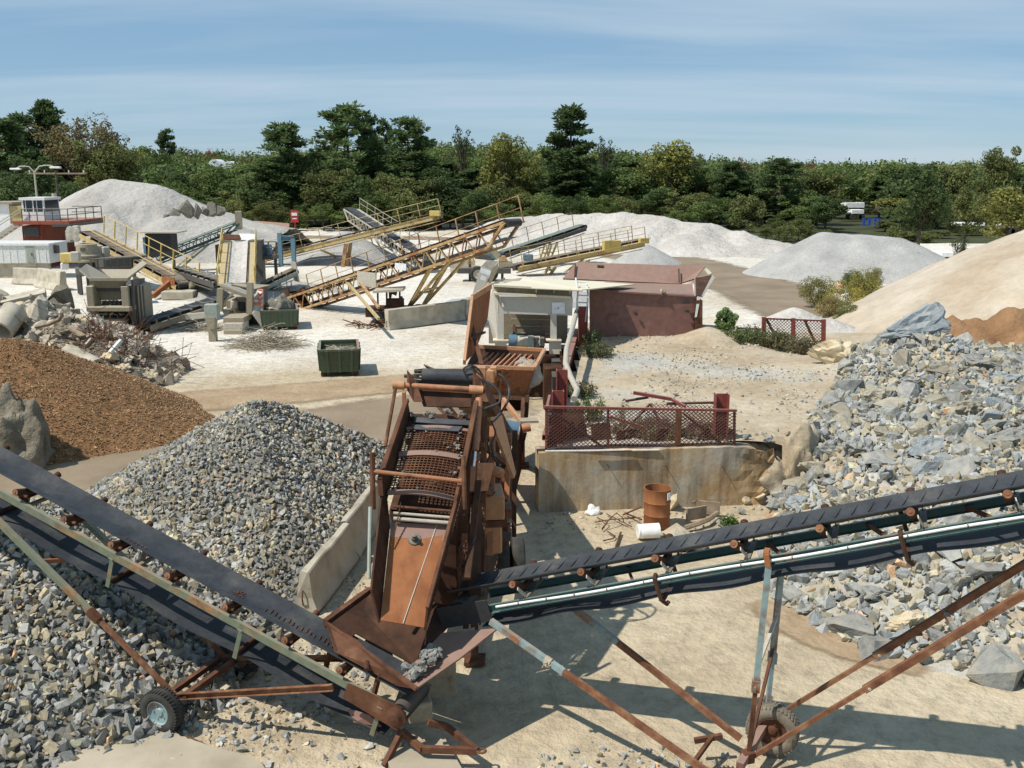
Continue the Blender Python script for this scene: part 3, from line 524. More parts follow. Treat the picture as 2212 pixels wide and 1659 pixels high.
# loose stones on the ground: the larger ones are things, the rest a scatter
def rough_rock(seed, n, sq, cuts=1):
    v, f = hull_rock(seed, n, sq); bm = bmesh.new(); vs = [bm.verts.new(p) for p in v]
    for t in f: bm.faces.new([vs[i] for i in t])
    bmesh.ops.subdivide_edges(bm, edges=bm.edges, cuts=cuts, use_grid_fill=True); bmesh.ops.triangulate(bm, faces=bm.faces)
    for q in bm.verts: q.co += q.co.normalized() * (mnoise.fractal(q.co * (2.3 + cuts * .3) + V(seed, 0, 0), 0.9, 2, 4) * (0.075 + 0.02 * cuts))
    bm.verts.index_update(); v = np.array([p.co[:] for p in bm.verts]); f = np.array([[q.index for q in t.verts] for t in bm.faces]); bm.free()
    return v, f
BIG = [rough_rock(300 + i, 10 + i % 5, (1, 0.72 + 0.26 * ((i * 7) % 5) / 5, 0.6 + 0.3 * ((i * 3) % 5) / 5)) for i in range(20)]
BIGM = {}
def big_mesh(k, mat):
    k = k % 20 if k < 1000 and k >= len(BIG) else k
    if (k, mat) not in BIGM: BIGM[(k, mat)] = np_mesh('rock', BIG[k][0], BIG[k][1], mat)
    return BIGM[(k, mat)]
def rock(name, label, cat, p, size, mat, k, rot=None, group=None, squash=(1, 1, 1)):
    o = link(name, big_mesh(k, mat), None, p); o.scale = (size * squash[0], size * squash[1], size * squash[2]); o.rotation_euler = rot if rot else (rnd.uniform(-0.6, 0.6), rnd.uniform(-0.6, 0.6), rnd.uniform(0, 6.28))
    return tag(o, label, cat, group)
def surf_arr(X, Y):
    r = ramp_h(X, Y); ok = (X > 4.6) | ((Y > 22.8) & (X > left_edge(Y)))
    return np.maximum(ground_h(X, Y), np.where(ok, r, -1))
def in_poly(X, Y, poly):
    c = np.zeros(X.shape, bool); j = len(poly) - 1
    for i in range(len(poly)):
        (xi, yi), (xj, yj) = poly[i], poly[j]
        c ^= ((yi > Y) != (yj > Y)) & (X < (xj - xi) * (Y - yi) / (yj - yi + 1e-12) + xi); j = i
    return c
def pebbles(name, label, n, poly, smin, smax, warm=0.4, dens=None):
    P = np.empty((0, 2)); lo = np.min(poly, 0); hi = np.max(poly, 0)
    while len(P) < n:
        q = lo + nrs.rand(n * 3, 2) * (hi - lo); k = in_poly(q[:, 0], q[:, 1], poly)
        if dens is not None: k &= nrs.rand(len(q)) < dens(q[:, 0], q[:, 1])
        P = np.concatenate([P, q[k]])
    P = P[:n]; s = smin + (smax - smin) * nrs.rand(n) ** 3; pos = np.stack([P[:, 0], P[:, 1], surf_arr(P[:, 0], P[:, 1]) + s * 0.2], -1)
    o = link(name, scatter_mesh(name, pos, s, stone_cols(n, warm) * 1.15, 'stones')); tag(o, label, 'gravel', kind='stuff')
def gpoly(pts, z=0): return [tuple(G(x, y, z))[:2] for x, y in pts]
pebbles('loose_gravel', 'loose grey stones strewn around the wheel of the left conveyor', 1300, gpoly([(250, 1640), (330, 1590), (480, 1440), (700, 1330), (850, 1540), (1000, 1659), (1080, 1720), (60, 1760)]), 0.025, 0.12, dens=lambda x, y: 0.25 + 0.75 * (fbm(x * 0.9, y * 0.9) > -0.03))
pebbles('loose_gravel', 'loose stones along the ground below the right conveyor', 420, gpoly([(1120, 1640), (1300, 1590), (1640, 1640), (1700, 1700), (1100, 1740)]), 0.015, 0.09)
pebbles('loose_gravel', 'small stones scattered over the earth ramp', 3600, [(1.6, 23.2), (6.4, 23.4), (10.5, 31), (12, 36), (11.0, 39), (2.9, 37.5)], 0.012, 0.085, dens=lambda x, y: 0.15 + 0.85 * (fbm(x * 0.6 + 4, y * 0.6) > 0.0))
pebbles('loose_gravel', 'crumbs of stone along the foot of the concrete wall', 420, [(0.7, 21.2), (0.7, 22.4), (6.2, 23.0), (5.6, 21.0), (3.6, 21.6)], 0.012, 0.07, 0.7)
pebbles('loose_gravel', 'stray stones on the yard beside the grey stone pile', 260, gpoly([(780, 1190), (800, 1330), (640, 1330), (690, 1280)]), 0.012, 0.06)
# the rubble slope: rocks one by one, the small fill as one scatter
def in_rubble(X, Y):
    X = np.asarray(X, float); Y = np.asarray(Y, float); edge = fbm(X * 0.7, Y * 0.7) * 1.4
    xb = np.where(Y < 23.1, np.interp(Y, BP[::-1, 1], BP[::-1, 0]), 6.9 + (Y - 23.1) * 0.50 - 0.5 * np.maximum(0, Y - 31))
    return (Y < 36) & (Y > 12.5) & (X < 19) & ~((X > 12.5) & (Y > 33.2 + edge)) & (X > xb - 0.1 + edge * 0.5)
q = np.stack([4.4 + nrs.rand(60000) * 14.6, 12.5 + nrs.rand(60000) * 23.5], -1); q = q[in_rubble(q[:, 0], q[:, 1]) & (q[:, 0] < 0.60 * q[:, 1] + 3)][:15000]
n = len(q); s = 0.05 + 0.17 * nrs.rand(n) ** 2.6; pos = np.stack([q[:, 0], q[:, 1], surf_arr(q[:, 0], q[:, 1]) + s * 0.35], -1)
cc = stone_cols(n, 0.36) * np.array([1.03, 1.07, 1.10])
o = link('rubble_fill', scatter_mesh('rubble_fill', pos, s, cc, 'stones')); tag(o, 'small broken grey rock filling the gaps of the rubble slope', 'rubble', kind='stuff')
SPECIAL = [  # print x, y of the centre, half width in print pixels, material, label, squash
    (1985, 690, 70, 'boulder_blue', 'largest blue-grey slab crowning the rubble slope', (1.1, 0.8, 0.9)),
    (1945, 715, 42, 'boulder_blue', 'wedge-shaped blue-grey block left of the crowning slab', (1.3, 0.7, 0.6)),
    (1800, 755, 58, 'boulder_cream', 'cream boulder lying between the red gate and the rubble', (1.1, 0.8, 0.85)),
    (1903, 797, 26, 'boulder_tan', 'small rusty brown block standing upright in the rubble', (0.7, 0.8, 1.1)),
    (1765, 940, 28, 'boulder_grey', 'lone dark grey boulder on the ramp left of the rubble', (0.9, 0.8, 1.0)),
    (2080, 865, 62, 'boulder_tan', 'long flat tan slab across the middle of the rubble', (1.25, 0.7, 0.5)),
    (2180, 925, 66, 'boulder_grey', 'long grey plank-shaped slab near the right edge', (1.3, 0.6, 0.35)),
    (1885, 850, 40, 'boulder_tan', 'tan pyramid-shaped block on the left of the rubble', (0.9, 0.7, 0.9)),
    (1750, 1010, 46, 'boulder_tan', 'broad tan slab beside the broken end of the wall', (0.9, 0.9, 0.8)),
    (1785, 968, 40, 'boulder_grey', 'rounded grey boulder behind the broad tan slab', (1, 0.9, 0.8)),
    (1850, 960, 40, 'boulder_grey', 'blocky grey boulder in the left middle of the rubble', (1, 0.8, 0.8)),
    (1942, 1330, 50, 'boulder_cream', 'bright cream oblong boulder near the rusty strut', (1.2, 0.75, 0.6)),
    (1950, 1375, 46, 'boulder_blue', 'blue-grey boulder just below the bright cream boulder', (1, 0.8, 0.7)),
    (1895, 1265, 56, 'boulder_grey', 'long pointed grey slab above the bright cream boulder', (1.25, 0.6, 0.45)),
    (2060, 1250, 52, 'boulder_grey', 'tall leaning grey slab below the right conveyor', (0.7, 0.6, 1.3)),
    (1865, 1290, 24, 'boulder_grey', 'narrow upright grey rock at the edge of the sand', (0.6, 0.6, 1.1)),
    (1740, 1310, 26, 'boulder_grey', 'lone round grey rock at the left foot of the rubble', (1, 0.9, 0.8)),
    (1970, 820, 34, 'boulder_grey', 'squarish grey block above the long tan slab', (1, 0.8, 0.8)),
    (2030, 790, 36, 'boulder_tan', 'tan rounded boulder under the crowning slab', (1.1, 0.8, 0.7)),
    (2110, 770, 40, 'boulder_grey', 'flat grey slab right of the crowning slab', (1.3, 0.8, 0.5)),
    (2175, 805, 40, 'boulder_blue', 'pale blue block by the right edge below the berm', (1, 0.8, 0.7)),
    (1830, 1085, 40, 'boulder_tan', 'large brownish block above the right conveyor belt', (1.1, 0.8, 0.8)),
    (1720, 1085, 32, 'boulder_blue', 'blue-grey block at the lower left of the rubble', (0.9, 0.8, 1.0)),
    (2000, 960, 44, 'boulder_blue', 'bluish boulder in the centre of the rubble', (1.1, 0.9, 0.8)),
    (2110, 990, 44, 'boulder_grey', 'flat-topped grey boulder below the plank-shaped slab', (1.2, 0.8, 0.6)),
]
rub = []
def on_surface(x, y):                                   # where a sight line meets the sloping ground
    r = np.array(ray(x, y)); t = np.arange(6, 60, 0.04); P = np.array(CAMV)[None] + r[None] * t[:, None]
    i = int(np.argmax(P[:, 2] <= surf_arr(P[:, 0], P[:, 1]))); return Vector(P[i])
for i, (x, y, hw, mt, lab, sq) in enumerate(SPECIAL):
    p = on_surface(x, y + hw * 0.45); s = hw * p.y * 1.02 / FPX
    BIG.append(rough_rock(700 + i, 11 + i % 4, (1, 0.85, 0.8), 5)); rock('boulder', lab, 'boulder', (p.x, p.y, p.z + s * sq[2] * 0.42), s, mt, len(BIG) - 1, (rnd.uniform(-0.3, 0.3), rnd.uniform(-0.3, 0.3), rnd.uniform(-0.5, 0.5)), 'large rocks of the rubble slope', sq); rub.append((p.x, p.y, s))
q = np.stack([4.6 + nrs.rand(9000) * 12.4, 12.8 + nrs.rand(9000) * 22.2], -1); q = q[in_rubble(q[:, 0], q[:, 1]) & (q[:, 0] < 0.56 * q[:, 1] + 0.5)]; qz = surf_arr(q[:, 0], q[:, 1]); n_r = 0
KINDS = {'boulder_grey': 'grey', 'boulder_tan': 'tan-grey', 'boulder_blue': 'blue-grey'}
for (x, y), z in zip(q.tolist(), qz.tolist()):
    if n_r >= 270: break
    s = (0.22 + 0.42 * rnd.random() ** 2.2) * (0.72 if y > 28 and x > 14 else 1)
    if any((x - a) ** 2 + (y - b) ** 2 < (0.55 * (s + c)) ** 2 for a, b, c in rub): continue
    rub.append((x, y, s)); n_r += 1; mt = rnd.choices(['boulder_grey', 'boulder_tan', 'boulder_blue'], (66, 23, 11))[0]
    sq = (rnd.uniform(0.9, 1.25), rnd.uniform(0.75, 1), rnd.uniform(0.6, 1.05)); u, vv = px_of((x, y, z))
    where = ('beside the ramp ' if u < 1900 else 'near the right edge ' if u > 2100 else '') + ('high on the rubble slope' if vv < 860 else 'in the middle of the rubble slope' if vv < 1060 else 'of the rubble seen above the right conveyor' if vv < 1190 else 'of the rubble seen below the right conveyor')
    lab = ('large ' if s > 0.32 else 'small ' if s < 0.2 else '') + ('flat ' if sq[2] < 0.72 else 'blocky ' if sq[2] > 0.9 else 'angular ') + KINDS[mt] + ' rock ' + where
    rock('boulder', lab, 'boulder', (x, y, z + s * 0.16), s, mt, rnd.randrange(20), None, 'large rocks of the rubble slope', sq)
for x, y, hw, mt, lab in [(1615, 940, 18, 'boulder_grey', 'fist-shaped grey rock right of the red mesh cage'), (1660, 945, 20, 'boulder_blue', 'blue-grey rock alone on the ramp right of the cage'), (1600, 965, 15, 'boulder_grey', 'small grey rock touching the end of the red cage'), (1700, 935, 14, 'boulder_tan', 'small flat tan rock on the ramp beyond the cage'), (1460, 850, 12, 'boulder_grey', 'little grey rock behind the bent red rail'),
                          (305, 1617, 22, 'boulder_blue', 'blue-grey oval stone on the concrete slab near the wheel'), (1487, 1645, 20, 'boulder_blue', 'rounded blue-grey stone by the lower right strut'), (1425, 1640, 16, 'boulder_tan', 'pinkish stone on the ground below the right conveyor'), (1455, 1090, 30, 'boulder_cream', 'tall pale stone leaning beside the rusty drum'), (1492, 1075, 24, 'boulder_blue', 'grey-white stone wrapped in a torn sheet behind the drum'), (1560, 1128, 20, 'boulder_grey', 'grey rock on the sand right of the wooden crate board'), (1600, 1105, 14, 'boulder_grey', 'upright grey rock beside the weed by the wall'), (1290, 1640, 13, 'boulder_grey', 'small grey stone in the row of stones at the lower edge')]:
    p = on_surface(x, y + hw * 0.5); s = hw * p.y / FPX; up = 1.35 if 'tall' in lab or 'upright' in lab else 0.75
    rock('boulder', lab, 'stone', (p.x, p.y, p.z + s * up * 0.5), s, mt, int(x) % 20, None, None, (0.9, 0.8, up))

# wood chips, the crusted lump and the demolition rubble on the left
def chip_h(X, Y): return cones_h([(-16.3, 31.2, 2.95, 5.5), (-13.4, 30.2, 1.15, 3.0, 1.2, 0.3), (-20, 31.6, 3.2, 6.2)], X, Y, 0.12, 0.5, 0.35)
root = thing('wood_chip_pile', 'brown wood chip pile at the left edge', 'wood chips', (-15.5, 31, 0)); L = np.array(root.location)
link('bed', grid_mesh('bed', np.arange(-28, -6, 0.22), np.arange(23, 41, 0.22), chip_h, 'chip_bed', clip=-0.05), root, (-L[0], -L[1], 0))
pts = np.stack([-24 + nrs.rand(70000) * 15, 24 + nrs.rand(70000) * 11], -1); h = chip_h(pts[:, 0], pts[:, 1]); k = (h > -0.02); pts = pts[k][:32000]; h = h[k][:32000]; n = len(pts)
CH = [(np.array([[-1, -.22, -.06], [1, -.18, -.06], [1, .2, -.04], [-1, .22, -.05], [-.8, -.15, .08], [.9, -.1, .05], [.8, .15, .07], [-.9, .15, .06]]), np.array([[0, 2, 1], [0, 3, 2], [4, 5, 6], [4, 6, 7], [0, 1, 5], [0, 5, 4], [1, 2, 6], [1, 6, 5], [2, 3, 7], [2, 7, 6], [3, 0, 4], [3, 4, 7]]))]
cc = np.array([0.285, 0.175, 0.09])[None] * (0.5 + nrs.rand(n, 1) * 1.0) * (1 + (nrs.rand(n, 3) - 0.5) * 0.12); q = nrs.rand(n) < 0.06; cc[q] *= 1.7
o = link('chips', scatter_mesh('chips', np.stack([pts[:, 0], pts[:, 1], np.maximum(h, 0) + 0.01], -1) - L, 0.03 + 0.055 * nrs.rand(n) ** 2, cc, 'chips', CH, 0.7), root); o['kind'] = 'stuff'
def lump(name, label, cat, c, rx, ry, rz, mat, seed=0, sub=4, amp=0.3, parent=None):
    bm = bmesh.new(); bmesh.ops.create_icosphere(bm, subdivisions=sub, radius=1.0)
    for v in bm.verts:
        p = v.co.normalized(); d = 1 + amp * mnoise.fractal(p * 1.7 + V(seed, seed * 2, 0), 0.9, 2.1, 5)
        v.co = V(p.x * rx * d, p.y * ry * d, max(-0.15, p.z) * rz * d)
    me = bpy.data.meshes.new(name); bm.to_mesh(me); bm.free(); me.materials.append(MATS[mat]); me.shade_smooth()
    o = bpy.data.objects.new(name, me); C.objects.link(o); o.location = c
    return tag(o, label, cat)
lump('soil_lump', 'big crusted grey soil lump in front of the wood chip pile', 'soil lump', (-13.75, 26.4, 0), .92, .85, 1.85, 'soil_lump', 3, 5, 0.34)
def debris_h(X, Y): return cones_h([(-16.6, 39.4, 1.75, 3.1), (-18.9, 41.5, 2.0, 3.8), (-21.8, 44, 2.4, 5.0), (-15.6, 37.6, 0.9, 2.2), (-24.5, 45, 2.6, 5)], X, Y, 0.3, 0.7, 0.5)
root = thing('demolition_rubble', 'heap of demolition rubble with tangled rods behind the wood chips', 'rubble heap', (-18, 41, 0)); L = np.array(root.location)
link('bed', grid_mesh('bed', np.arange(-34, -8, 0.3), np.arange(32, 52, 0.3), debris_h, 'soil_lump', clip=-0.05), root, (-L[0], -L[1], 0))
pts = np.stack([-30 + nrs.rand(9000) * 20, 34 + nrs.rand(9000) * 16], -1); h = debris_h(pts[:, 0], pts[:, 1]); k = h > 0.0; pts = pts[k][:2600]; h = h[k][:2600]; n = len(pts)
o = link('fragments', scatter_mesh('fragments', np.stack([pts[:, 0], pts[:, 1], h + 0.03], -1) - L, 0.06 + 0.42 * nrs.rand(n) ** 3, np.array([0.46, 0.40, 0.31])[None] * (0.5 + nrs.rand(n, 1) * 0.8), 'stones'), root); o['kind'] = 'stuff'
m = MB()
for i in range(420):
    x, y = rnd.gauss(-16.2, 1.3), rnd.gauss(38.8, 1.0); z = float(debris_h(np.array([x]), np.array([y]))[0])
    if z < 0.1: continue
    a = rnd.uniform(0, 6.28); p = V(x, y, z); q = V(math.cos(a), math.sin(a), rnd.uniform(-0.1, 0.9)); bend = V(rnd.uniform(-.5, .5), rnd.uniform(-.5, .5), rnd.uniform(-.6, .4)); l = rnd.uniform(0.5, 1.5)
    m.pipe([p + q * (t * l) + bend * (t * t * l * 0.8) for t in (0, 0.33, 0.66, 1)], rnd.uniform(0.006, 0.014), 4)
o = m.build('rod_tangle', 'rust', root); o['kind'] = 'stuff'

CK = [(-24.5, 45, 2.6), (-21.5, 44, 2.4), (-18.4, 41.5, 2.0), (-16.2, 39.4, 1.6), (-16.3, 38.3, 1.0), (-20, 41.5, 1.8)]
for i in range(44):
    cx, cy, _ = CK[i % 6]; x = cx + rnd.gauss(0, 1.2); y = cy + rnd.gauss(0, 0.9); z = float(debris_h(np.array([x]), np.array([y]))[0]); s_ = rnd.uniform(0.18, 0.55) * (1.3 if i % 6 < 2 else 1)
    if z < 0.15 or y < 36.5: continue
    u, vv = px_of((x, y, z)); where = 'among the rods of the rubble heap' if u > 200 else 'on the crest of the rubble heap' if vv < 680 else 'on the slope of the rubble heap behind the wood chips'
    rock('concrete_chunk', ('large ' if s_ > .42 else 'small ' if s_ < .26 else '') + ('flat ' if i % 3 == 0 else 'blocky ') + 'broken concrete chunk ' + where, 'concrete', (x, y, z + s_ * .2), s_, 'concrete' if i % 4 else 'boulder_cream', i, None, 'broken concrete in the rubble heap', (1.2, .9, .4 if i % 3 == 0 else .8))
lump('earth_bank', 'crumbling earth bank at the broken end of the wall', 'earth bank', (7.0, 23.7, -0.05), .95, .8, 1.5, 'ramp_dirt', 7, 5, .5)
for i in range(16):
    x = rnd.uniform(6.2, 7.6); y = rnd.uniform(22.2, 23.3); s_ = rnd.uniform(.12, .34); rock('boulder', 'grey rock tumbled against the broken end of the wall', 'boulder', (x, y, max(0, surf_z(x, y)) + s_ * .3 + rnd.uniform(0, .25)), s_, 'boulder_grey' if i % 3 else 'boulder_tan', i, None, 'large rocks of the rubble slope', (1.1, .9, .8))
# ------------------------------------------------------------------ trees
_nt = MATS['leaves'].node_tree; _b = _nt.nodes['Principled BSDF']
_oi = _nt.nodes.new('ShaderNodeObjectInfo'); _hs = _nt.nodes.new('ShaderNodeHueSaturation'); _mr = _nt.nodes.new('ShaderNodeMapRange'); _mr.inputs[3].default_value = 0.78; _mr.inputs[4].default_value = 1.25
_nt.links.new(_oi.outputs['Random'], _mr.inputs[0]); _nt.links.new(_mr.outputs[0], _hs.inputs['Value'])
_src = _b.inputs['Base Color'].links[0].from_socket; _nt.links.new(_src, _hs.inputs['Color']); _nt.links.new(_hs.outputs[0], _b.inputs['Base Color'])
def unit(n):
    d = nrs.normal(size=(n, 3)); return d / np.linalg.norm(d, axis=1)[:, None]
def leaf_arrays(c, nrm, size, col, asp=0.6):
    n = len(c); t = unit(n); u = np.cross(nrm, t); u /= np.linalg.norm(u, axis=1)[:, None] + 1e-9; w = np.cross(nrm, u); s = size[:, None]
    v = np.stack([c + u * s, c + w * s * asp + nrm * s * 0.15, c - u * s, c - w * s * asp + nrm * s * 0.15], 1).reshape(-1, 3)
    return v, np.arange(n * 4).reshape(n, 4), np.repeat(col, 4, 0)
def leaf_cols(n, base, var=0.35, hue=0.10):
    return np.array(base)[None] * (1 + (nrs.rand(n, 1) - 0.5) * 2 * var) * (1 + (nrs.rand(n, 3) - 0.5) * 2 * hue)
def blob_leaves(cs, rs, per, size, base, flat_=0.8, up=0.25):
    k = len(cs); n = k * per; d = unit(n); rr = 0.45 + 0.55 * nrs.rand(n) ** 0.5
    c = np.repeat(cs, per, 0) + d * (np.repeat(rs, per) * rr)[:, None] * np.array([1, 1, flat_]); nn = d * 0.75 + unit(n) * 0.8 + np.array([0, 0, up]); nn /= np.linalg.norm(nn, axis=1)[:, None]
    tint = np.repeat(1 + (nrs.rand(k, 1) - 0.5) * 0.5, per, 0)
    return leaf_arrays(c, nn, size * (0.6 + 0.8 * nrs.rand(n)), leaf_cols(n, base) * tint)
def join(parts):
    vs, fs, cs, o = [], [], [], 0
    for v, f, c in parts: vs.append(v); fs.append(f + o); cs.append(c); o += len(v)
    return np.concatenate(vs), np.concatenate(fs), np.concatenate(cs)
def limbs(m, targets, z0, z1, r0, rng):
    m.pipe([(rng.uniform(-.008, .008) * i, rng.uniform(-.008, .008) * i, t) for i, t in enumerate(np.linspace(0, z1 * 0.55, 4))], r0, 7)
    m.tube((0, 0, z1 * 0.5), (rng.uniform(-.02, .02), rng.uniform(-.02, .02), z1), r0 * 0.85, 6, r0 * 0.2)
    for t in targets:
        z = z0 + (t[2] - z0) * rng.uniform(0.15, 0.5) if t[2] > z0 else z0 * 0.8; a = V(0, 0, z); b = V(*t); q = a.lerp(b, 0.5) + V(0, 0, -0.02)
        m.tube(a, q, r0 * 0.42, 5, r0 * 0.28); m.tube(q, b, r0 * 0.28, 5, r0 * 0.10)
def make_broad(seed, base, rx=0.27, zc=0.62, rz=0.36, clumps=46, per=120, cr=(0.07, 0.125), leaf=0.017, shape=0.0, twigs=7):
    rng = random.Random(seed); nrs.seed(seed); d = unit(clumps); d[:, 2] = np.abs(d[:, 2]) * np.where(nrs.rand(clumps) < 0.72, 1, -0.8)
    rad = 0.45 + 0.55 * nrs.rand(clumps) ** 0.6; wob = 1 + 0.28 * np.sin(np.arctan2(d[:, 1], d[:, 0]) * 3 + seed)
    cs = d * rad[:, None] * np.array([rx, rx, rz]) * wob[:, None]; taper = 1 - shape * np.clip(cs[:, 2] / rz, -0.3, 1); cs[:, :2] *= taper[:, None]; cs[:, 2] += zc
    rs = cr[0] + (cr[1] - cr[0]) * nrs.rand(clumps); top = (cs[:, 2] + rs * 0.8).max(); cs[:, 2] *= 0.99 / top
    v, f, c = blob_leaves(cs, rs, per, leaf, base)
    m = MB(); limbs(m, [cs[i] for i in range(twigs)], 0.22, 0.7, 0.018, rng)
    return np_mesh('crown', v, f, 'leaves', c), m
def make_pine(seed, base, wid=0.24, z0=0.30, dense=1.0, droop=0.0, leaf=0.016, sharp=0.5):
    rng = random.Random(seed); nrs.seed(seed); cs = []; rs = []; m = MB(); m.tube((0, 0, 0), (0, 0, 0.55), 0.014, 7, 0.010); m.tube((0, 0, 0.55), (0, 0, 0.975), 0.010, 6, 0.003); z = z0
    while z < 0.97:
        t = (z - z0) / (1 - z0); prof = (min(1, t / 0.22) ** 0.6) * (1 - t) ** sharp + 0.10
        for b in range(rng.randint(3, 5)):
            a = rng.uniform(0, 6.28); L = wid * prof * rng.uniform(0.62, 1.12); rise = rng.uniform(-0.02, 0.30) - droop
            e = V(math.cos(a) * L, math.sin(a) * L, z + L * rise); m.tube((0, 0, z), e, 0.004, 4, 0.0015)
            for q in (0.5, 0.75, 1.0) if L > 0.1 else (0.6, 1.0):
                p = V(0, 0, z).lerp(e, q); cs.append((p.x + rng.uniform(-.018, .018), p.y + rng.uniform(-.018, .018), p.z + rng.uniform(0, .022))); rs.append(rng.uniform(0.024, 0.044) * (1 + 0.35 * q))
        z += rng.uniform(0.03, 0.052)
    cs.append((0, 0, 0.975)); rs.append(0.03); cs = np.array(cs); rs = np.array(rs); per = int(46 * dense)
    n = len(cs) * per; d = unit(n); d[:, 2] = d[:, 2] * 0.7 + 0.25; c = np.repeat(cs, per, 0) + d * np.repeat(rs, per)[:, None] * (0.4 + 0.6 * nrs.rand(n, 1)); nn = np.cross(d, unit(n)); nn /= np.linalg.norm(nn, axis=1)[:, None] + 1e-9
    tint = np.repeat(1 + (nrs.rand(len(cs), 1) - 0.5) * 0.5, per, 0); s = leaf * (0.7 + 0.7 * nrs.rand(n)); u = d * s[:, None]; w = np.cross(nn, d) * (s * 0.42)[:, None]
    v = np.stack([c - u, c + w, c + u, c - w], 1).reshape(-1, 3); col = np.repeat(leaf_cols(n, base) * tint, 4, 0)
    return np_mesh('crown', v, np.arange(n * 4).reshape(n, 4), 'leaves', col), m
GREEN = (0.135, 0.182, 0.055); DARK = (0.105, 0.150, 0.052); OLIVE = (0.165, 0.182, 0.062); YEL = (0.225, 0.225, 0.062); RED = (0.22, 0.085, 0.055); PINE = (0.125, 0.178, 0.066); PINED = (0.105, 0.152, 0.058)
KIND = {}
def reg(k, lst):
    KIND[k] = []
    for me, m in lst:
        tk = m.build('trunk', 'bark', smooth=True); KIND[k].append((me, tk.data)); bpy.data.objects.remove(tk)
reg('green', [make_broad(21 + i, GREEN, 0.27 + 0.03 * i, shape=0.25) for i in range(3)])
reg('dark', [make_broad(31 + i, DARK, 0.29, shape=0.35) for i in range(2)])
reg('olive', [make_broad(41 + i, OLIVE, 0.30, zc=0.58, shape=0.15) for i in range(2)])
reg('yellow', [make_broad(51 + i, YEL, 0.25, shape=0.3, clumps=40, per=100) for i in range(2)])
reg('red', [make_broad(61, RED, 0.28)])
reg('sparse', [make_broad(71, (0.20, 0.165, 0.075), 0.34, zc=0.62, rz=0.36, clumps=95, per=52, cr=(0.05, 0.10), leaf=0.012, twigs=70)])
reg('thin', [make_broad(81, (0.09, 0.11, 0.05), 0.16, zc=0.72, rz=0.26, clumps=30, per=34, cr=(0.04, 0.07), leaf=0.013, twigs=28)])
reg('pine', [make_pine(91, PINE), make_pine(92, PINE, 0.27, 0.34), make_pine(93, PINED, 0.20, 0.32, 1.2)])
reg('firm', [make_pine(95, PINE, 0.22, 0.22, 1.25, 0.0, 0.017, 0.62), make_pine(96, PINED, 0.22, 0.2, 1.3, 0.0, 0.017, 0.7)])
reg('lollipop', [make_pine(97, PINE, 0.20, 0.66, 1.1)])
reg('shrub', [make_broad(55 + i, OLIVE, 0.45, zc=0.45, rz=0.5, clumps=40, per=90, cr=(0.12, 0.2), leaf=0.03) for i in range(2)])
NAMES = {'green': 'leafy_tree', 'dark': 'leafy_tree', 'olive': 'leafy_tree', 'yellow': 'autumn_tree', 'red': 'autumn_tree', 'sparse': 'autumn_tree', 'thin': 'leafy_tree', 'pine': 'pine_tree', 'firm': 'pine_tree', 'lollipop': 'pine_tree', 'shrub': 'shrub'}
WIDE = {'green': 0.66, 'dark': 0.66, 'olive': 0.68, 'yellow': 0.58, 'red': 0.66, 'sparse': 0.76, 'thin': 0.40, 'pine': 0.42, 'firm': 0.36, 'lollipop': 0.36, 'shrub': 1.15}
def tree(kind, x, top, Y, wpx, label, group=None, idx=None, seen=None):
    t = W(x, top, Y); z0 = gh(t.x, t.y) - 0.1; h = t.z - z0; me, tk = KIND[kind][rnd.randrange(len(KIND[kind])) if idx is None else idx % len(KIND[kind])]
    w = wpx * Y * 1.02 / FPX / WIDE[kind]
    o = thing(NAMES[kind], label, 'shrub' if kind == 'shrub' else 'tree', (t.x, t.y, z0), group); o.rotation_euler.z = rnd.uniform(0, 6.28); o.scale = (w, w, h)
    link('crown', me, o); link('trunk', tk, o)
    return o
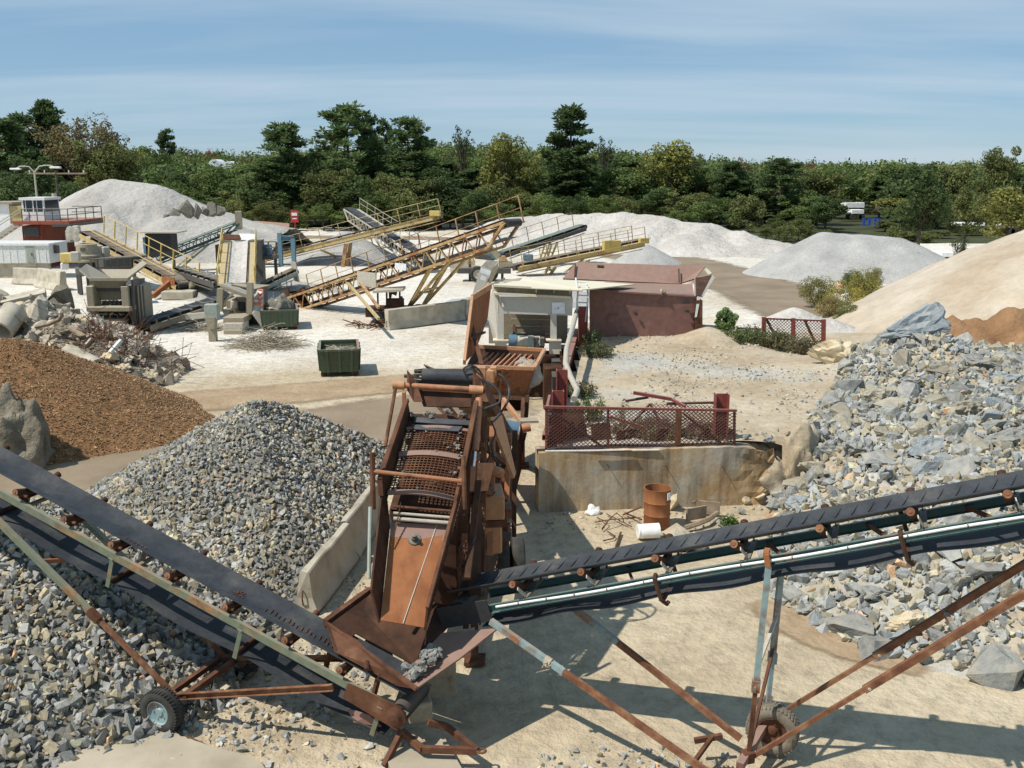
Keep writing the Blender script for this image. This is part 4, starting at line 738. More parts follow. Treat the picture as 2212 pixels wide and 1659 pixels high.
T = [('firm', 5, 262, 128, 120, 'dark pine at the left edge behind the control tower'), ('firm', 95, 222, 150, 90, 'tall dark pine rising behind the yellowing tree on the left'),
     ('sparse', 172, 232, 140, 205, 'tall thin-leaved tree turning yellow behind the largest sand heap'), ('olive', 250, 318, 138, 120, 'brownish green tree right of the thin yellowing tree'), ('dark', 60, 330, 122, 120, 'dark round tree behind the street lamp'), ('dark', 140, 390, 118, 110, 'dark low tree at the left shoulder of the largest sand heap'), ('dark', 20, 380, 112, 110, 'dark bushy tree behind the white building on the left'), ('firm', 40, 250, 146, 110, 'full dark pine between the left edge and the yellowing tree'), ('olive', 215, 300, 136, 130, 'dense olive tree filling the right half of the yellowing tree'),
     ('lollipop', 357, 283, 240, 42, 'lone thin pine with a flat tuft against the sky'), ('green', 345, 325, 235, 70, 'green tree beneath the lone thin pine'),
     ('pine', 615, 272, 150, 130, 'round-topped pine left of the group of tall pines'), ('firm', 580, 345, 148, 110, 'dark pine low at the left of the pine group'), ('pine', 748, 228, 152, 130, 'tallest broad pine of the group left of centre'), ('pine', 797, 254, 155, 60, 'slim pine just right of the tallest broad pine'), ('lollipop', 828, 262, 158, 44, 'small-headed pine between the slim pine and the dense pine'), ('pine', 880, 260, 150, 115, 'dense dark pine at the right of the pine group'), ('firm', 900, 330, 147, 100, 'full dark pine below the dense pine'),
     ('olive', 715, 362, 143, 130, 'olive round tree in front of the pine group'), ('olive', 825, 372, 142, 110, 'dull yellow-green tree at the foot of the dense pine'), ('dark', 945, 358, 144, 110, 'dark green round tree right of the pine group'), ('thin', 1000, 266, 160, 55, 'thin grey-leaved tree standing alone above the wood'), ('yellow', 1092, 283, 150, 112, 'yellow-green tree left of the big central pine'),
     ('firm', 1234, 232, 150, 108, 'big pine standing highest in the middle of the wood'), ('firm', 1225, 335, 148, 120, 'dark lower tree beneath the big central pine'), ('thin', 1310, 290, 165, 48, 'feathery thin tree right of the big central pine'), ('yellow', 1450, 300, 155, 120, 'large yellowing tree at the right of the wood crest'), ('thin', 1500, 322, 160, 60, 'thin yellowish tree beside the large yellowing tree'), ('pine', 1580, 352, 148, 90, 'bright green pine right of the yellowing tree'), ('pine', 1690, 343, 146, 95, 'broad green pine left of the red tree'), ('red', 1752, 350, 200, 60, 'red autumn tree in the wood on the right'), ('red', 1600, 338, 240, 40, 'small reddish tree on the far crest'),
     ('dark', 1997, 352, 98, 135, 'large dark tree standing right of the flat-topped gravel heap'), ('green', 1930, 352, 180, 90, 'green tree left of the large dark tree'), ('olive', 2165, 312, 130, 90, 'tall ragged tree near the right edge'), ('yellow', 2185, 400, 88, 130, 'yellow-green tree overhanging the tan sand slope'), ('olive', 2095, 402, 100, 90, 'olive tree behind the crest of the tan sand slope'), ('thin', 2075, 500, 62, 45, 'thin young pine-like tree on the tan sand crest'), ('green', 1790, 352, 195, 100, 'green round tree right of the red tree'), ('firm', 1905, 385, 178, 60, 'dark slim pine above the blue trailer')]
for t in T: tree(*t)
secs = [(0, 'at the left edge of the wood'), (330, 'behind the largest sand heap'), (560, 'below the group of tall pines'), (960, 'in the middle of the wood'), (1320, 'behind the long scalloped sand bank'), (1640, 'behind the flat-topped gravel heap'), (1950, 'at the right end of the wood')]
KN = {'green': 'green broadleaf tree ', 'dark': 'dark green broadleaf tree ', 'olive': 'olive green broadleaf tree ', 'yellow': 'yellowing broadleaf tree ', 'firm': 'dark conical pine ', 'pine': 'open-crowned pine '}
def sec(x): return [s for a, s in secs if x >= a or a == 0][-1]
for row, (Y0, top0, step, n0) in enumerate([(146, 392, 52, 0), (158, 352, 60, 1), (176, 345, 62, 2)]):
    x = -60 + row * 20
    while x < 2290:
        k = rnd.choices(['green', 'dark', 'olive', 'yellow', 'firm', 'pine'], (34, 22, 20, 6, 12, 6))[0]
        gap = 280 < x < 545
        tp = top0 + rnd.uniform(-18, 28) + (48 if gap and row < 2 else 30 if gap else 0) + (16 if x > 1500 else 0); Yr = Y0 + rnd.uniform(-5, 6)
        if gap and row == 0: Yr -= 6
        if not (1800 < x < 1935 or 2030 < x < 2130 and row == 0):
            tree(k, x, tp, Yr, rnd.uniform(80, 125) * (0.9 if k in ('firm', 'pine') else 1.05), KN[k] + ('in the front row ' if row == 0 else 'in the second row ' if row == 1 else 'in the back row ') + sec(x), 'trees of the wood')
        x += step * rnd.uniform(0.75, 1.25)
x = 330
while x < 2240:                                         # low growth along the edge of the wood
    if not (1815 < x < 1912):
        tree(rnd.choice(['shrub', 'olive', 'green', 'dark', 'green']), x, rnd.uniform(405, 468) + (36 if 1790 < x < 1950 else 0), 138 + rnd.uniform(-4, 5), rnd.uniform(55, 95), 'low bushy undergrowth ' + sec(x), 'undergrowth along the wood edge')
    x += rnd.uniform(34, 66)
for i, x in enumerate(list(range(1650, 1822, 26)) + list(range(1912, 2040, 24))):
    tree('shrub' if i % 3 else 'olive', x + rnd.uniform(-6, 6), rnd.uniform(468, 496) + (14 if x > 1780 else 0), 118 + rnd.uniform(-4, 6), rnd.uniform(40, 66), 'low growth just behind the flat-topped gravel heap' if x < 1960 else 'low growth between the gravel heap and the large dark tree', 'undergrowth along the wood edge')
# the far wood on the rising ground: too many and too small to tell apart
nrs.seed(5); parts = []
N = 2300; Yf = 190 + 330 * nrs.rand(N) ** 1.25; uu = -140 + 2500 * nrs.rand(N); Xf = (uu - 1106) / FPX * Yf; Zf = ground_h(Xf, Yf)
H = (6.2 + 3.6 * nrs.rand(N)) * (1 + 0.35 * sstep(230, 400, Yf)); Rr = 2.6 + 2.0 * nrs.rand(N); bc = np.array([GREEN, DARK, OLIVE, GREEN, (0.075, 0.105, 0.04), YEL, RED])[nrs.choice(7, N, p=[.3, .24, .16, .14, .1, .045, .015])]
for (per, sz, msk) in ((330, 0.40, Yf < 290), (240, 0.50, (Yf >= 290) & (Yf < 400)), (190, 0.60, Yf >= 400)):
    ix = np.nonzero(msk)[0]; n = len(ix) * per; d = unit(n); d[:, 2] = np.abs(d[:, 2]) * np.where(nrs.rand(n) < 0.8, 1, -0.6); I = np.repeat(ix, per)
    ph = np.repeat(nrs.rand(len(ix)) * 6, per); wob = 1 + 0.28 * np.sin(np.arctan2(d[:, 1], d[:, 0]) * 3 + ph) * np.cos(d[:, 2] * 5 + ph)
    c = np.stack([Xf[I], Yf[I], Zf[I] + H[I] * 0.56], -1) + d * np.stack([Rr[I], Rr[I], H[I] * 0.44], -1) * (wob * (0.72 + 0.28 * nrs.rand(n)))[:, None]
    nn = d * 0.8 + unit(n) * 0.7; nn /= np.linalg.norm(nn, axis=1)[:, None]
    parts.append(leaf_arrays(c, nn, sz * (0.6 + 0.8 * nrs.rand(n)), leaf_cols(n, (1, 1, 1), 0.3, 0.08) * bc[I]))
v, f, c = join(parts); tag(link('forest', np_mesh('forest', v, f, 'leaves', c)), 'distant mixed wood covering the hills to the skyline', 'forest', kind='stuff')
nrs.seed(12)
# ------------------------------------------------------------------ foreground: two portable conveyors
class Frame:                                            # local axes of a conveyor: s along, a sideways, b up from the belt
    def __init__(s, A, B):
        s.A = Vector(A); s.L = (Vector(B) - s.A).length; s.d, s.l, s.n = basis(Vector(B) - s.A)
    def p(s, t, a=0.0, b=0.0): return s.A + s.d * t + s.l * a + s.n * b
    def at_x(s, x, a=0.0, b=0.0):
        lo, hi = -3.0, s.L + 3; f = lambda t: px_of(s.p(t, a, b))[0]; up = f(hi) > f(lo)
        for _ in range(50):
            m = (lo + hi) / 2
            if (f(m) < x) == up: lo = m
            else: hi = m
        return (lo + hi) / 2
def strip(m, F, ts, prof, thick=0.012, sag=None):        # belt: cross profile [(a, b)] swept along
    k = len(prof); vs = []
    for t in ts:
        e = sag(t) if sag else 0
        for a, b in prof: vs.append(F.p(t, a, b - e))
        for a, b in reversed(prof): vs.append(F.p(t, a, b - e - thick))
    n = 2 * k; fs = [(i * n + j, i * n + (j + 1) % n, (i + 1) * n + (j + 1) % n, (i + 1) * n + j) for i in range(len(ts) - 1) for j in range(n)]
    fs += [tuple(range(n))[::-1], tuple(range((len(ts) - 1) * n, len(ts) * n))]
    return m.add(vs, fs)
def wheel(parent, c, axis, r, w, tmat='tyre', rmat='teal_paint', lugs=True):
    c = Vector(c); d, l, n = basis(axis); t = MB()
    t.lathe(c, axis, [(-w * .42, r * .56), (-w * .5, r * .64), (-w * .52, r * .84), (-w * .43, r * .96), (-w * .2, r), (w * .2, r), (w * .43, r * .96), (w * .52, r * .84), (w * .5, r * .64), (w * .42, r * .56), (-w * .42, r * .56)], 40)
    if lugs:
        for i in range(40):
            a = 2 * math.pi * i / 40; e = l * math.cos(a) + n * math.sin(a); g = d.cross(e)
            for sgn in (-1, 1): t.beam(c + e * r * 1.0 + d * sgn * w * .12, c + e * r * 0.985 + d * sgn * w * .46 + g * 0.012, 0.022, 0.018, e)
    tyre = t.build('tyre', tmat, parent, smooth=True)
    h = MB(); h.lathe(c, axis, [(-w * .43, r * .585), (-w * .46, r * .55), (-w * .30, r * .50), (-w * .24, r * .22), (-w * .34, r * .17), (-w * .40, r * .10), (-w * .40, 0.0)], 28); h.lathe(c, axis, [(w * .43, r * .585), (w * .46, r * .55), (w * .30, r * .50), (w * .24, r * .22), (w * .34, r * .17), (w * .34, 0.0)], 28)
    for i in range(5):
        a = 2 * math.pi * i / 5; e = l * math.cos(a) + n * math.sin(a)
        for sgn in (-1, 1): h.tube(c + e * r * .31 + d * sgn * w * .22, c + e * r * .31 + d * sgn * w * .34, r * .035, 6)
    h.build('rim', rmat, tyre, smooth=True)
    return tyre

# --- the left conveyor, climbing to the left out of the picture
pL = V(-1.49, 12.7, 0); dL = V(-.943, .333, 0)
A = VP(880, 1478, pL, dL); B = VP(-330, 822, pL, dL); F = Frame(A, B)
near = 1 if F.p(3, 1).y < F.p(3, -1).y else -1           # side that faces the camera
lc = thing('portable_conveyor', 'portable belt conveyor climbing out of the picture on the left', 'conveyor', (-4.75, 13.85, 0))
bw = 0.62
m = MB(); strip(m, F, np.linspace(-0.1, F.L, 60), [(-bw / 2, .075), (-bw / 4, .02), (-bw / 8, 0), (bw / 8, 0), (bw / 4, .02), (bw / 2, .075)])
belt = m.build('belt', 'rubber_belt', lc, smooth=True)
RS = 2.35
sag = lambda t: 0.07 * math.sin(math.pi * ((t / RS) % 1.0)) ** 2
m = MB(); strip(m, F, np.linspace(0.0, F.L, 90), [(-bw / 2, -.70), (0, -.705), (bw / 2, -.70)], 0.012, sag); m.build('return_belt', 'rubber_belt', lc, smooth=True)
for k in range(26):                                     # rusty splice stitches
    t = F.at_x(760 - 9.5 * k if k < 20 else 330 - 8 * (k - 20)); a = near * (0.05 + 0.03 * math.sin(k * 1.7)) if k < 20 else near * 0.2
    m = MB(); q = F.p(t, a, .012 + (0.03 if k >= 20 else 0)); m.beam(q - F.l * .055 - F.d * 0.012, q + F.l * .055 + F.d * 0.012, .012, .008, F.n); m.build('splice_stitch', 'rust', belt)
for k in range(9):
    a = 2 * math.pi * k / 9; q = F.p(F.at_x(520), 0.04 * near, 0.014); m = MB(); e = F.d * math.cos(a) + F.l * math.sin(a); m.beam(q + e * .03, q + e * .10, .012, .008, F.n); m.build('splice_stitch', 'rust', belt)
for sgn in (-1, 1):
    m = MB(); m.channel(F.p(-.25, sgn * .40, -.18), F.p(F.L, sgn * .40, -.18), .06, .115, .012, F.n); m.build('side_rail', 'olive_green', lc)
xs_i = [755, 640, 514, 393, 274, 175, 72, -40, -150, -260]
for x in xs_i:
    t = F.at_x(x + 12)
    for sgn in (-1, 1):
        m = MB(); m.tube(F.p(t, sgn * .13, -.075), F.p(t, sgn * (.47 if sgn == near else .40), .055 if sgn != near else 0.02), .052, 12); r_ = m.build('idler_roller', 'dark_rust', lc, smooth=True)
        m = MB(); e = (F.p(t, sgn * .47, .02) - F.p(t, sgn * .13, -.075)).normalized(); q = F.p(t, sgn * (.471 if sgn == near else .401), .0205 if sgn == near else .055); m.tube(q, q + e * .008, .05, 12); m.tube(q, q + e * .02, .018, 8); m.build('roller_cap', 'strut_rust', r_, smooth=True)
    m = MB(); m.tube(F.p(t, -.13, -.075), F.p(t, .13, -.075), .05, 10); m.build('idler_roller', 'dark_rust', lc, smooth=True)
    m = MB(); m.beam(F.p(t, -.40, -.145), F.p(t, .40, -.145), .09, .02, F.n); m.beam(F.p(t, near * .30, -.14), F.p(t, near * .40, -.01), .07, .012, F.d); m.beam(F.p(t, -near * .30, -.14), F.p(t, -near * .40, -.01), .07, .012, F.d); m.build('idler_bracket', 'rust', lc)
for i in range(int(F.L / RS) + 1):
    t = i * RS + 0.15
    if t > F.L: break
    m = MB(); m.tube(F.p(t, -.36, -.67), F.p(t, .36, -.67), .035, 10); m.build('return_roller', 'dark_rust', lc, smooth=True)
    for sgn in (-1, 1):
        m = MB(); m.beam(F.p(t, sgn * .41, -.22), F.p(t, sgn * .37, -.76), .07, .014, F.l); m.beam(F.p(t, sgn * .36, -.24), F.p(t, sgn * .46, -.22), .08, .014, F.n); m.build('roller_hanger', 'olive_green', lc)
for x in (95, 330, 590):
    t = F.at_x(x); m = MB(); m.beam(F.p(t, -.40, -.24), F.p(t, .40, -.24), .05, .05, F.n); m.build('cross_tie', 'olive_green', lc)
# carriage: telescoping struts, axle frame and wheels
wn_, wf_ = V(-5.1, 13.0, .33), V(-4.42, 14.7, .33); ax = (wf_ - wn_).normalized()
an = wn_ + ax * .32 + V(0, 0, .05); af = wf_ - ax * .30 + V(0, 0, .05)
for sgn, foot in ((near, an), (-near, af)):
    ti = F.at_x(-25) if sgn == near else F.at_x(60); top = F.p(ti, sgn * .50, -.30); mid = foot.lerp(top, .42)
    m = MB(); m.beam(mid - (top - foot) * .06, top, .085, .085); m.build('upper_strut', 'olive_green', lc)
    m = MB(); m.beam(foot, mid + (top - foot) * .05, .06, .06); m.build('lower_strut', 'strut_rust', lc)
    m = MB(); m.beam(mid - (top - foot) * .075, mid - (top - foot) * .03, .11, .11); m.tube(mid - F.l * .09, mid + F.l * .09, .015, 6); m.build('strut_collar', 'rust', lc)
    tt = F.at_x(765); low = F.p(tt, sgn * .46, -.30); m = MB(); m.channel(foot, low, .05, .10, .012); m.build('drawbar', 'strut_rust', lc)
tn, tf = F.p(F.at_x(-25), near * .50, -.30), F.p(F.at_x(60), -near * .50, -.30)
q1 = an.lerp(tn, .62); q2 = af.lerp(tf, .58); m = MB(); m.beam(q1, q1.lerp(q2, .42), .05, .06); m.build('strut_tie', 'orange_rust', lc)
for off in (-.14, .14):
    m = MB(); m.beam(an - ax * .05 + V(off, 0, .02), af + ax * .05 + V(off, 0, .02), .08, .08); m.build('axle_beam', 'rust', lc)
m = MB(); m.beam(af + V(-.2, 0, .03), af + V(.2, 0, .03), .08, .08); m.build('axle_plate', 'rust', lc)
m = MB(); m.tube(wn_ + V(0, 0, .0), wf_, .035, 8); m.build('axle', 'dark_rust', lc)
wheel(lc, wn_, -ax, .33, .22); wheel(lc, wf_, ax, .33, .22)
# receiving hopper on the tail
Lc, Bl, Br, Rc, Fr = G(703, 1345, 1.55), G(800, 1274, 1.55), G(1004, 1316, 1.5), G(1076, 1358, 1.5), G(900, 1488, 1.18)
tl = F.p(F.at_x(770), near * .05, .30); b1 = F.p(F.at_x(742), near * .30, .12); b2 = F.p(F.at_x(868), near * .30, .12); b3 = F.p(F.at_x(868), -near * .30, .12); b4 = F.p(F.at_x(742), -near * .30, .12)
hop = MB(); hop.plate([Lc, Lc.lerp(Fr, .35) + V(.03, .02, .06), Lc.lerp(Fr, .7) + V(-.02, 0, -.04), Fr, b2, b1], .022); hp = hop.build('hopper_wall', 'rust', lc); hp['label'] = 'buckled rusty hopper wall facing the lower edge'
m = MB(); m.plate([Fr, Fr.lerp(Rc, .5) + V(0, 0, -.03), Rc, Br.lerp(b3, .45), b3, b2], .022); m.build('hopper_wall', 'brown_plate', lc)
m = MB(); m.plate([Bl, Br, Br.lerp(b3, .45), b3, b4, Bl.lerp(b4, .5)], .022); m.build('hopper_wall', 'dark_rust', lc)
m = MB(); m.plate([Lc, b1, b4, Bl], .022); m.build('hopper_wall', 'dark_rust', lc)
for a_, b_ in ((Lc, Bl), ):
    m = MB(); m.beam(a_, b_, .09, .09); m.build('rim_bar', 'rust', lc)
m = MB(); m.beam(Lc, Lc.lerp(Fr, 1.0), .05, .05); m.build('rim_bar', 'rust', lc)
m = MB(); m.tube(Lc.lerp(Fr, .52) + V(-.05, -.08, -.05), Lc.lerp(Fr, .57) + V(-.1, -.16, -.08), .035, 8); m.build('pipe_stub', 'dark_rust', lc)
for f_, x, yb in ((.10, 690, 1495), (.62, 790, 1565)):
    q = Lc.lerp(Fr, f_) + V(0, -.03, -.12); g = G(x, yb, .18); m = MB(); m.beam(q, g, .06, .06); m.build('hopper_leg', 'rust', lc)
m = MB(); m.plate([G(800, 1290, 1.5), G(792, 1385, 1.2), G(820, 1425, .9), G(852, 1428, .85), G(835, 1370, 1.15)], .012); m.build('rubber_flap', 'chevron_grey', lc)
for i in range(46):
    u, w = rnd.random(), rnd.random(); q = Fr.lerp(Rc, u * .42).lerp(b2.lerp(b3, u), rnd.uniform(.0, .55)) + V(-.05, .14, .05 + rnd.uniform(0, .12)); s = rnd.uniform(.05, .12)
    rock('stone', 'pale grey stone caught in the front corner of the hopper', 'stone', q, s, 'boulder_grey', i, None, 'stones caught in the hopper', (1, .8, .8))
rock('stone', 'long grey splinter of rock lying on the hopper wall', 'stone', G(1003, 1372, 1.35), .17, 'boulder_grey', 4, (.5, -.5, .3), None, (1.2, .35, .35))
# tail frame, pulley and hitch
m = MB(); m.tube(F.p(-.12, -.34, -.22), F.p(-.12, .34, -.22), .14, 16); m.build('tail_pulley', 'black_steel', lc, smooth=True)
tp = F.p(-.12, near * .42, -.22); m = MB(); m.lathe(tp, F.l * near, [(0, .15), (.05, .15), (.06, .11), (.08, .09), (.12, .08), (.14, .0)], 20); m.build('bearing', 'rust', lc, smooth=True)
m = MB(); m.plate([F.p(.7, near * .44, -.12), F.p(-.15, near * .44, -.05), F.p(-.2, near * .44, -.42), F.p(.7, near * .44, -.38)], .02); m.build('tail_plate', 'rust', lc)
for i, (x0_, y0_, z0_, x1_, y1_, z1_) in enumerate([(868, 1580, .35, 912, 1618, .25), (912, 1618, .25, 1030, 1622, .25), (965, 1570, .4, 1030, 1622, .25), (868, 1580, .35, 830, 1655, .05), (965, 1570, .4, 925, 1560, .5)]):
    m = MB(); m.beam(G(x0_, y0_, z0_), G(x1_, y1_, z1_), .07, .09); m.build('hitch_bar', 'rust', lc)
m = MB(); q = G(1040, 1622, .26); m.pipe([q + V(math.cos(a) * .06, math.sin(a) * .05, 0) for a in np.linspace(0, 6.28, 14)], .018, 6); m.build('hitch_eye', 'rust', lc)
m = MB(); m.box(G(905, 1530, .45), .34, .3, .3, .3); m.build('drive_housing', 'khaki_steel', lc, bevel=.02)
m = MB(); m.box(G(945, 1440, .55), .5, .45, .8, .25); m.build('tail_box', 'khaki_steel', lc, bevel=.01)
m = MB(); m.plate([G(750, 1530, .5), G(800, 1545, .5), G(825, 1570, .35), G(765, 1560, .35)], .02); m.build('skirt_plate', 'brown_plate', lc)

# --- the right conveyor, climbing to the right
pR = V(-.18, 13.7, 0); dR = (V(6.2, 11.18, 0) - pR).normalized()
A = VP(1000, 1272, pR, dR); B = VP(2420, 1010, pR, dR); F = Frame(A, B)
near = 1 if F.p(3, 1).y < F.p(3, -1).y else -1
rc = thing('portable_conveyor', 'portable belt conveyor with white conduit climbing to the right', 'conveyor', (3.4, 12.6, 0))
bw = 0.60
m = MB(); strip(m, F, np.linspace(-0.1, F.L, 70), [(-bw / 2, .10), (-bw / 4, .02), (-bw / 8, 0), (bw / 8, 0), (bw / 4, .02), (bw / 2, .10)], .014); belt = m.build('belt', 'rubber_belt', rc, smooth=True)
for i in range(int(F.L / .21)):
    t = .1 + i * .21
    for sgn in (-1, 1):
        m = MB(); m.beam(F.p(t, sgn * .08, .010), F.p(t + .09, sgn * .25, .068), .016, .012, F.n); m.build('chevron_rib', 'rubber_belt', belt)
m = MB(); strip(m, F, np.linspace(0.3, F.L, 80), [(-bw / 2, -.50), (0, -.505), (bw / 2, -.50)], .014, lambda t: .05 * math.sin(math.pi * ((t / 1.62) % 1)) ** 2); m.build('return_belt', 'rubber_belt', rc, smooth=True)
for sgn in (-1, 1):
    m = MB(); m.channel(F.p(.2, sgn * .36, -.26), F.p(F.L, sgn * .36, -.26), .05, .13, .012, F.n); m.build('side_rail', 'deep_teal', rc)
m = MB(); m.pipe([F.p(t, near * .42, -.235 + .012 * math.sin(t * 2.1)) for t in np.linspace(F.at_x(1085), F.L, 26)], .019, 8); cd = m.build('conduit', 'white_plastic', rc, smooth=True)
for x in (1120, 1180, 1240, 1310, 1390, 1490, 1600, 1710, 1830, 1960, 2090):
    t = F.at_x(x, near * .42, -.235); m = MB(); m.tube(F.p(t, near * .42, -.235 + .012 * math.sin(t * 2.1)), F.p(t + .015, near * .42, -.235 + .012 * math.sin(t * 2.1)), .028, 8); m.build('conduit_joint', 'dark_steel', cd)
for i, x in enumerate([1109, 1255, 1413, 1581, 1763, 1956, 2162, 2370]):
    t = F.at_x(x + 14, near * .2)
    for sgn in (-1, 1):
        m = MB(); o0 = F.p(t, sgn * .12, -.10); o1 = F.p(t, sgn * .44, .07); m.tube(o0, o1, .055, 14); r_ = m.build('idler_roller', 'dark_rust', rc, smooth=True)
        e = (o1 - o0).normalized(); m = MB(); m.tube(o1 + e * .001, o1 + e * .009, .053, 14); m.tube(o1 + e * .001, o1 + e * .02, .02, 8); m.build('roller_cap', 'strut_rust', r_, smooth=True)
        m = MB(); m.beam(F.p(t + .09, sgn * .30, -.19), F.p(t + .07, sgn * .46, .0), .05, .014, F.d); m.build('idler_bracket', 'pale_steel' if sgn == near else 'rust', rc)
    m = MB(); m.tube(F.p(t, -.13, -.095), F.p(t, .13, -.095), .05, 10); m.build('idler_roller', 'dark_rust', rc, smooth=True)
    m = MB(); m.beam(F.p(t + .09, -.36, -.185), F.p(t + .09, .36, -.185), .08, .02, F.n); m.build('idler_base', 'dark_steel', rc)
for x in (1425, 1955, 2330):
    t = F.at_x(x, near * .42, -.4)
    for sgn in (-1, 1):
        m = MB(); m.pipe([F.p(t, sgn * .37, -.17), F.p(t, sgn * .47, -.20), F.p(t, sgn * .47, -.50), F.p(t + .04, sgn * .40, -.60), F.p(t + .06, sgn * .36, -.58)], .03, 6); m.build('roller_hanger', 'dark_rust', rc)
    m = MB(); m.tube(F.p(t, -.38, -.53), F.p(t, .38, -.53), .035, 10); m.build('return_roller', 'dark_rust', rc, smooth=True)
for x in (1330, 1640, 1860, 2080):
    t = F.at_x(x); m = MB(); m.beam(F.p(t, -.36, -.25), F.p(t + .3, .36, -.25), .04, .05, F.n); m.build('cross_brace', 'rust', rc)
m = MB(); m.tube(F.p(.0, -.33, -.22), F.p(.0, .33, -.22), .16, 18); m.build('tail_pulley', 'black_steel', rc, smooth=True)
m = MB(); m.plate([F.p(-.3, near * .40, -.1), F.p(.55, near * .40, -.1), F.p(.55, near * .40, -.42), F.p(-.3, near * .40, -.42)], .02); m.build('tail_plate', 'black_steel', rc)
for k in range(4):
    m = MB(); pts_ = [F.p(.4 + k * .25 + j * .33, near * (.1 + .04 * k) + .03 * math.sin(j * 2 + k), -.30 + .03 * math.sin(j * 3 + k)) for j in range(6)]; m.pipe(pts_, .016, 5); m.build('cable', 'rag' if k % 2 else 'hose', rc)
axR = V(-dR.y, dR.x, 0); axR = axR if axR.y > 0 else -axR
wN = G(1598, 1655, .36); wN = wN - axR * .15; wF = G(1668, 1578, .36); axd = (wF - wN).normalized()
nearF = wN + axd * .25
# uprights
u1t = F.p(F.at_x(1660, near * .43, -.30), near * .43, -.30); u1f = G(1617, 1632, .32); u2t = F.p(F.at_x(1694, -near * .40, -.45), -near * .40, -.40); u2f = G(1655, 1558, .4)
for a_, b_, nm in ((u1t, u1f, 0), (u2t, u2f, 1)):
    k = a_.lerp(b_, .62); m = MB(); m.beam(a_, k, .075, .075); m.build('upper_leg', 'teal_paint', rc)
    m = MB(); m.beam(k.lerp(a_, .06), b_, .058, .058); m.build('lower_leg', 'teal_paint' if nm else 'rust', rc)
    m = MB(); m.beam(k.lerp(a_, .05), k.lerp(b_, .08), .105, .105); m.tube(k - F.l * .09, k + F.l * .09, .018, 6); m.build('leg_collar', 'teal_paint', rc)
m = MB(); m.beam(u1t, u1t + F.n * .16 + F.d * .02, .10, .07); m.beam(u1t + F.n * .14, u1t + F.n * .14 - F.l * near * .2, .07, .07); m.build('leg_bracket', 'orange_rust', rc)
m = MB(); m.beam(u1t.lerp(u1f, .52), u2t.lerp(u2f, .38), .045, .05); m.build('leg_tie', 'pale_steel', rc)
m = MB(); m.beam(u2t.lerp(u2f, .55), u1f.lerp(u1t, .03), .04, .05); m.build('leg_tie', 'rust', rc)
# long diagonal struts to the tail and towards the head
s1t = F.p(F.at_x(1058, near * .4, -.35), near * .42, -.42); s2t = F.p(F.at_x(1206, -near * .4, -.5), -near * .42, -.52)
g1 = G(1560, 1690, .25); g2 = G(1600, 1596, .3)
for a_, b_ in ((s1t, g1), (s2t, g2)):
    for k0, k1, mt in ((0, .34, 'teal_paint'), (.34, 1, 'strut_rust')):
        m = MB(); m.beam(a_.lerp(b_, k0), a_.lerp(b_, k1), .075 if k0 == 0 else .07, .085 if k0 == 0 else .08); m.build('rear_strut', mt, rc)
q = s1t.lerp(g1, .27)
rg = thing('rag', 'dirty rag knotted round the strut of the right conveyor', 'rag', q); m = MB()
for k in range(7):
    e = V(rnd.uniform(-1, 1), rnd.uniform(-1, 0), rnd.uniform(-1.3, .3)) * .085; f_ = V(rnd.uniform(-1, 1), rnd.uniform(-1, 0), rnd.uniform(-1.2, .5)) * .085; m.plate([q + V(0, -.05, .03), q + e, q + (e + f_) * .7 + V(0, -.02, 0), q + f_], .008)
m.tube(q - (g1 - s1t).normalized() * .05, q + (g1 - s1t).normalized() * .05, .066, 8); m.build('knot', 'rag', rg)
t1 = F.p(F.L - .3, -near * .42, -.32); h1 = VP(2212, 1219, F.p(0, -near * .42), dR); h2 = VP(2212, 1283, F.p(0, near * .42), dR)
f1 = u2f + V(.0, 0, -.02); f2 = u1f + V(.02, 0, -.04)
for a_, b_, sg in ((f1, f1 + (h1 - f1) * 1.5, -near), (f2, f2 + (h2 - f2) * 1.5, near)):
    m = MB(); m.beam(a_, a_.lerp(b_, .32), .055, .055); m.build('front_strut', 'strut_rust', rc)
    m = MB(); m.beam(a_.lerp(b_, .30), b_, .085, .085); m.build('front_strut', 'strut_rust', rc)
    m = MB(); q = a_.lerp(b_, .31); m.tube(q - V(0, .06, 0), q + V(0, .06, 0), .02, 8); m.build('bolt', 'pale_steel', rc)
m = MB(); q = (f1 + (h1 - f1) * .72); q2 = (f2 + (h2 - f2) * .78); m.beam(q, q2, .06, .06); m.build('strut_tie', 'teal_paint', rc)
m = MB(); m.beam(u1f - axd * .3, u2f + axd * .1, .10, .10); m.build('axle_beam', 'brown_plate', rc)
m = MB(); m.beam(G(1500, 1600, .3), G(1560, 1590, .35), .06, .07); m.beam(G(1500, 1645, .25), G(1540, 1590, .35), .05, .06); m.build('drawbar', 'rust', rc)
m = MB(); m.box(u1f + V(-.02, -.02, .0), .16, .14, .16, .3); m.build('axle_plate', 'rust', rc, bevel=.01)
wheel(rc, wF + V(.02, .05, 0), axR, .36, .24, tmat='dusty_tyre', rmat='rust'); wheel(rc, wN - axR * .55, -axR, .36, .24, rmat='rust')
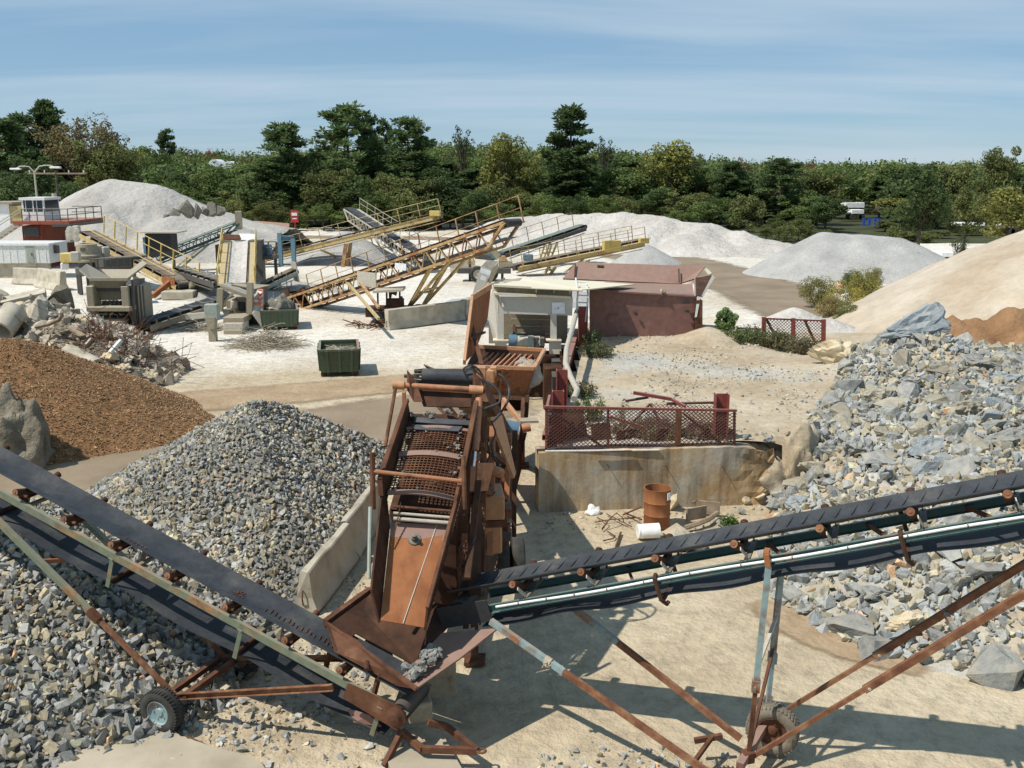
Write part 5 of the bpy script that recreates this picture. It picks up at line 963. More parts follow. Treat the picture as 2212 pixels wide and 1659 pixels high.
# ------------------------------------------------------------------ concrete barriers, wall and cage
def barrier(name, label, a, b, mat='concrete', h=.82, base=.56, tw=.17, group=None, lean=0.0):
    a = Vector(a); b = Vector(b); d = (b - a).normalized(); l = V(-d.y, d.x, 0); prof = [(-base / 2, 0), (-base / 2, .07 * h), (-base * .27, .36 * h), (-tw / 2, h * .97), (-tw * .35, h), (tw * .35, h), (tw / 2, h * .97), (base * .27, .36 * h), (base / 2, .07 * h), (base / 2, 0)]
    o = thing(name, label, 'barrier', a.lerp(b, .5), group); m = MB(); n = 9; k = len(prof); vs = []
    for i in range(n):
        t = i / (n - 1)
        for q, z in prof:
            w = mnoise.noise(V(i * 1.7, q * 6, z * 3) + a) * .022 * (2.2 if i in (0, n - 1) else 1); vs.append(a.lerp(b, t) + l * (q + w + lean * z) + d * (mnoise.noise(V(q * 8, z * 5, i) + b) * .05 if i in (0, n - 1) else 0) + V(0, 0, z + w * .6))
    fs = [(i * k + j, i * k + (j + 1) % k, (i + 1) * k + (j + 1) % k, (i + 1) * k + j) for i in range(n - 1) for j in range(k)] + [tuple(range(k))[::-1], tuple(range((n - 1) * k, n * k))]
    m.add(vs, fs).build('block', mat, o, bevel=0)
    m = MB(); m.pipe([a + V(0, 0, .15) - d * .02, a - d * .07 + V(0, 0, .3), a - d * .02 + V(0, 0, .45)], .014, 5); m.build('loop_bar', 'rust', o)
    return o
barrier('concrete_barrier', 'near concrete barrier holding back the grey stone pile', (-3.86, 16.95, 0), (-3.50, 19.5, 0), lean=-.05)
barrier('concrete_barrier', 'farther concrete barrier beside the screening plant', (-3.52, 19.6, 0), (-3.24, 22.2, 0), lean=.03)
# retaining wall with broken end
wl = thing('retaining_wall', 'stained concrete retaining wall with a broken right end', 'wall', (3.5, 22.8, 0))
bm = bmesh.new(); bmesh.ops.create_grid(bm, x_segments=2, y_segments=2, size=.5); bm.clear()
a0, a1 = V(.64, 22.5, 0), V(6.55, 23.18, 0); dW = (a1 - a0).normalized(); nW = V(dW.y, -dW.x, 0)
if nW.y > 0: nW = -nW
nx_, nz_, ny_ = 48, 10, 4; LW = (a1 - a0).length; vs = {}
def wall_pt(i, j, k):
    s = i / nx_; z = 1.47 * j / nz_ - .05 * (1 if j == 0 else 0); y = .62 * k / ny_; e = max(0, (s - .80) / .20); p = a0 + dW * (LW * s) - nW * y
    nn = mnoise.fractal(V(s * 9, z * 2.2, y * 3), 0.8, 2, 4)
    if k == 0: p += nW * (nn * (.006 + .16 * e) - .22 * e * e * (j / nz_))
    p += dW * (-(.42 * e * e) * abs(mnoise.noise(V(z * 2.6, y * 2.2, 3))) * 1.6); zz = z - (e * e * .32 + .03 * abs(nn)) * (j / nz_) ** 2 * (1 + nn)
    return V(p.x, p.y, zz)
m = MB(); key = {}
def idx(i, j, k):
    if (i, j, k) not in key: key[(i, j, k)] = len(m.v); m.v.append(tuple(wall_pt(i, j, k)))
    return key[(i, j, k)]
for i in range(nx_):
    for j in range(nz_): m.f += [(idx(i, j, 0), idx(i + 1, j, 0), idx(i + 1, j + 1, 0), idx(i, j + 1, 0)), (idx(i, j, ny_), idx(i, j + 1, ny_), idx(i + 1, j + 1, ny_), idx(i + 1, j, ny_))]
    for k in range(ny_): m.f.append((idx(i, nz_, k), idx(i + 1, nz_, k), idx(i + 1, nz_, k + 1), idx(i, nz_, k + 1)))
for j in range(nz_):
    for k in range(ny_): m.f += [(idx(0, j, k), idx(0, j + 1, k), idx(0, j + 1, k + 1), idx(0, j, k + 1)), (idx(nx_, j, k), idx(nx_, j, k + 1), idx(nx_, j + 1, k + 1), idx(nx_, j + 1, k))]
o = m.build('wall_face', 'stained_concrete', wl)
for s_, z_ in ((.28, 1.12), (.52, 1.05), (.76, .98)):
    q = a0 + dW * LW * s_ + nW * .0 + V(0, 0, z_); m = MB(); m.pipe([q - nW * .05, q + nW * .07, q + nW * .11 + V(.03, 0, -.06)], .012, 5); m.build('rebar_stub', 'dark_rust', wl)
m = MB(); m.tube(a0 + V(.15, .05, 1.50), a0 + V(2.9, .30, 1.46), .025, 7); tag(m.build('white_pipe', 'off_white'), 'thin white pipe lying on top of the concrete wall', 'pipe')
m = MB(); m.box(a0 + V(1.75, .12, 1.475), .95, .05, .02, .11); tag(m.build('steel_strip', 'rust'), 'rusty strip lying on the wall beside the white pipe', 'strip')
# rubble of the wall's broken end
for i, (x, y, s) in enumerate([(1640, 1075, 22), (1610, 1090, 16), (1670, 1050, 16)]):
    p = on_surface(x, y); rock('stone', ['crumbled concrete chunk at the broken end of the wall', 'small concrete chunk at the foot of the broken wall end', 'tan chunk wedged behind the broken wall end'][i], 'stone', (p.x, p.y, p.z + .08), s * p.y / FPX, 'boulder_cream', i + 5)

# red mesh cage on the wall
def mesh_panel(m, a, b, c, cell=(.105, .042), r=.0075):      # diamond mesh over the parallelogram a, a+b, a+c
    a = Vector(a); b = Vector(b); c = Vector(c); nu = max(2, int(b.length / cell[0])); nv = max(2, int(c.length / cell[1])); nn = b.cross(c).normalized() * r
    for j in range(nv):
        for i in range(nu):
            u0, u1, u2 = i / nu, (i + .5) / nu, (i + 1) / nu; v0, v1 = j / nv, (j + 1) / nv
            if j % 2: v0, v1 = v1, v0
            for (p, q) in (((u0, v0), (u1, v1)), ((u1, v1), (u2, v0))):
                P = a + b * p[0] + c * p[1]; Q = a + b * q[0] + c * q[1]; t = (Q - P).cross(nn).normalized() * r
                m.add([P - t - nn, P + t - nn, P + t + nn, P - t + nn, Q - t - nn, Q + t - nn, Q + t + nn, Q - t + nn], [(0, 1, 5, 4), (1, 2, 6, 5), (2, 3, 7, 6), (3, 0, 4, 7)])
    return m
cg = thing('mesh_cage', 'rusty red mesh guard cage standing on the concrete wall', 'guard', (3.0, 23.0, 1.5))
c0 = W(1180, 968, 22.75); c1 = W(1587, 980, 23.2); t0 = W(1180, 879, 22.75); t1 = W(1587, 887, 23.2)
m = MB(); mesh_panel(m, c0, c1 - c0, t0 - c0); o = m.build('wire_mesh', 'red_mesh', cg); o['kind'] = 'stuff'
m = MB(); m.beam(t0 - dW * .05, t1 + dW * .05, .06, .06); m.build('top_rail', 'red_paint', cg)
for f_ in (0, .325, .70, 1.0):
    m = MB(); m.beam(c0.lerp(c1, f_) + V(0, .03, -.05), t0.lerp(t1, f_) + V(0, .03, 0), .055, .055, V(0, 1, 0)); m.build('post', 'red_paint' if f_ < .9 else 'red_mesh', cg)
for f0, f1 in ((.03, .30), (.73, .98)):
    m = MB(); m.beam(t0.lerp(t1, f0) + V(0, .05, -.12), c0.lerp(c1, f1) + V(0, .05, .05), .05, .05); m.build('diagonal_brace', 'red_mesh', cg)
m = MB(); q = t0.lerp(t1, .70); m.box(q + V(0, -.02, -.45), .13, .05, .85); m.build('hinge_plate', 'rust', cg)
s0, s1 = c0, c0 + V(.12, 1.3, .03); m = MB(); mesh_panel(m, s0, s1 - s0, V(0, 0, .95)); o = m.build('wire_mesh', 'red_mesh', cg); o['kind'] = 'stuff'
m = MB(); m.beam(s0 + V(0, 0, .96), s1 + V(0, 0, .96), .06, .06); m.build('side_rail', 'red_paint', cg)
for k, (f_, dy, w_, h_) in enumerate(((.12, .9, .9, .7), (.3, .7, .5, .5), (.46, .8, .9, .35), (.62, .6, .5, .45), (.85, .7, .6, .5))):
    m = MB(); q = c0.lerp(c1, f_) + V(0, dy, h_ / 2 - .02); m.box(q, w_, .05, h_, rot=Euler((-.35 + .2 * k, .12 * k - .2, .3 * k)).to_matrix()); tag(m.build('scrap_plate', 'dark_rust'), ['large dark rusty plate leaning inside the left of the cage', 'small dark plate propped beside the large one in the cage', 'low wide rusty plate in the middle of the cage', 'tilted rusty plate right of the middle of the cage', 'rusty plate leaning at the right end of the cage'][k], 'plate')
# the fallen guard leaning behind it
fg = thing('mesh_guard', 'fallen red mesh guard with a bent rail leaning behind the cage', 'guard', (4.2, 24, 1.5))
g0 = W(1385, 935, 23.9); g1 = W(1560, 940, 24.0); h0 = W(1400, 872, 24.2); h1 = W(1560, 876, 24.2)
m = MB(); mesh_panel(m, g0, g1 - g0, h0 - g0, (.105, .042)); o = m.build('wire_mesh', 'red_mesh', fg); o['kind'] = 'stuff'
for a_, b_, w_ in ((W(1368, 848, 24.3), W(1450, 862, 24.2), .10), (W(1450, 862, 24.2), W(1480, 878, 23.9), .08), (W(1352, 866, 24.3), W(1400, 858, 24.4), .07), (W(1440, 872, 24.2), W(1555, 869, 24.2), .07), (W(1404, 872, 24.2), W(1345, 935, 23.9), .06), (W(1404, 872, 24.2), W(1440, 935, 23.9), .06), (W(1318, 900, 23.7), W(1395, 925, 23.7), .08)):
    m = MB(); m.beam(a_, b_, w_, w_ * .8); m.build('bent_rail', 'red_paint' if w_ > .075 else 'red_mesh', fg)
# red columns and the steel lagging along the left side of the ramp
def hcol(label, p, z0, z1, yaw=0, w=.26):
    o = thing('steel_column', label, 'column', (p[0], p[1], z0)); m = MB(); d = V(math.cos(yaw), math.sin(yaw), 0)
    m.ibeam((p[0], p[1], z0), (p[0], p[1], z1), w, w * 1.1, .02, d); m.build('column_shaft', 'red_paint', o); return o
hcol('red steel column inside the left end of the mesh cage', (1.12, 23.35), .2, 2.80); hcol('taller red steel column behind the left end of the mesh cage', (1.28, 24.7), .2, 3.05); hcol('red steel column inside the right end of the mesh cage', tuple(W(1557, 900, 23.7))[:2], 1.0, W(1557, 850, 23.7).z, w=.30); hcol('red steel column at the foot of the white ladder', (2.52, 34.6), .3, 3.35, w=.3)
lg = thing('steel_lagging', 'red-brown steel plates holding the left side of the ramp', 'retaining wall', (1.3, 27, 0))
yy = [22.9, 25.0, 27.2, 29.4, 31.6, 33.8, 36.4]
for i in range(len(yy) - 1):
    a_, b_ = V(left_edge(yy[i]) - .05, yy[i], 0), V(left_edge(yy[i + 1]) - .05, yy[i + 1], 0); zt = 1.68 + .42 * i / 5
    m = MB(); m.plate([a_ + V(0, .02, -.1), b_ + V(0, -.02, -.1), b_ + V(0, -.02, zt + .06), a_ + V(0, .02, zt)], .03); m.build('panel', 'rust' if i else 'red_paint', lg)
    m = MB(); m.channel(a_ + V(-.03, .02, zt + .05), b_ + V(-.03, -.02, zt + .11), .16, .14, .015); m.build('top_channel', 'red_paint', lg)
m = MB(); m.pipe([W(1246, 672, 35.0), W(1236, 710, 32.5), W(1224, 754, 29.8), W(1222, 786, 28.4), W(1233, 815, 27.0), W(1247, 843, 25.8), W(1240, 862, 25.2)], .085, 10); tag(m.build('guard_pipe', 'pale_steel', smooth=True), 'thick white bent pipe lying along the left edge of the ramp', 'pipe')

# ------------------------------------------------------------------ the orange screening plant
sp = thing('screening_plant', 'rusty orange mobile screening plant with steep mesh deck', 'screening plant', (-.9, 17, 0))
cTL, cTR, cBR, cBL = W(845, 1129, 13.85), W(972, 1136, 13.85), W(916, 1356, 12.72), W(822, 1340, 12.72)
m = MB(); m.plate([cTL, cTR, cBR, cBL], .02); ch = m.build('chute_floor', 'orange_rust', sp)
m = MB(); m.beam(cTL.lerp(cTR, .78) + V(0, -.012, .02), cBL.lerp(cBR, .52) + V(0, -.012, .02), .012, .006, V(0, -.7, .7)); m.build('weld_seam', 'pale_steel', ch)
q = cTL.lerp(cTR, .45).lerp(cBL.lerp(cBR, .45), .17); nC = (cTR - cTL).cross(cBL - cTL).normalized(); nC = nC if nC.z > 0 else -nC
m = MB(); m.lathe(q, nC, [(.02, .10), (.035, .09), (.04, .05), (.10, .045), (.11, .03), (.16, .028), (.165, 0)], 12); m.build('vent_fitting', 'dark_steel', ch, smooth=True)
m = MB(); m.plate([cTL, cTL + (cTR - cTL) * 1.0, cTR.lerp(cBR, .16), cTL.lerp(cBL, .16)], .03); m.build('wear_plate', 'brown_plate', ch)
dTL, dTR, dBR, dBL = W(889, 893, 15.55), W(1023, 895, 15.55), W(982, 1080, 14.05), W(838, 1066, 14.05)
up_d = (dTR - dTL).cross(dBL - dTL).normalized(); up_d = up_d if up_d.z > 0 else -up_d
lat = (dTR - dTL).normalized()
# side walls of the screen box and chute
wa = [dTL + up_d * .30 - lat * .06, dBL + up_d * .30 - lat * .10, cTL + V(-.14, 0, .42), cBL + V(-.12, 0, .46), cBL + V(-.02, 0, -.04), cTL + V(-.03, 0, -.05), dBL - up_d * .12 - lat * .03, dTL - up_d * .1 - lat * .03]
m = MB(); m.plate([wa[0], wa[1], wa[6], wa[7]], .03); m.build('screen_side', 'dark_rust', sp)
m = MB(); m.plate([wa[1], wa[2], wa[3], wa[4], wa[5], wa[6]], .03); m.build('chute_side', 'dark_rust', sp)
wb_ = [dTR + up_d * .28 + lat * .05, dBR + up_d * .30 + lat * .08, cTR + V(.10, 0, .40), cBR + V(.05, 0, .30), cBR + V(.01, 0, -.04), cTR + V(.02, 0, -.05), dBR - up_d * .12 + lat * .03, dTR - up_d * .1 + lat * .03]
m = MB(); m.plate([wb_[0], wb_[1], wb_[6], wb_[7]], .03); m.build('screen_side', 'rust', sp)
m = MB(); m.plate([wb_[1], wb_[2], wb_[3], wb_[4], wb_[5], wb_[6]], .03); m.build('chute_side', 'dark_rust', sp)
for a_, b_, w_, mt in ((wa[0], wa[1], .07, 'rust'), (wa[1], wa[2], .06, 'rust'), (wb_[0], wb_[1], .07, 'rust'), (wb_[1], wb_[2], .06, 'rust'), (wb_[2], wb_[3], .05, 'rust')):
    m = MB(); m.beam(a_, b_, w_, w_); m.build('edge_angle', mt, sp)
# deck: arched screen cloth of square openings on two panels
def deck_pt(u, v, b=0.0):
    p = dTL.lerp(dTR, u).lerp(dBL.lerp(dBR, u), v); return p + up_d * (b + .07 * math.sin(math.pi * u))
nu, nv = 17, 24; dk = None
for (v0, v1, nr) in ((0.24, .53, 11), (.56, 1.0, 15)):
    m = MB()
    for i in range(nu + 1):
        u = i / nu
        for j in range(4): m.beam(deck_pt(u, v0 + (v1 - v0) * j / 4), deck_pt(u, v0 + (v1 - v0) * (j + 1) / 4), .014, .016, up_d)
    for j in range(nr + 1):
        v = v0 + (v1 - v0) * j / nr
        for i in range(8): m.beam(deck_pt(i / 8, v, .012), deck_pt((i + 1) / 8, v, .012), .014, .014, up_d)
    o = m.build('screen_cloth', 'rust', sp); o['kind'] = 'stuff'
for v, w_ in ((.545, .10), (1.0, .08), (.22, .06)):
    m = MB()
    for i in range(8): m.beam(deck_pt(i / 8, v, .02), deck_pt((i + 1) / 8, v, .02), w_, .03, up_d)
    m.build('clamp_bar', 'brown_plate', sp)
m = MB(); m.plate([deck_pt(0, 0, -.02), deck_pt(1, 0, -.02), deck_pt(1, .24, -.02), deck_pt(0, .24, -.02)], .03); m.build('feed_plate', 'dark_rust', sp)
m = MB(); m.plate([deck_pt(0, .02, -.36), deck_pt(1, .02, -.36), deck_pt(1, 1, -.36), deck_pt(0, 1, -.36)], .02); m.build('lower_deck', 'dark_rust', sp)
for v in (.3, .5, .7, .9):
    m = MB(); m.beam(deck_pt(0, v, -.12), deck_pt(1, v, -.12), .05, .07, up_d); m.build('deck_support', 'dark_rust', sp)
m = MB(); m.plate([deck_pt(.10, .10, .06), deck_pt(.98, .12, .06), deck_pt(.98, .17, .05), deck_pt(.5, .20, .05), deck_pt(.10, .16, .05)], .02); m.build('rubber_apron', 'chevron_grey', sp)
m = MB(); m.plate([deck_pt(.07, .19, .05), deck_pt(.88, .20, .05), deck_pt(.84, .27, .06), deck_pt(.15, .265, .06)], .018); m.build('rubber_apron', 'chevron_grey', sp)
for i in range(64):
    u, v = rnd.random(), rnd.choice([rnd.uniform(.02, .10), rnd.uniform(.24, .5), rnd.uniform(.5, .98)])
    if v > .2 and rnd.random() < .6: u = rnd.choice([rnd.uniform(.02, .14), rnd.uniform(.82, .98)])
    s = rnd.uniform(.03, .075) if v < .2 else rnd.uniform(.022, .045)
    rock('stone', 'grey stone resting on the upper end of the screen deck' if v < .2 else 'small stone stuck on the mesh of the screen deck', 'stone', deck_pt(u, v, .03 + s * .4), s, 'boulder_grey' if i % 3 else 'boulder_tan', i, None, 'stones left on the screen deck', (1, .8, .8))
# collecting hopper under the deck
hb0 = [deck_pt(0, .02, -.45), deck_pt(1, .02, -.45), deck_pt(1, 1, -.40), deck_pt(0, 1, -.40)]; hb1 = [V(-1.45, 15.1, 1.45), V(-.75, 15.15, 1.45), V(-.85, 14.2, 1.35), V(-1.55, 14.15, 1.35)]
for i in range(4):
    m = MB(); m.plate([hb0[i], hb0[(i + 1) % 4], hb1[(i + 1) % 4], hb1[i]], .025); m.build('fines_hopper', 'dark_rust' if i != 1 else 'rust', sp)
for x_, y_ in ((-1.62, 14.15), (-.72, 14.2), (-1.5, 15.3), (-.62, 15.35)):
    m = MB(); m.beam((x_, y_, 1.05), (x_, y_, 2.9), .09, .09, V(0, 1, 0)); m.build('deck_column', 'dark_rust', sp)
for z_ in (1.6, 2.3):
    m = MB(); m.beam((-.70, 14.1, z_), (-.60, 15.4, z_ + .2), .08, .1); m.build('deck_girt', 'rust', sp)
# rails and rods across and beside the box
m = MB(); m.tube(W(804, 978, 13.95), W(806, 1100, 13.80), .04, 8); m.build('post', 'rust', sp)
m = MB(); m.tube(W(806, 1018, 13.9), W(1003, 1040, 13.95), .032, 8); m.build('cross_bar', 'orange_paint', sp)
m = MB(); m.tube(W(1001, 985, 14.0), W(1004, 1100, 13.8), .035, 8); m.build('post', 'rust', sp)
m = MB(); m.tube(W(800, 1095, 13.7), W(797, 1250, 13.2), .03, 8); m.build('grease_pipe', 'pale_green', sp)
for y, Y_ in ((1098, 13.88), (1112, 13.8), (1124, 13.78)):
    m = MB(); m.tube(W(850, y - 4, Y_), W(975, y + 6, Y_), .022 if y < 1120 else .03, 8); m.build('spreader_bar', 'pale_steel' if y > 1105 else 'rust', sp)
def chain(a, b, sagz, n, parent):
    m = MB(); a = Vector(a); b = Vector(b)
    for i in range(n):
        t0_, t1_ = i / n, (i + .8) / n; p = a.lerp(b, t0_) + V(0, 0, -sagz * 4 * t0_ * (1 - t0_)); q_ = a.lerp(b, t1_) + V(0, 0, -sagz * 4 * t1_ * (1 - t1_)); m.beam(p, q_, .022 if i % 2 else .01, .01 if i % 2 else .022)
    m.build('chain', 'dark_rust', parent)
chain(W(866, 1085, 13.85), W(846, 1180, 13.5), .02, 22, sp); chain(W(1000, 1060, 13.9), W(925, 1330, 12.75), .05, 50, sp); chain(W(922, 1345, 12.72), W(918, 1395, 12.72), 0, 12, sp)
# head of the feed belt above the deck
hL, hR = W(912, 813, 16.05), W(1024, 815, 16.05); lt = (hR - hL).normalized()
m = MB(); m.tube(hL, hR, .135, 24); hd = m.build('head_drum', 'rubber_belt', sp, smooth=True)
m = MB()
for k in range(12):
    a = 2 * math.pi * k / 12; e = V(0, math.cos(a), math.sin(a)); m.beam(hL - lt * .13 + e * .10, hL - lt * .002 + e * .115, .018, .03, e)
m.tube(hL - lt * .3, hL - lt * .05, .03, 8); m.build('drum_end', 'black_steel', hd)
tailp = V(-.42, 24.2, 1.25); Fb = Frame(tailp, hL.lerp(hR, .5) + V(0, -.02, 0))
m = MB(); strip(m, Fb, np.linspace(0, Fb.L, 12), [(-.42, .22), (-.2, .13), (.2, .13), (.42, .22)], .02); m.build('feed_belt', 'dusty_belt', sp)
for sgn in (-1, 1):
    m = MB(); m.channel(Fb.p(0, sgn * .50, -.02), Fb.p(Fb.L - .15, sgn * .50, -.02), .07, .26, .015, Fb.n); m.build('feed_rail', 'pale_orange' if sgn > 0 else 'rust', sp)
m = MB(); m.plate([W(1056, 902, 16.3), W(1082, 898, 17.2), W(1112, 1022, 17.0), W(1108, 1034, 16.6)], .05); m.build('side_guard', 'pale_orange', sp)
xl_, xr_ = W(849, 831, 15.75), W(1040, 843, 15.75)
m = MB(); m.tube(xl_, xr_, .05, 12); m.build('torsion_tube', 'orange_paint', sp, smooth=True)
m = MB(); m.tube(xl_, xl_.lerp(xr_, .13), .075, 12); m.build('tube_sleeve', 'pale_orange', sp, smooth=True)
m = MB(); m.tube(xl_.lerp(xr_, .86), xl_.lerp(xr_, 1.02), .075, 12); m.build('tube_sleeve', 'pale_orange', sp, smooth=True)
for x, Y_ in ((888, 15.9), (1030, 15.95)):
    m = MB(); m.plate([W(x - 8, 800, Y_ - .1), W(x + 10, 822, Y_ - .1), W(x + 26, 868, Y_ - .35), W(x + 6, 868, Y_ - .3), W(x - 8, 842, Y_ - .1)], .03); m.build('head_bracket', 'rust', sp)
m = MB(); m.plate([W(900, 842, 15.85), W(1020, 848, 15.85), W(1016, 880, 15.6), W(915, 878, 15.6)], .02); m.build('drip_plate', 'dark_rust', sp)
m = MB(); m.tube(W(854, 840, 15.7), W(832, 965, 14.9), .03, 8); m.build('lift_rod', 'rust', sp)
m = MB(); m.box(W(873, 865, 15.6), .05, .12, .28); m.build('latch', 'orange_paint', sp)
# hydraulic ram, motor and hoses
m = MB(); m.tube(W(1035, 862, 15.6), W(1026, 975, 14.9), .062, 12); m.build('ram_barrel', 'orange_paint', sp, smooth=True)
m = MB(); m.tube(W(1026, 975, 14.9), W(1022, 1010, 14.7), .032, 10); m.build('ram_rod', 'chrome', sp, smooth=True)
m = MB(); m.beam(W(1022, 1008, 14.7), W(1020, 1062, 14.5), .07, .07); m.build('ram_clevis', 'orange_paint', sp)
for x, y, s_ in ((1040, 806, .16), (1058, 812, .15), (1066, 802, .11), (1040, 838, .12)):
    m = MB(); m.box(W(x, y, 16.0), s_, s_ * 1.2, s_ * 1.5); m.build('drive_motor', 'pale_orange', sp, bevel=.015)
def hose(pts, r=.022, name='hose'):
    P = np.array([tuple(W(*p)) for p in pts]); t = np.linspace(0, len(P) - 1, (len(P) - 1) * 7 + 1); i = np.clip(t.astype(int), 0, len(P) - 2); f = (t - i)[:, None]; a, b, c, d = P[np.maximum(i - 1, 0)], P[i], P[i + 1], P[np.minimum(i + 2, len(P) - 1)]
    Q = .5 * (2 * b + (c - a) * f + (2 * a - 5 * b + 4 * c - d) * f ** 2 + (3 * b - 3 * c + d - a) * f ** 3); m = MB(); m.pipe([Vector(q) for q in Q], r, 7); return m.build(name, 'hose', sp, smooth=True)
hose([(1070, 806, 16), (1088, 815, 15.9), (1100, 840, 15.8), (1095, 870, 15.6), (1075, 900, 15.5), (1062, 912, 15.5)]); hose([(1042, 822, 15.9), (1062, 830, 15.7), (1080, 850, 15.6), (1078, 870, 15.5), (1055, 880, 15.5), (1042, 885, 15.5)])
hose([(1005, 808, 15.9), (1002, 796, 15.9), (1018, 789, 15.9), (1034, 798, 15.9), (1042, 812, 15.9)], .014); hose([(1010, 818, 15.85), (1005, 806, 15.85), (1016, 796, 15.85), (1036, 808, 15.85), (1048, 822, 15.8), (1064, 838, 15.7)], .014); hose([(1062, 912, 15.5), (1070, 935, 15.6), (1062, 960, 15.5), (1068, 990, 15.5), (1078, 1005, 15.4)], .016)
hose([(1050, 950, 15.4), (1058, 980, 15.4), (1050, 1010, 15.3), (1060, 1050, 15.3)], .016)
# frame on the right side of the screen box, engine and chassis
FR = [((1046, 900, 15.5), (1040, 1235, 14.5), .10, 'rust'), ((1064, 920, 16.2), (1058, 1200, 15.4), .10, 'orange_paint'), ((1100, 935, 17.5), (1092, 1150, 17), .09, 'orange_paint'), ((1034, 1040, 14.6), (1010, 1250, 13.4), .09, 'dark_rust'), ((1040, 960, 15.2), (1090, 1000, 16.6), .08, 'rust'), ((1040, 1060, 15), (1095, 1075, 16.5), .08, 'rust'), ((1094, 985, 17), (1070, 1060, 16), .07, 'rust'), ((1112, 930, 18), (1110, 1160, 17.3), .09, 'dark_rust'), ((1000, 1240, 13.6), (1045, 1165, 15.2), .07, 'dark_rust')]
for a_, b_, w_, mt in FR:
    m = MB(); m.beam(W(*a_), W(*b_), w_, w_); m.build('frame_member', mt, sp)
m = MB(); m.plate([W(1026, 1000, 14.9), W(1062, 1000, 15.3), W(1048, 1060, 15.0), W(1024, 1062, 14.7)], .1); m.build('exciter_housing', 'orange_paint', sp)
m = MB(); m.tube(W(1030, 1005, 15.2), W(1082, 1022, 15.6), .085, 12); m.build('exciter_shaft', 'orange_paint', sp, smooth=True)
m = MB(); m.box(W(1046, 1092, 15.6) + V(.1, .2, 0), .42, .7, .42, .1); m.build('engine_box', 'pale_orange', sp, bevel=.02)
m = MB(); m.box(W(1046, 1160, 15.6) + V(.1, .15, 0), .36, .5, .55, .1); m.build('fuel_tank', 'pale_orange', sp, bevel=.03)
m = MB(); m.box(W(1052, 1128, 15.6) + V(.1, .2, 0), .42, .6, .12, .1); m.build('engine_tray', 'rust', sp)
m = MB(); m.plate([W(1020, 1090, 14.6), W(1038, 1085, 14.8), W(1036, 1290, 14.0), W(1012, 1290, 13.8)], .05); m.build('skirt_plate', 'dark_rust', sp)
m = MB(); mesh_panel(m, W(985, 1230, 13.7), W(1005, 1240, 14.0) - W(985, 1230, 13.7), W(995, 1160, 13.9) - W(985, 1230, 13.7), (.10, .08), .006); o = m.build('side_mesh', 'rust', sp); o['kind'] = 'stuff'
for i in range(7):
    m = MB(); q = W(1085 + 4 * (i % 3), 1075 + i * 16, 16.4); m.box(q, .14 + .05 * (i % 2), .2, .1 + .04 * (i % 3), .3 * i); m.build('valve_block', 'dark_steel' if i % 2 else 'rust', sp, bevel=.01)
dx = .10
for sgn in (-1, 1):
    a_ = V(-1.15 + sgn * .55, 14.9, .95); b_ = V(-.2 + sgn * .55, 26.6, 1.0); m = MB(); m.ibeam(a_, b_, .14, .28, .02); m.build('chassis_rail', 'dark_rust', sp)
for y in (15.5, 18, 20.5, 23, 25.8):
    x = -1.1 + (y - 15) * .082; m = MB(); m.beam((x - .55, y, .93), (x + .55, y, .93), .12, .18); m.build('chassis_cross', 'dark_rust', sp)
for y, s_ in ((15.1, -1), (15.1, 1), (26.3, -1), (26.3, 1)):
    x = -1.13 + (y - 15) * .082 + s_ * .5; m = MB(); m.beam((x, y, 0), (x, y, .85), .12, .12, V(0, 1, 0)); m.box((x, y, .03), .35, .35, .06); m.build('jack_leg', 'rust', sp)
for off in (.62, .92, -.62, -.92):
    x = -1.1 + 3.55 * .082 + off; wheel(sp, (x, 18.55, .43), (1, .08, 0), .43, .25, lugs=False, rmat='rust')
m = MB(); m.tube((-1.7, 18.5, .43), (.05, 18.6, .43), .06, 10); m.build('axle', 'dark_rust', sp)
for i, (y, z0_, z1_) in enumerate(((16.2, 1.05, 3.9), (18.6, 1.05, 3.3), (21.0, 1.05, 2.4))):
    for sgn in (-1, 1):
        x = -1.1 + (y - 15) * .082 + sgn * .52; m = MB(); m.beam((x, y, z0_), (x, y + .1, z1_), .09, .09, V(0, 1, 0)); m.build('riser', 'rust', sp)
m = MB(); m.box((-.45, 20.2, 1.6), .7, 1.0, .8, .08); m.build('engine_box', 'orange_paint', sp, bevel=.03)
for sgn in (-1, 1):
    for y0_, y1_, z0_, z1_ in ((14.9, 17.8, .75, 2.2), (19.3, 21.6, .6, 1.9), (21.8, 24.2, .55, 1.7)):
        xa, xb = -1.1 + (y0_ - 15) * .082 + sgn * .58, -1.1 + (y1_ - 15) * .082 + sgn * .58; m = MB(); m.plate([(xa, y0_, z0_), (xb, y1_, z0_), (xb, y1_, z1_), (xa, y0_, z1_ - .1)], .025); m.build('added_shade_skirt', 'dark_rust', sp)  # side plates added to deepen the shadow under the plant
# feed hopper at the rear of the plant
LFl, LFr, LBr, LBl = W(1008, 792, 24.6), W(1154, 796, 24.6), W(1176, 756, 26.9), W(1028, 748, 27.2)
BFl, BFr, BBr, BBl = W(1052, 856, 24.95), W(1134, 859, 24.95), V(.30, 26.2, 1.6), V(-.95, 26.2, 1.6)
for pts_, mt, nm in (([LFl, LFr, BFr, BFl], 'orange_paint', 'hopper_front'), ([LFr, LBr, BBr, BFr], 'brown_plate', 'hopper_side'), ([LBr, LBl, BBl, BBr], 'dark_rust', 'hopper_back'), ([LBl, LFl, BFl, BBl], 'dark_rust', 'hopper_side')):
    m = MB(); m.plate(pts_, .03); m.build(nm, mt, sp)
for a_, b_ in ((LFl, LFr), (LFr, LBr), (LBr, LBl)):
    m = MB(); m.beam(a_, b_, .09, .09); m.build('hopper_rim', 'pale_orange', sp)
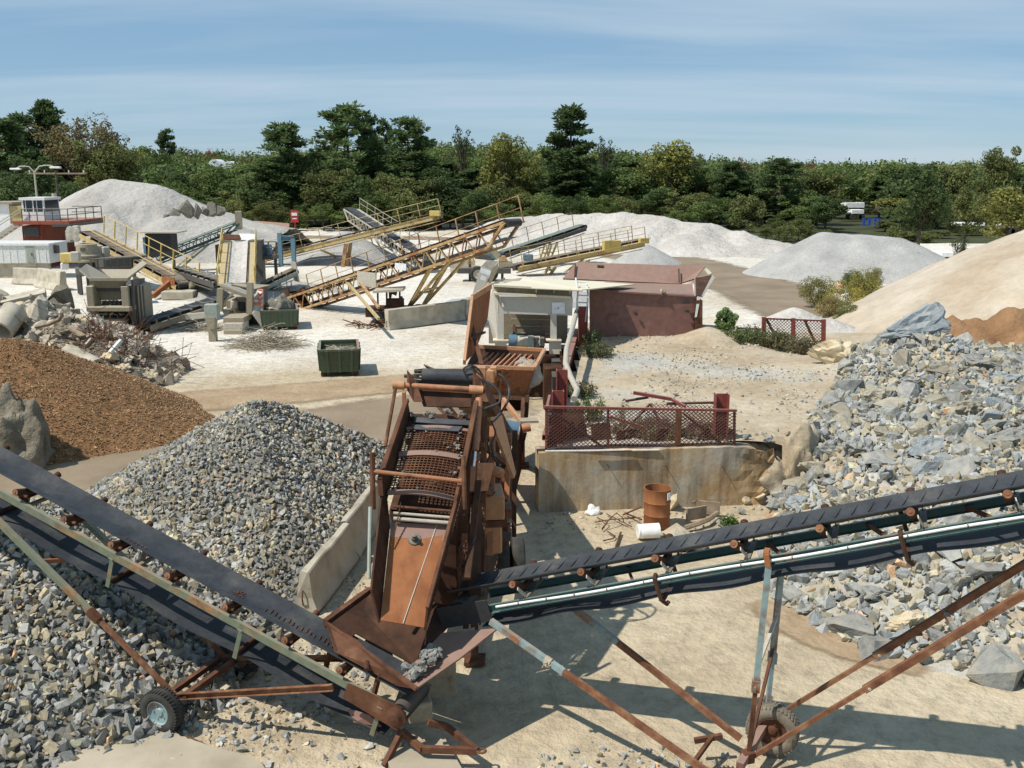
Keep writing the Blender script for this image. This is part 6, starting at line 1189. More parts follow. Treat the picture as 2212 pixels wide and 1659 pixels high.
for x0_, x1_ in ((1042, 1050), (1086, 1078)):
    m = MB(); m.beam(W(x0_, 796, 24.55), W(x1_, 856, 24.85), .07, .05, V(0, 1, 0)); m.build('hopper_rib', 'orange_paint', sp)
m = MB(); m.beam(W(1050, 856, 24.85), W(1135, 860, 24.85), .10, .10); m.build('hopper_sill', 'pale_orange', sp)
for i in range(9):
    f_ = (i + .5) / 9; a_ = LFl.lerp(LFr, f_ * .72) + V(0, .1, -.16); b_ = LBl.lerp(LBr, f_ * .72 + .14) + V(0, -.1, -.16); m = MB(); m.beam(a_, b_, .045, .07); m.build('grizzly_bar', 'orange_paint', sp)
m = MB(); m.beam(LFl.lerp(LFr, .22) + V(0, .05, .05), W(1018, 700, 26.3), .10, .06); m.build('wing_stay', 'rust', sp)
w0, w1, w2, w3, w4 = W(1003, 783, 24.6), W(1020, 643, 26.6), W(1060, 618, 28.6), W(1052, 690, 28.4), W(1024, 762, 26.2)
m = MB(); m.plate([w0, w1, w2, w3, w4], .035); m.build('wing_plate', 'orange_rust', sp)
for a_, b_ in ((w0, w1), (w1, w2)):
    m = MB(); m.beam(a_, b_, .16, .07, V(1, 0, 0)); m.build('wing_flange', 'pale_orange', sp)
m = MB(); m.beam(w0.lerp(w1, .35) + V(.06, 0, 0), w3.lerp(w4, .4) + V(.05, 0, 0), .12, .05); m.build('wing_stay', 'rust', sp)
cs_ = LFr.lerp(LBr, .5) + V(-.42, 0, -.32)
sd = lump('sand_spill', 'sand and pale rocks lying in the right corner of the orange hopper', 'sand', cs_ - V(0, 0, .25), .5, .9, .5, 'tan_sand', 8, 3, .3)
for i in range(7): rock('stone', 'pale rock lying on the sand inside the orange hopper', 'stone', cs_ + V(rnd.uniform(-.2, .3), rnd.uniform(-.4, .6), .22), rnd.uniform(.07, .13), 'boulder_grey', i + 3, None, 'rocks inside the orange hopper')
for a_, b_, w_, mt in (((1086, 862, 24.2), (1128, 915, 23.4), .10, 'pale_orange'), ((1130, 860, 24.6), (1126, 960, 24), .09, 'rust'), ((1088, 862, 24.4), (1084, 905, 24.0), .08, 'orange_paint'), ((1140, 850, 24.8), (1136, 910, 24.5), .09, 'dark_rust')):
    m = MB(); m.beam(W(*a_), W(*b_), w_, w_); m.build('hopper_leg', mt, sp)
m = MB(); m.box(W(1142, 908, 23.4), .45, .35, .05, .1); m.build('step_plate', 'khaki_steel', sp)
m = MB(); m.tube(W(1092, 925, 22), W(1120, 930, 22), .20, 16); m.build('tail_drum', 'motor_blue', sp, smooth=True)
m = MB(); m.tube(W(1128, 925, 22.6), W(1146, 922, 22.6), .11, 12); m.build('gear_motor', 'orange_paint', sp, smooth=True)

# ------------------------------------------------------------------ cream feeder and brown hopper
YF = 34.6
fd = thing('feeder', 'cream vibrating feeder with open front bay', 'feeder', (.9, 35.5, 0))
def fx(a): return 993.2 + .1942 * a
def fy(a): return 536.9 + .1942 * a
def Fz(x, y, Y=YF): return W(fx(x), fy(y), Y)
def slab(name, mat, pts, t, par, Y=YF, bevel=0.0):
    m = MB(); m.plate([Fz(x, y, Y + (q[0] if q else 0)) for x, y, *q in pts], t); return m.build(name, mat, par, bevel=bevel)
slab('front_panel', 'grey_paint', [(435, 535), (1258, 540), (1250, 745), (435, 722)], .06, fd)
slab('fascia', 'khaki_steel', [(378, 415), (1250, 470), (1250, 540), (378, 500)], .05, fd, YF + .10)
for (x0_, y0_, x1_, y1_, w_, h_, mt) in ((375, 408, 1365, 462, .28, .07, 'cream_paint'), (378, 497, 1232, 540, .30, .08, 'cream_paint')):
    m = MB(); m.beam(Fz(x0_, y0_, YF - .05), Fz(x1_, y1_, YF - .05), w_, h_); m.build('flange', mt, fd)
m = MB(); m.beam(Fz(800, 438, YF - .30), Fz(1360, 462, YF - .30), .34, .03); wk = m.build('walk_plate', 'cream_paint', fd)
for x in (850, 1048, 1225):
    m = MB(); m.plate([Fz(x, 448, YF - .42), Fz(x, 448, YF - .05), Fz(x, 500, YF - .05)], .03); m.build('gusset', 'cream_paint', wk)
for x in (455, 1042):
    m = MB(); m.ibeam(Fz(x, 722, YF + .02), Fz(x, 1010, YF + .02), .22, .2, .02, V(0, 1, 0)); m.build('leg', 'grey_paint', fd)
    m = MB(); m.box(Fz(x, 1014, YF + .02), .55, .45, .04); m.build('foot_plate', 'cream_paint', fd)
for x in (455, 1060):
    m = MB(); m.ibeam(Fz(x, 1020, YF + .05), Fz(x, 1165, YF + .05), .42, .34, .025, V(0, 1, 0)); m.build('base_column', 'cream_paint', fd)
slab('side_panel', 'grey_paint', [(300, 700, .5), (378, 420, .1), (436, 540, .05), (430, 1010, .05), (380, 1010, .6)], .05, fd)
m = MB(); m.box(Fz(760, 860, YF + 1.2), 2.9, .06, 1.3); m.build('inner_wall', 'khaki_steel', fd)
for x in (570, 690, 800, 920):
    m = MB(); m.beam(Fz(x, 790, YF + 1.1), Fz(x, 990, YF + 1.1), .04, .05, V(0, 1, 0)); m.build('inner_rib', 'khaki_steel', fd)
for y in (780, 860, 940):
    m = MB(); m.beam(Fz(570, y, YF + 1.08), Fz(1010, y + 10, YF + 1.08), .03, .03); m.build('inner_rail', 'pale_steel', fd)
for x in (605, 930):
    m = MB(); m.beam(Fz(x, 840, YF + .7), Fz(x, 1000, YF + .7), .1, .1, V(0, 1, 0)); m.build('spring_post', 'brown_plate', fd)
m = MB(); m.box(Fz(760, 955, YF + .75), 1.2, .3, .12); m.build('exciter_beam', 'dark_steel', fd)
m = MB(); m.tube(Fz(630, 1030, YF - .1), Fz(890, 1035, YF - .1), .20, 18); m.build('motor_body', 'pale_steel', fd, smooth=True)
m = MB(); m.tube(Fz(545, 1025, YF - .1), Fz(632, 1030, YF - .1), .235, 18); m.build('motor_cowl', 'motor_blue', fd, smooth=True)
for x, s_ in ((790, .36), (850, .30), (920, .26)):
    m = MB(); m.box(Fz(x, 1035, YF - .15), s_ * .6, s_, s_ * 1.2); m.build('motor_mount', 'pale_green' if x < 800 else 'dark_steel', fd, bevel=.02)
m = MB(); m.plate([Fz(382, 405), Fz(1400, 460), Fz(1950, 400, 38.5), Fz(690, 335, 38.0), Fz(480, 380, 37)], .04); m.build('tray_floor', 'cream_paint', fd)
m = MB(); m.plate([Fz(480, 360, 37.2), Fz(690, 330, 38.0), Fz(620, 410, 36.2), Fz(500, 420, 35.5)], .04); m.build('tray_side', 'khaki_steel', fd)
m = MB(); m.pipe([Fz(468, 570, YF - .06), Fz(478, 650, YF - .16), Fz(490, 655, YF - .16), Fz(470, 580, YF - .06)], .02, 6); m.build('lifting_lug', 'grey_paint', fd)
m = MB(); m.box(Fz(1096, 662, YF - .07), .46, .012, .40); sg_ = m.build('notice_sheet', 'sheet_white', fd)
m = MB(); m.plate([Fz(1086, 668, YF - .09), Fz(1104, 668, YF - .09), Fz(1095, 650, YF - .09)], .004); m.build('notice_symbol', 'motor_blue', sg_)
for k, (x, y, w_, h_, Y_) in enumerate(((700, 1120, 1.6, .5, 35.2), (1180, 1110, .9, .9, 35.6), (980, 1180, 1.2, .6, 35.0), (1150, 1250, .8, .9, 34.0), (1080, 1330, .9, .5, 33.0), (1130, 1420, .6, .8, 32.0))):
    q = Fz(x, y, Y_); m = MB(); m.box((q.x, Y_ + .4, q.z / 2), w_, .9, q.z); m.build('base_frame', 'black_steel' if k % 2 else 'dark_rust', fd, bevel=.02)
for k in range(7):
    a_ = Fz(1110 + 12 * k, 1080 + 60 * k, 34.6 - .45 * k); m = MB(); m.beam(a_, V(a_.x + .1, a_.y, 0), .08, .08, V(0, 1, 0)); m.build('base_strut', 'dark_rust' if k % 2 else 'rust', fd)
# grey discharge guard left of the feeder
gd = thing('belt_guard', 'tall grey steel belt guard leaning left of the cream feeder', 'belt guard', (-.9, 34, 0))
slab('guard_plate', 'grey_paint', [(108, 610), (235, 200), (350, 240), (300, 420), (150, 650)], .08, gd, 33.6)
slab('guard_cheek', 'khaki_steel', [(350, 240), (430, 150), (425, 230), (340, 400), (310, 420)], .08, gd, 33.9)
slab('guard_hood', 'pale_steel', [(235, 200), (300, 130), (430, 140), (350, 240)], .06, gd, 33.9)
slab('guard_post', 'grey_paint', [(108, 610), (150, 650), (130, 1000), (110, 1000)], .08, gd, 33.7)
for x, y, w_, h_ in ((285, 258, .36, .16), (262, 328, .18, .14)):
    m = MB(); m.box(Fz(x, y, 33.45), w_, .015, h_, rot=Euler((0, .32, 0)).to_matrix()); m.build('label_plate', 'sheet_white', gd)
m = MB(); m.plate([Fz(360, 385, 35), Fz(495, 325, 36.5), Fz(500, 345, 36.5), Fz(380, 410, 35)], .05); m.build('torn_lip', 'khaki_steel', gd)
# ladder
ld = thing('ladder', 'white steel ladder hooked over the brown hopper corner', 'ladder', (2.9, 35.2, 1.2))
LP = [[(1290, 330, 35.6), (1300, 380, 35.2), (1315, 480, 34.7), (1305, 600, 34.6), (1302, 700, 34.6)], [(1405, 375, 35.6), (1420, 440, 35.2), (1428, 520, 34.7), (1418, 640, 34.6), (1398, 815, 34.6)]]
for P_ in LP:
    m = MB(); m.pipe([Fz(x, y, Y) for x, y, Y in P_], .035, 8); m.build('stile', 'off_white', ld, smooth=True)
for y in (372, 518, 598, 680, 760):
    xl2 = np.interp(y, [330, 380, 480, 600, 760], [1290, 1300, 1315, 1308, 1298]); xr2 = np.interp(y, [375, 440, 520, 640, 815], [1405, 1420, 1428, 1418, 1398]); Yy = float(np.interp(y, [372, 480, 800], [35.3, 34.75, 34.6])); m = MB(); m.tube(Fz(xl2, y, Yy), Fz(xr2, y + 6, Yy), .025, 6); m.build('rung', 'off_white', ld)
# brown hopper of plate steel
bh = thing('feed_hopper', 'large brown plate-steel feed hopper on the ramp', 'hopper', (5.3, 39, 1.5))
def bx(a): return 1208 + .1942 * a
def by(a): return 429.5 + .1942 * a
def Bz(x, y, Y): return W(bx(x), by(y), Y)
def bslab(name, mat, pts, t=.05): m = MB(); m.plate([Bz(*p) for p in pts], t); return m.build(name, mat, bh)
fp = bslab('front_plate', 'brown_plate', [(335, 1020, 37.0), (800, 1045, 37.05), (1510, 1085, 37.1), (1490, 1640, 37.2), (340, 1600, 37.0)], .06)
bslab('back_plate', 'brown_plate', [(40, 892, 40.6), (188, 712, 41.6), (1330, 745, 41.6), (1620, 756, 41.2), (1515, 890, 40.2), (1330, 950, 40.6)], .06)
m = MB(); m.beam(Bz(1330, 780, 40.9), Bz(1335, 930, 40.4), .05, .04); m.build('plate_seam', 'dark_rust', bh)
m = MB(); m.beam(Bz(180, 720, 41.3), Bz(172, 890, 40.5), .05, .04); m.build('plate_seam', 'dark_rust', bh)
bslab('inner_slope', 'brown_plate', [(500, 930, 40.3), (1330, 955, 40.3), (1480, 950, 40.0), (1500, 1075, 37.2), (340, 1010, 37.2)], .05)
m = MB(); m.beam(Bz(335, 1012, 36.98), Bz(1150, 1062, 37.05), .22, .06); m.beam(Bz(1150, 1062, 37.05), Bz(1512, 1085, 37.1), .16, .06); m.build('rim_flange', 'brown_plate', bh)
bslab('end_plate', 'brown_plate', [(1510, 880, 40.2), (1512, 1080, 37.1), (1500, 1640, 37.2), (1560, 1600, 40.0)], .06)
bslab('end_flap', 'dark_rust', [(1515, 885, 40.0), (1700, 855, 40.4), (1590, 1085, 37.4), (1520, 1090, 37.2)], .05)
bslab('flap_edge', 'pale_steel', [(1700, 850, 40.4), (1728, 880, 40.2), (1595, 1095, 37.3), (1580, 1085, 37.3)], .05)
bslab('torn_corner', 'pale_steel', [(1612, 790, 41.0), (1640, 775, 41.1), (1700, 830, 40.6), (1660, 850, 40.5)], .04)
m = MB(); m.ibeam(Bz(1545, 1120, 37.0), Bz(1545, 1640, 37.1), .28, .3, .025, V(0, 1, 0)); m.build('corner_post', 'rust', bh)
bslab('white_brace', 'off_white', [(1535, 1085, 36.9), (1570, 1090, 36.9), (1530, 1310, 36.85), (1508, 1320, 36.85)], .05)
for pts_ in ([(1378, 1142), (1460, 1140), (1452, 1165), (1385, 1165)], [(1380, 1238), (1452, 1238), (1440, 1268), (1420, 1262)], [(838, 1258), (872, 1270), (870, 1305), (845, 1290)]):
    m = MB(); m.plate([Bz(x, y, 36.95) for x, y in pts_], .05); m.build('handle_slot', 'black_steel', fp)
m = MB(); m.plate([Bz(425, 742, 41.4), Bz(495, 745, 41.4), Bz(492, 762, 41.3), Bz(425, 758, 41.3)], .06); m.build('patch_plate', 'dark_rust', bh)
q = Bz(1148, 1042, 37.0); rock('stone', 'pale rock lying on the rim of the brown hopper', 'stone', q + V(0, 0, .05), .17, 'boulder_cream', 6)
heap('dirt_heap', 'tan dirt heaped against the right of the brown hopper', 'dirt heap', 'ramp_dirt', [(7.3, 36.2, .62, 1.5, 1.1), (6.5, 36.4, .35, 1.3)], res=.1, nz=.3, rough=.35, base=1.72)
# ------------------------------------------------------------------ the crushing plant in the yard
def conveyor(label, A, B, w=.9, frame='channel', depth=.35, mat='khaki_steel', belt='dusty_belt', rails=(), rmat=None, rh=1.05, rstep=1.6, rolls=1.2, legs=(), head=None, group=None, rr=.024, loc=None, chord=.10):
    F = Frame(A, B); o = thing('belt_conveyor', label, 'conveyor', loc or V(A.x, A.y, 0), group); rmat = rmat or mat
    m = MB(); strip(m, F, np.linspace(0, F.L, 10), [(-w / 2, .10), (-w / 5, .02), (w / 5, .02), (w / 2, .10)], .03); m.build('belt', belt, o)
    m = MB(); strip(m, F, np.linspace(.3, F.L - .3, 6), [(-w / 2, -depth * .75), (w / 2, -depth * .75)], .02); m.build('return_belt', 'rubber_belt', o)
    for sgn in (-1, 1):
        e = sgn * (w / 2 + .08)
        if frame == 'truss':
            m = MB(); m.beam(F.p(0, e, -.08), F.p(F.L, e, -.08), chord, chord, F.n); m.build('top_chord', mat, o)
            m = MB(); m.beam(F.p(.4, e, -depth), F.p(F.L - 1.4, e, -depth), chord, chord, F.n); m.beam(F.p(F.L - 1.4, e, -depth), F.p(F.L, e, -.1), chord, chord, F.n); m.build('bottom_chord', mat, o)
            n = max(3, int(F.L / (depth * 1.05))); st = (F.L - 1.6) / n
            for i in range(n):
                t = .3 + i * st; m = MB(); m.beam(F.p(t, e, -depth), F.p(t + st * .5, e, -.1), .05, .05); m.build('web_brace', mat, o); m = MB(); m.beam(F.p(t + st * .5, e, -.1), F.p(t + st, e, -depth), .05, .05); m.build('web_brace', mat, o)
        else:
            m = MB(); m.channel(F.p(0, e, -depth * .45), F.p(F.L, e, -depth * .45), .08, depth * .55, .02, F.n); m.build('side_rail', mat, o)
            m = MB(); m.beam(F.p(.3, e, -depth), F.p(F.L - .3, e, -depth), .06, .06, F.n); m.build('lower_rail', mat, o)
    if rolls:
        for i in range(int(F.L / rolls)):
            t = .5 + i * rolls; m = MB(); m.tube(F.p(t, -w / 2 - .1, .06), F.p(t, 0, -.02), .06, 7); m.tube(F.p(t, 0, -.02), F.p(t, w / 2 + .1, .06), .06, 7); m.build('idler_roller', 'dark_steel', o)
            for sgn in (-1, 1):
                m = MB(); m.beam(F.p(t, sgn * (w / 2 + .09), -.1), F.p(t, sgn * (w / 2 + .09), .12), .1, .03, F.d); m.build('idler_bracket', mat, o)
    for sgn in rails:
        e = sgn * (w / 2 + .55); m = MB()
        m.tube(F.p(.2, e, rh), F.p(F.L - .2, e, rh), rr, 5); m.tube(F.p(.2, e, rh * .52), F.p(F.L - .2, e, rh * .52), rr * .8, 5); h = m.build('handrail', rmat, o); n = max(2, int(F.L / rstep))
        for i in range(n + 1):
            t = .2 + (F.L - .4) * i / n; m = MB(); m.beam(F.p(t, e, -.1), F.p(t, e, rh), rr * 2.2, rr * 2.2); m.build('rail_post', rmat, h)
        m = MB(); m.beam(F.p(.1, sgn * (w / 2 + .35), -.08), F.p(F.L - .1, sgn * (w / 2 + .35), -.08), .42, .04, F.n); m.build('walkway', mat, o)
    for (t, pts, wd, mt) in legs:
        for sgn in (-1, 1):
            q = F.p(F.L * t, sgn * (w / 2 + .05), -depth); g = Vector(pts) + F.l * sgn * (w / 2 + .05); m = MB(); m.beam(q, V(g.x, g.y, g.z - .1), wd, wd, V(0, 1, 0) if abs((q - g).normalized().z) > .9 else Z); m.build('leg', mt, o)
        a_ = F.p(F.L * t, -(w / 2 + .05), -depth).lerp(Vector(pts) - F.l * (w / 2 + .05), .5); b_ = F.p(F.L * t, (w / 2 + .05), -depth).lerp(Vector(pts) + F.l * (w / 2 + .05), .5); m = MB(); m.beam(a_, b_, wd * .8, wd * .8); m.build('leg_tie', mt, o)
    m = MB(); m.tube(F.p(F.L, -w / 2, -.12), F.p(F.L, w / 2, -.12), .2, 12); m.build('head_pulley', 'black_steel', o, smooth=True)
    m = MB(); m.tube(F.p(0, -w / 2, -.12), F.p(0, w / 2, -.12), .2, 12); m.build('tail_pulley', 'black_steel', o, smooth=True)
    if head:
        m = MB(); m.box(F.p(F.L - .2, (w / 2 + .25) * (1 if F.p(0, 1).y < F.p(0, -1).y else -1), 0), .9, .35, .45, math.atan2(F.d.y, F.d.x)); m.build('drive_guard', head, o, bevel=.03)
    return o, F
def side(A, B): F = Frame(A, B); return 1 if F.p(1, 1).y < F.p(1, -1).y else -1   # sideways sign that faces the camera
A, B = G(636, 640, .5), W(1106, 476, 48.3); s_ = side(A, B)
g = G(873, 668)
tr, F1 = conveyor('longest conveyor on a rusty tan lattice truss in the middle of the yard', A, B, 1.0, 'truss', 1.0, 'rusty_truss', 'dark_rust', (-s_,), 'rusty_truss', 1.25, 1.5, 1.3, [(.70, G(884, 684), .16, 'tan_yellow'), (.78, G(880, 680), .12, 'tan_yellow')], None, chord=.13)
m = MB(); m.plate([F1.p(-.6, -.6, -.9), F1.p(.5, -.6, -.9), F1.p(.4, -.6, .5), F1.p(-.5, -.6, .4)], .06); m.plate([F1.p(-.6, .6, -.9), F1.p(.5, .6, -.9), F1.p(.4, .6, .5), F1.p(-.5, .6, .4)], .06); m.plate([F1.p(-.6, -.6, -.9), F1.p(-.6, .6, -.9), F1.p(-.5, .6, .4), F1.p(-.5, -.6, .4)], .06); m.build('feed_boot', 'dark_rust', tr)
m = MB(); m.box(F1.p(-.9, s_ * .5, -.75), .9, .8, 1.0, .5); m.build('boot_box', 'khaki_steel', tr, bevel=.02)
m = MB(); q = F1.p(F1.L * .42, s_ * .62, -.55); m.box(q, 1.6, .06, .8, math.atan2(F1.d.y, F1.d.x)); m.build('side_cover', 'pale_steel', tr)
m = MB(); q = F1.p(F1.L * .58, s_ * .63, -.5); m.box(q, .9, .05, .35, math.atan2(F1.d.y, F1.d.x)); m.build('name_plate', 'white_paint', tr)
for x0_, y0_, x1_, y1_ in ((750, 610, 818, 664), (774, 605, 818, 640)):
    m = MB(); m.beam(VP(x0_, y0_, F1.p(0, s_ * .4), F1.d), G(x1_, y1_ + 25, 1.0), .13, .13); m.build('rear_strut', 'tan_yellow' if x0_ < 760 else 'rusty_truss', tr)
A, B = W(556, 556, 88.0), W(950, 459, 84.5); s_ = side(A, B)
t2, F2 = conveyor('upper tan conveyor with handrail reaching toward the wood', A, B, 1.0, 'channel', .7, 'tan_yellow', 'dusty_belt', (-s_,), 'tan_yellow', 1.2, 1.9, 1.5, [(.5, G(745, 574), .3, 'rusty_truss'), (.02, G(560, 572), .25, 'dark_steel')], 'yellow_paint')
m = MB(); m.beam(F2.p(F2.L * .36, s_ * .5, -.7), G(742, 568) + V(0, 0, .3), .16, .16); m.build('brace', 'tan_yellow', t2)
A, B = W(925, 562, 80), W(754, 450, 97); s_ = side(A, B)
conveyor('grey conveyor crossing behind the tan ones with its head high against the trees', A, B, .9, 'truss', .9, 'pale_steel', 'rubber_belt', (-s_,), 'pale_steel', 1.0, 2.0, 1.8, [(.55, G(845, 552), .12, 'pale_steel'), (.8, G(800, 540), .12, 'rusty_truss')], None)
A, B = W(400, 612, 64.2), W(190, 501, 72.5); s_ = side(A, B)
y4, F4 = conveyor('conveyor with bright yellow handrails left of centre', A, B, 1.1, 'channel', .55, 'tan_yellow', 'dusty_belt', (-s_,), 'yellow_paint', 1.25, 1.5, 1.2, [(.08, G(396, 632), .2, 'khaki_steel'), (.62, G(262, 590), .2, 'dark_steel'), (.95, G(200, 575), .2, 'dark_steel')], None, rr=.034)
m = MB(); e = s_ * .62; m.tube(F4.p(.3, e, .55), F4.p(F4.L - .3, e, .55), .03, 5); hr = m.build('handrail', 'yellow_paint', y4)
m = MB(); m.beam(G(330, 640, .2), W(372, 606, 64.5), .25, .3); m.build('tail_brace', 'orange_rust', y4)
m = MB(); m.box(F4.p(.9, s_ * .66, -.05), 1.5, .05, .5, math.atan2(F4.d.y, F4.d.x)); m.build('tail_guard', 'orange_rust', y4)
m = MB(); m.box(G(388, 636, .25), 2.0, 1.4, .5, .1); tag(m.build('footing', 'concrete', bevel=.03), 'concrete footing under the tail of the yellow-railed conveyor', 'footing')
A, B = W(318, 556, 80), W(512, 480, 84.5)
g5, F5 = conveyor('dark green stacker conveyor in front of the largest sand heap', A, B, .9, 'truss', .75, 'green_steel', 'green_steel', (), None, 1, 1.5, 1.2, [(.62, G(378, 582), .16, 'pale_steel'), (.05, G(322, 576), .16, 'green_steel')], None)
m = MB(); m.box(F5.p(F5.L + .2, 0, .1), .5, 1.2, 1.5, .2); m.build('head_hood', 'khaki_steel', g5)
A, B = W(511, 614, 59.5), W(518, 521, 68.0)
y6, F6 = conveyor('steep cream belt between bright yellow rails seen end on', A, B, 1.1, 'channel', .5, 'tan_yellow', 'pale_sand', (-1, 1), 'yellow_paint', 1.0, 2.2, 0, [(.9, G(520, 585), .2, 'khaki_steel')], None, rr=.04)
A, B = W(570, 612, 65.5), W(634, 583, 66.5)
g7, F7 = conveyor('short pale conveyor behind the foot of the long truss', A, B, .9, 'channel', .5, 'pale_green', 'dusty_belt', (), None, 1, 1.5, 1.0, [(.3, G(585, 622), .15, 'khaki_steel')], None)
m = MB(); m.plate([F7.p(F7.L - .1, -.6, -.8), F7.p(F7.L + .2, -.6, .5), F7.p(F7.L + .2, .6, .5), F7.p(F7.L - .1, .6, -.8)], .06); m.build('deflector', 'pale_steel', g7)
A, B = W(1084, 545, 84), W(1258, 487, 89); s_ = side(A, B)
conveyor('right-hand conveyor with dark teal belt cover and rusty rail', A, B, .9, 'channel', .6, 'dark_steel', 'green_steel', (-s_,), 'rusty_truss', 1.2, 1.7, 1.5, [(.55, G(1172, 566), .14, 'tan_yellow'), (.62, G(1178, 566), .14, 'tan_yellow')], None)
A, B = W(1112, 573, 77.5), W(1385, 518, 82.5); s_ = side(A, B)
y9, F9 = conveyor('long low conveyor with yellow frame and rail on the right', A, B, .9, 'channel', .7, 'tan_yellow', 'dusty_belt', (-s_, s_), 'tan_yellow', 1.15, 1.5, 1.0, [(.28, G(1182, 590), .18, 'tan_yellow'), (.55, G(1225, 588), .16, 'tan_yellow')], 'yellow_paint')
m = MB(); m.box(F9.p(F9.L * .72, s_ * .7, .1), 1.6, .4, .9, math.atan2(F9.d.y, F9.d.x)); m.build('drive_box', 'yellow_paint', y9, bevel=.04)
m = MB(); m.box(F9.p(F9.L * .08, s_ * .6, .5), .8, .5, .5); m.build('drive_motor', 'motor_blue', y9, bevel=.06)
A, B = G(305, 699, .5), W(476, 644, 56.0)
conveyor('low dark conveyor running from the tan crusher to the screen', A, B, .9, 'channel', .55, 'khaki_steel', 'rubber_belt', (), None, 1, 1.5, 1.0, [(.45, G(395, 688), .15, 'khaki_steel'), (.1, G(320, 705), .15, 'dark_steel')], None)
A, B = W(480, 606, 61), W(388, 578, 67.5)
conveyor('dark covered conveyor between the yellow-railed conveyor and the screen', A, B, .9, 'channel', .6, 'dark_steel', 'dark_steel', (), None, 1, 1.5, 1.2, [(.5, G(418, 636), .3, 'khaki_steel')], None)

# tan jaw crusher with flared hopper
jc = thing('jaw_crusher', 'tan jaw crusher with flared feed hopper on the left', 'crusher', (-19.8, 50, 0))
def Jz(x, y, Y=48.6): return W(.1942 * x, 429.5 + .1942 * y, Y)
def jpl(name, mat, pts, t=.08, Y=48.6): m = MB(); m.plate([Jz(p[0], p[1], Y + (p[2] if len(p) > 2 else 0)) for p in pts], t); return m.build(name, mat, jc)
jpl('hopper_wing', 'khaki_steel', [(880, 790, .3), (960, 728, 3), (1225, 880, 3.0), (1005, 895, 0)])
jpl('hopper_wing', 'khaki_steel', [(1640, 725, .3), (1590, 690, 2.6), (1450, 800, 3.0), (1415, 895, 0)])
jpl('hopper_back', 'khaki_steel', [(1130, 790, 4), (1480, 790, 4), (1450, 890, 3), (1225, 885, 3)])
jpl('hopper_front', 'khaki_steel', [(1005, 900), (1420, 900), (1390, 990, .3), (1060, 990, .3)])
m = MB(); m.beam(Jz(1000, 895, 48.5), Jz(1425, 895, 48.5), .2, .14); m.build('hopper_lip', 'khaki_steel', jc)
for x in (1045, 1430):
    m = MB(); m.box(Jz(x, 1100, 48.9), .36, .9, 1.25); m.build('frame_column', 'khaki_steel', jc, bevel=.03)
m = MB(); m.box(Jz(1240, 1215, 48.7), 2.15, .9, .24); m.build('frame_sill', 'khaki_steel', jc, bevel=.03)
m = MB(); m.box(Jz(1235, 985, 49.1), 1.7, .5, .32); m.build('frame_header', 'dark_steel', jc)
m = MB(); m.box(Jz(1235, 1065, 49.3), 1.15, .3, .5); m.build('jaw_plate', 'khaki_steel', jc, bevel=.03)
for j in range(3):
    for i in range(5):
        m = MB(); m.tube(Jz(1150 + i * 45, 1145 + j * 22, 49.0) + V(0, -.1, 0), Jz(1150 + i * 45, 1145 + j * 22, 49.0) + V(0, .3, 0), .05, 8); m.build('spring', 'dark_steel', jc)
m = MB(); m.box(Jz(1230, 1390, 48.9), 1.85, 1.2, .42); m.build('apron', 'khaki_steel', jc, bevel=.02)
m = MB(); m.box(Jz(1230, 1330, 49.2), 1.8, 1.6, .12); m.build('apron_bed', 'khaki_steel', jc)
jpl('side_plate', 'dark_steel', [(1470, 900, 0), (1600, 880, 3.5), (1620, 1500, 3.2), (1480, 1500, 0)], .1)
m = MB(); m.box(Jz(1560, 1230, 50.5), .55, 2.2, 2.6); m.build('drive_cabinet', 'khaki_steel', jc, bevel=.05)
for k in range(4):
    a_ = Jz(1500 + 36 * k, 1230, 49.3); m = MB(); m.box(a_, .05, .12, 2.4); m.build('cabinet_rib', 'dark_steel', jc)
for x, yb in ((1050, 1440), (1430, 1440), (1560, 1480)):
    a_ = Jz(x, yb, 49.2); m = MB(); m.box((a_.x, 49.3, a_.z / 2), .35, 1.0, a_.z); m.build('base_pillar', 'dark_steel', jc)
m = MB(); m.box(Jz(1235, 1290, 49.6), 1.9, .8, .5); m.build('lower_frame', 'dark_steel', jc)
m = MB(); m.lathe(Jz(1440, 1330, 50.8), (1, 0, 0), [(0, .25), (.05, .34), (.2, .34), (.25, .25)], 20); m.build('flywheel', 'khaki_steel', jc, smooth=True)
for i in range(18):
    p = Jz(rnd.uniform(1080, 1420), 1315, 48.9 + rnd.uniform(-.4, .6)); rock('concrete_fragment', 'broken concrete fragment lying on the apron of the tan crusher', 'concrete', p + V(0, 0, .15), rnd.uniform(.06, .17), 'boulder_cream', i, None, 'fragments on the crusher apron', (1.2, .8, .6))
# cone crusher, motor, cabinet and platform
cc_ = thing('cone_crusher', 'pale round cone crusher behind the tan crusher', 'crusher', (-28.8, 66, 0)); q = W(190, 560, 66); q.z = 0
for (z0_, prof, mt) in ((0, [(1.3, .85), (1.75, .85), (1.8, .65), (2.15, .62)], 'dark_steel'), (0, [(2.15, .92), (2.3, .92), (2.35, .78), (2.5, .76)], 'khaki_steel'), (0, [(2.5, .88), (2.6, .88), (2.65, .70), (3.3, .66), (3.34, .6), (3.34, .5), (3.0, .45)], 'khaki_steel')):
    m = MB(); m.lathe(q, (0, 0, 1), prof, 24); m.build('crusher_bowl', mt, cc_, smooth=True)
for k in range(6):
    a = k * 1.047; m = MB(); m.beam(q + V(math.cos(a) * .75, math.sin(a) * .75, 0), q + V(math.cos(a) * .75, math.sin(a) * .75, 1.4), .2, .2, V(0, 1, 0)); m.build('leg', 'dark_steel', cc_)
m = MB(); m.box(q + V(0, -.68, 3.0), .3, .08, .22); m.build('inspection_plate', 'dark_steel', cc_)
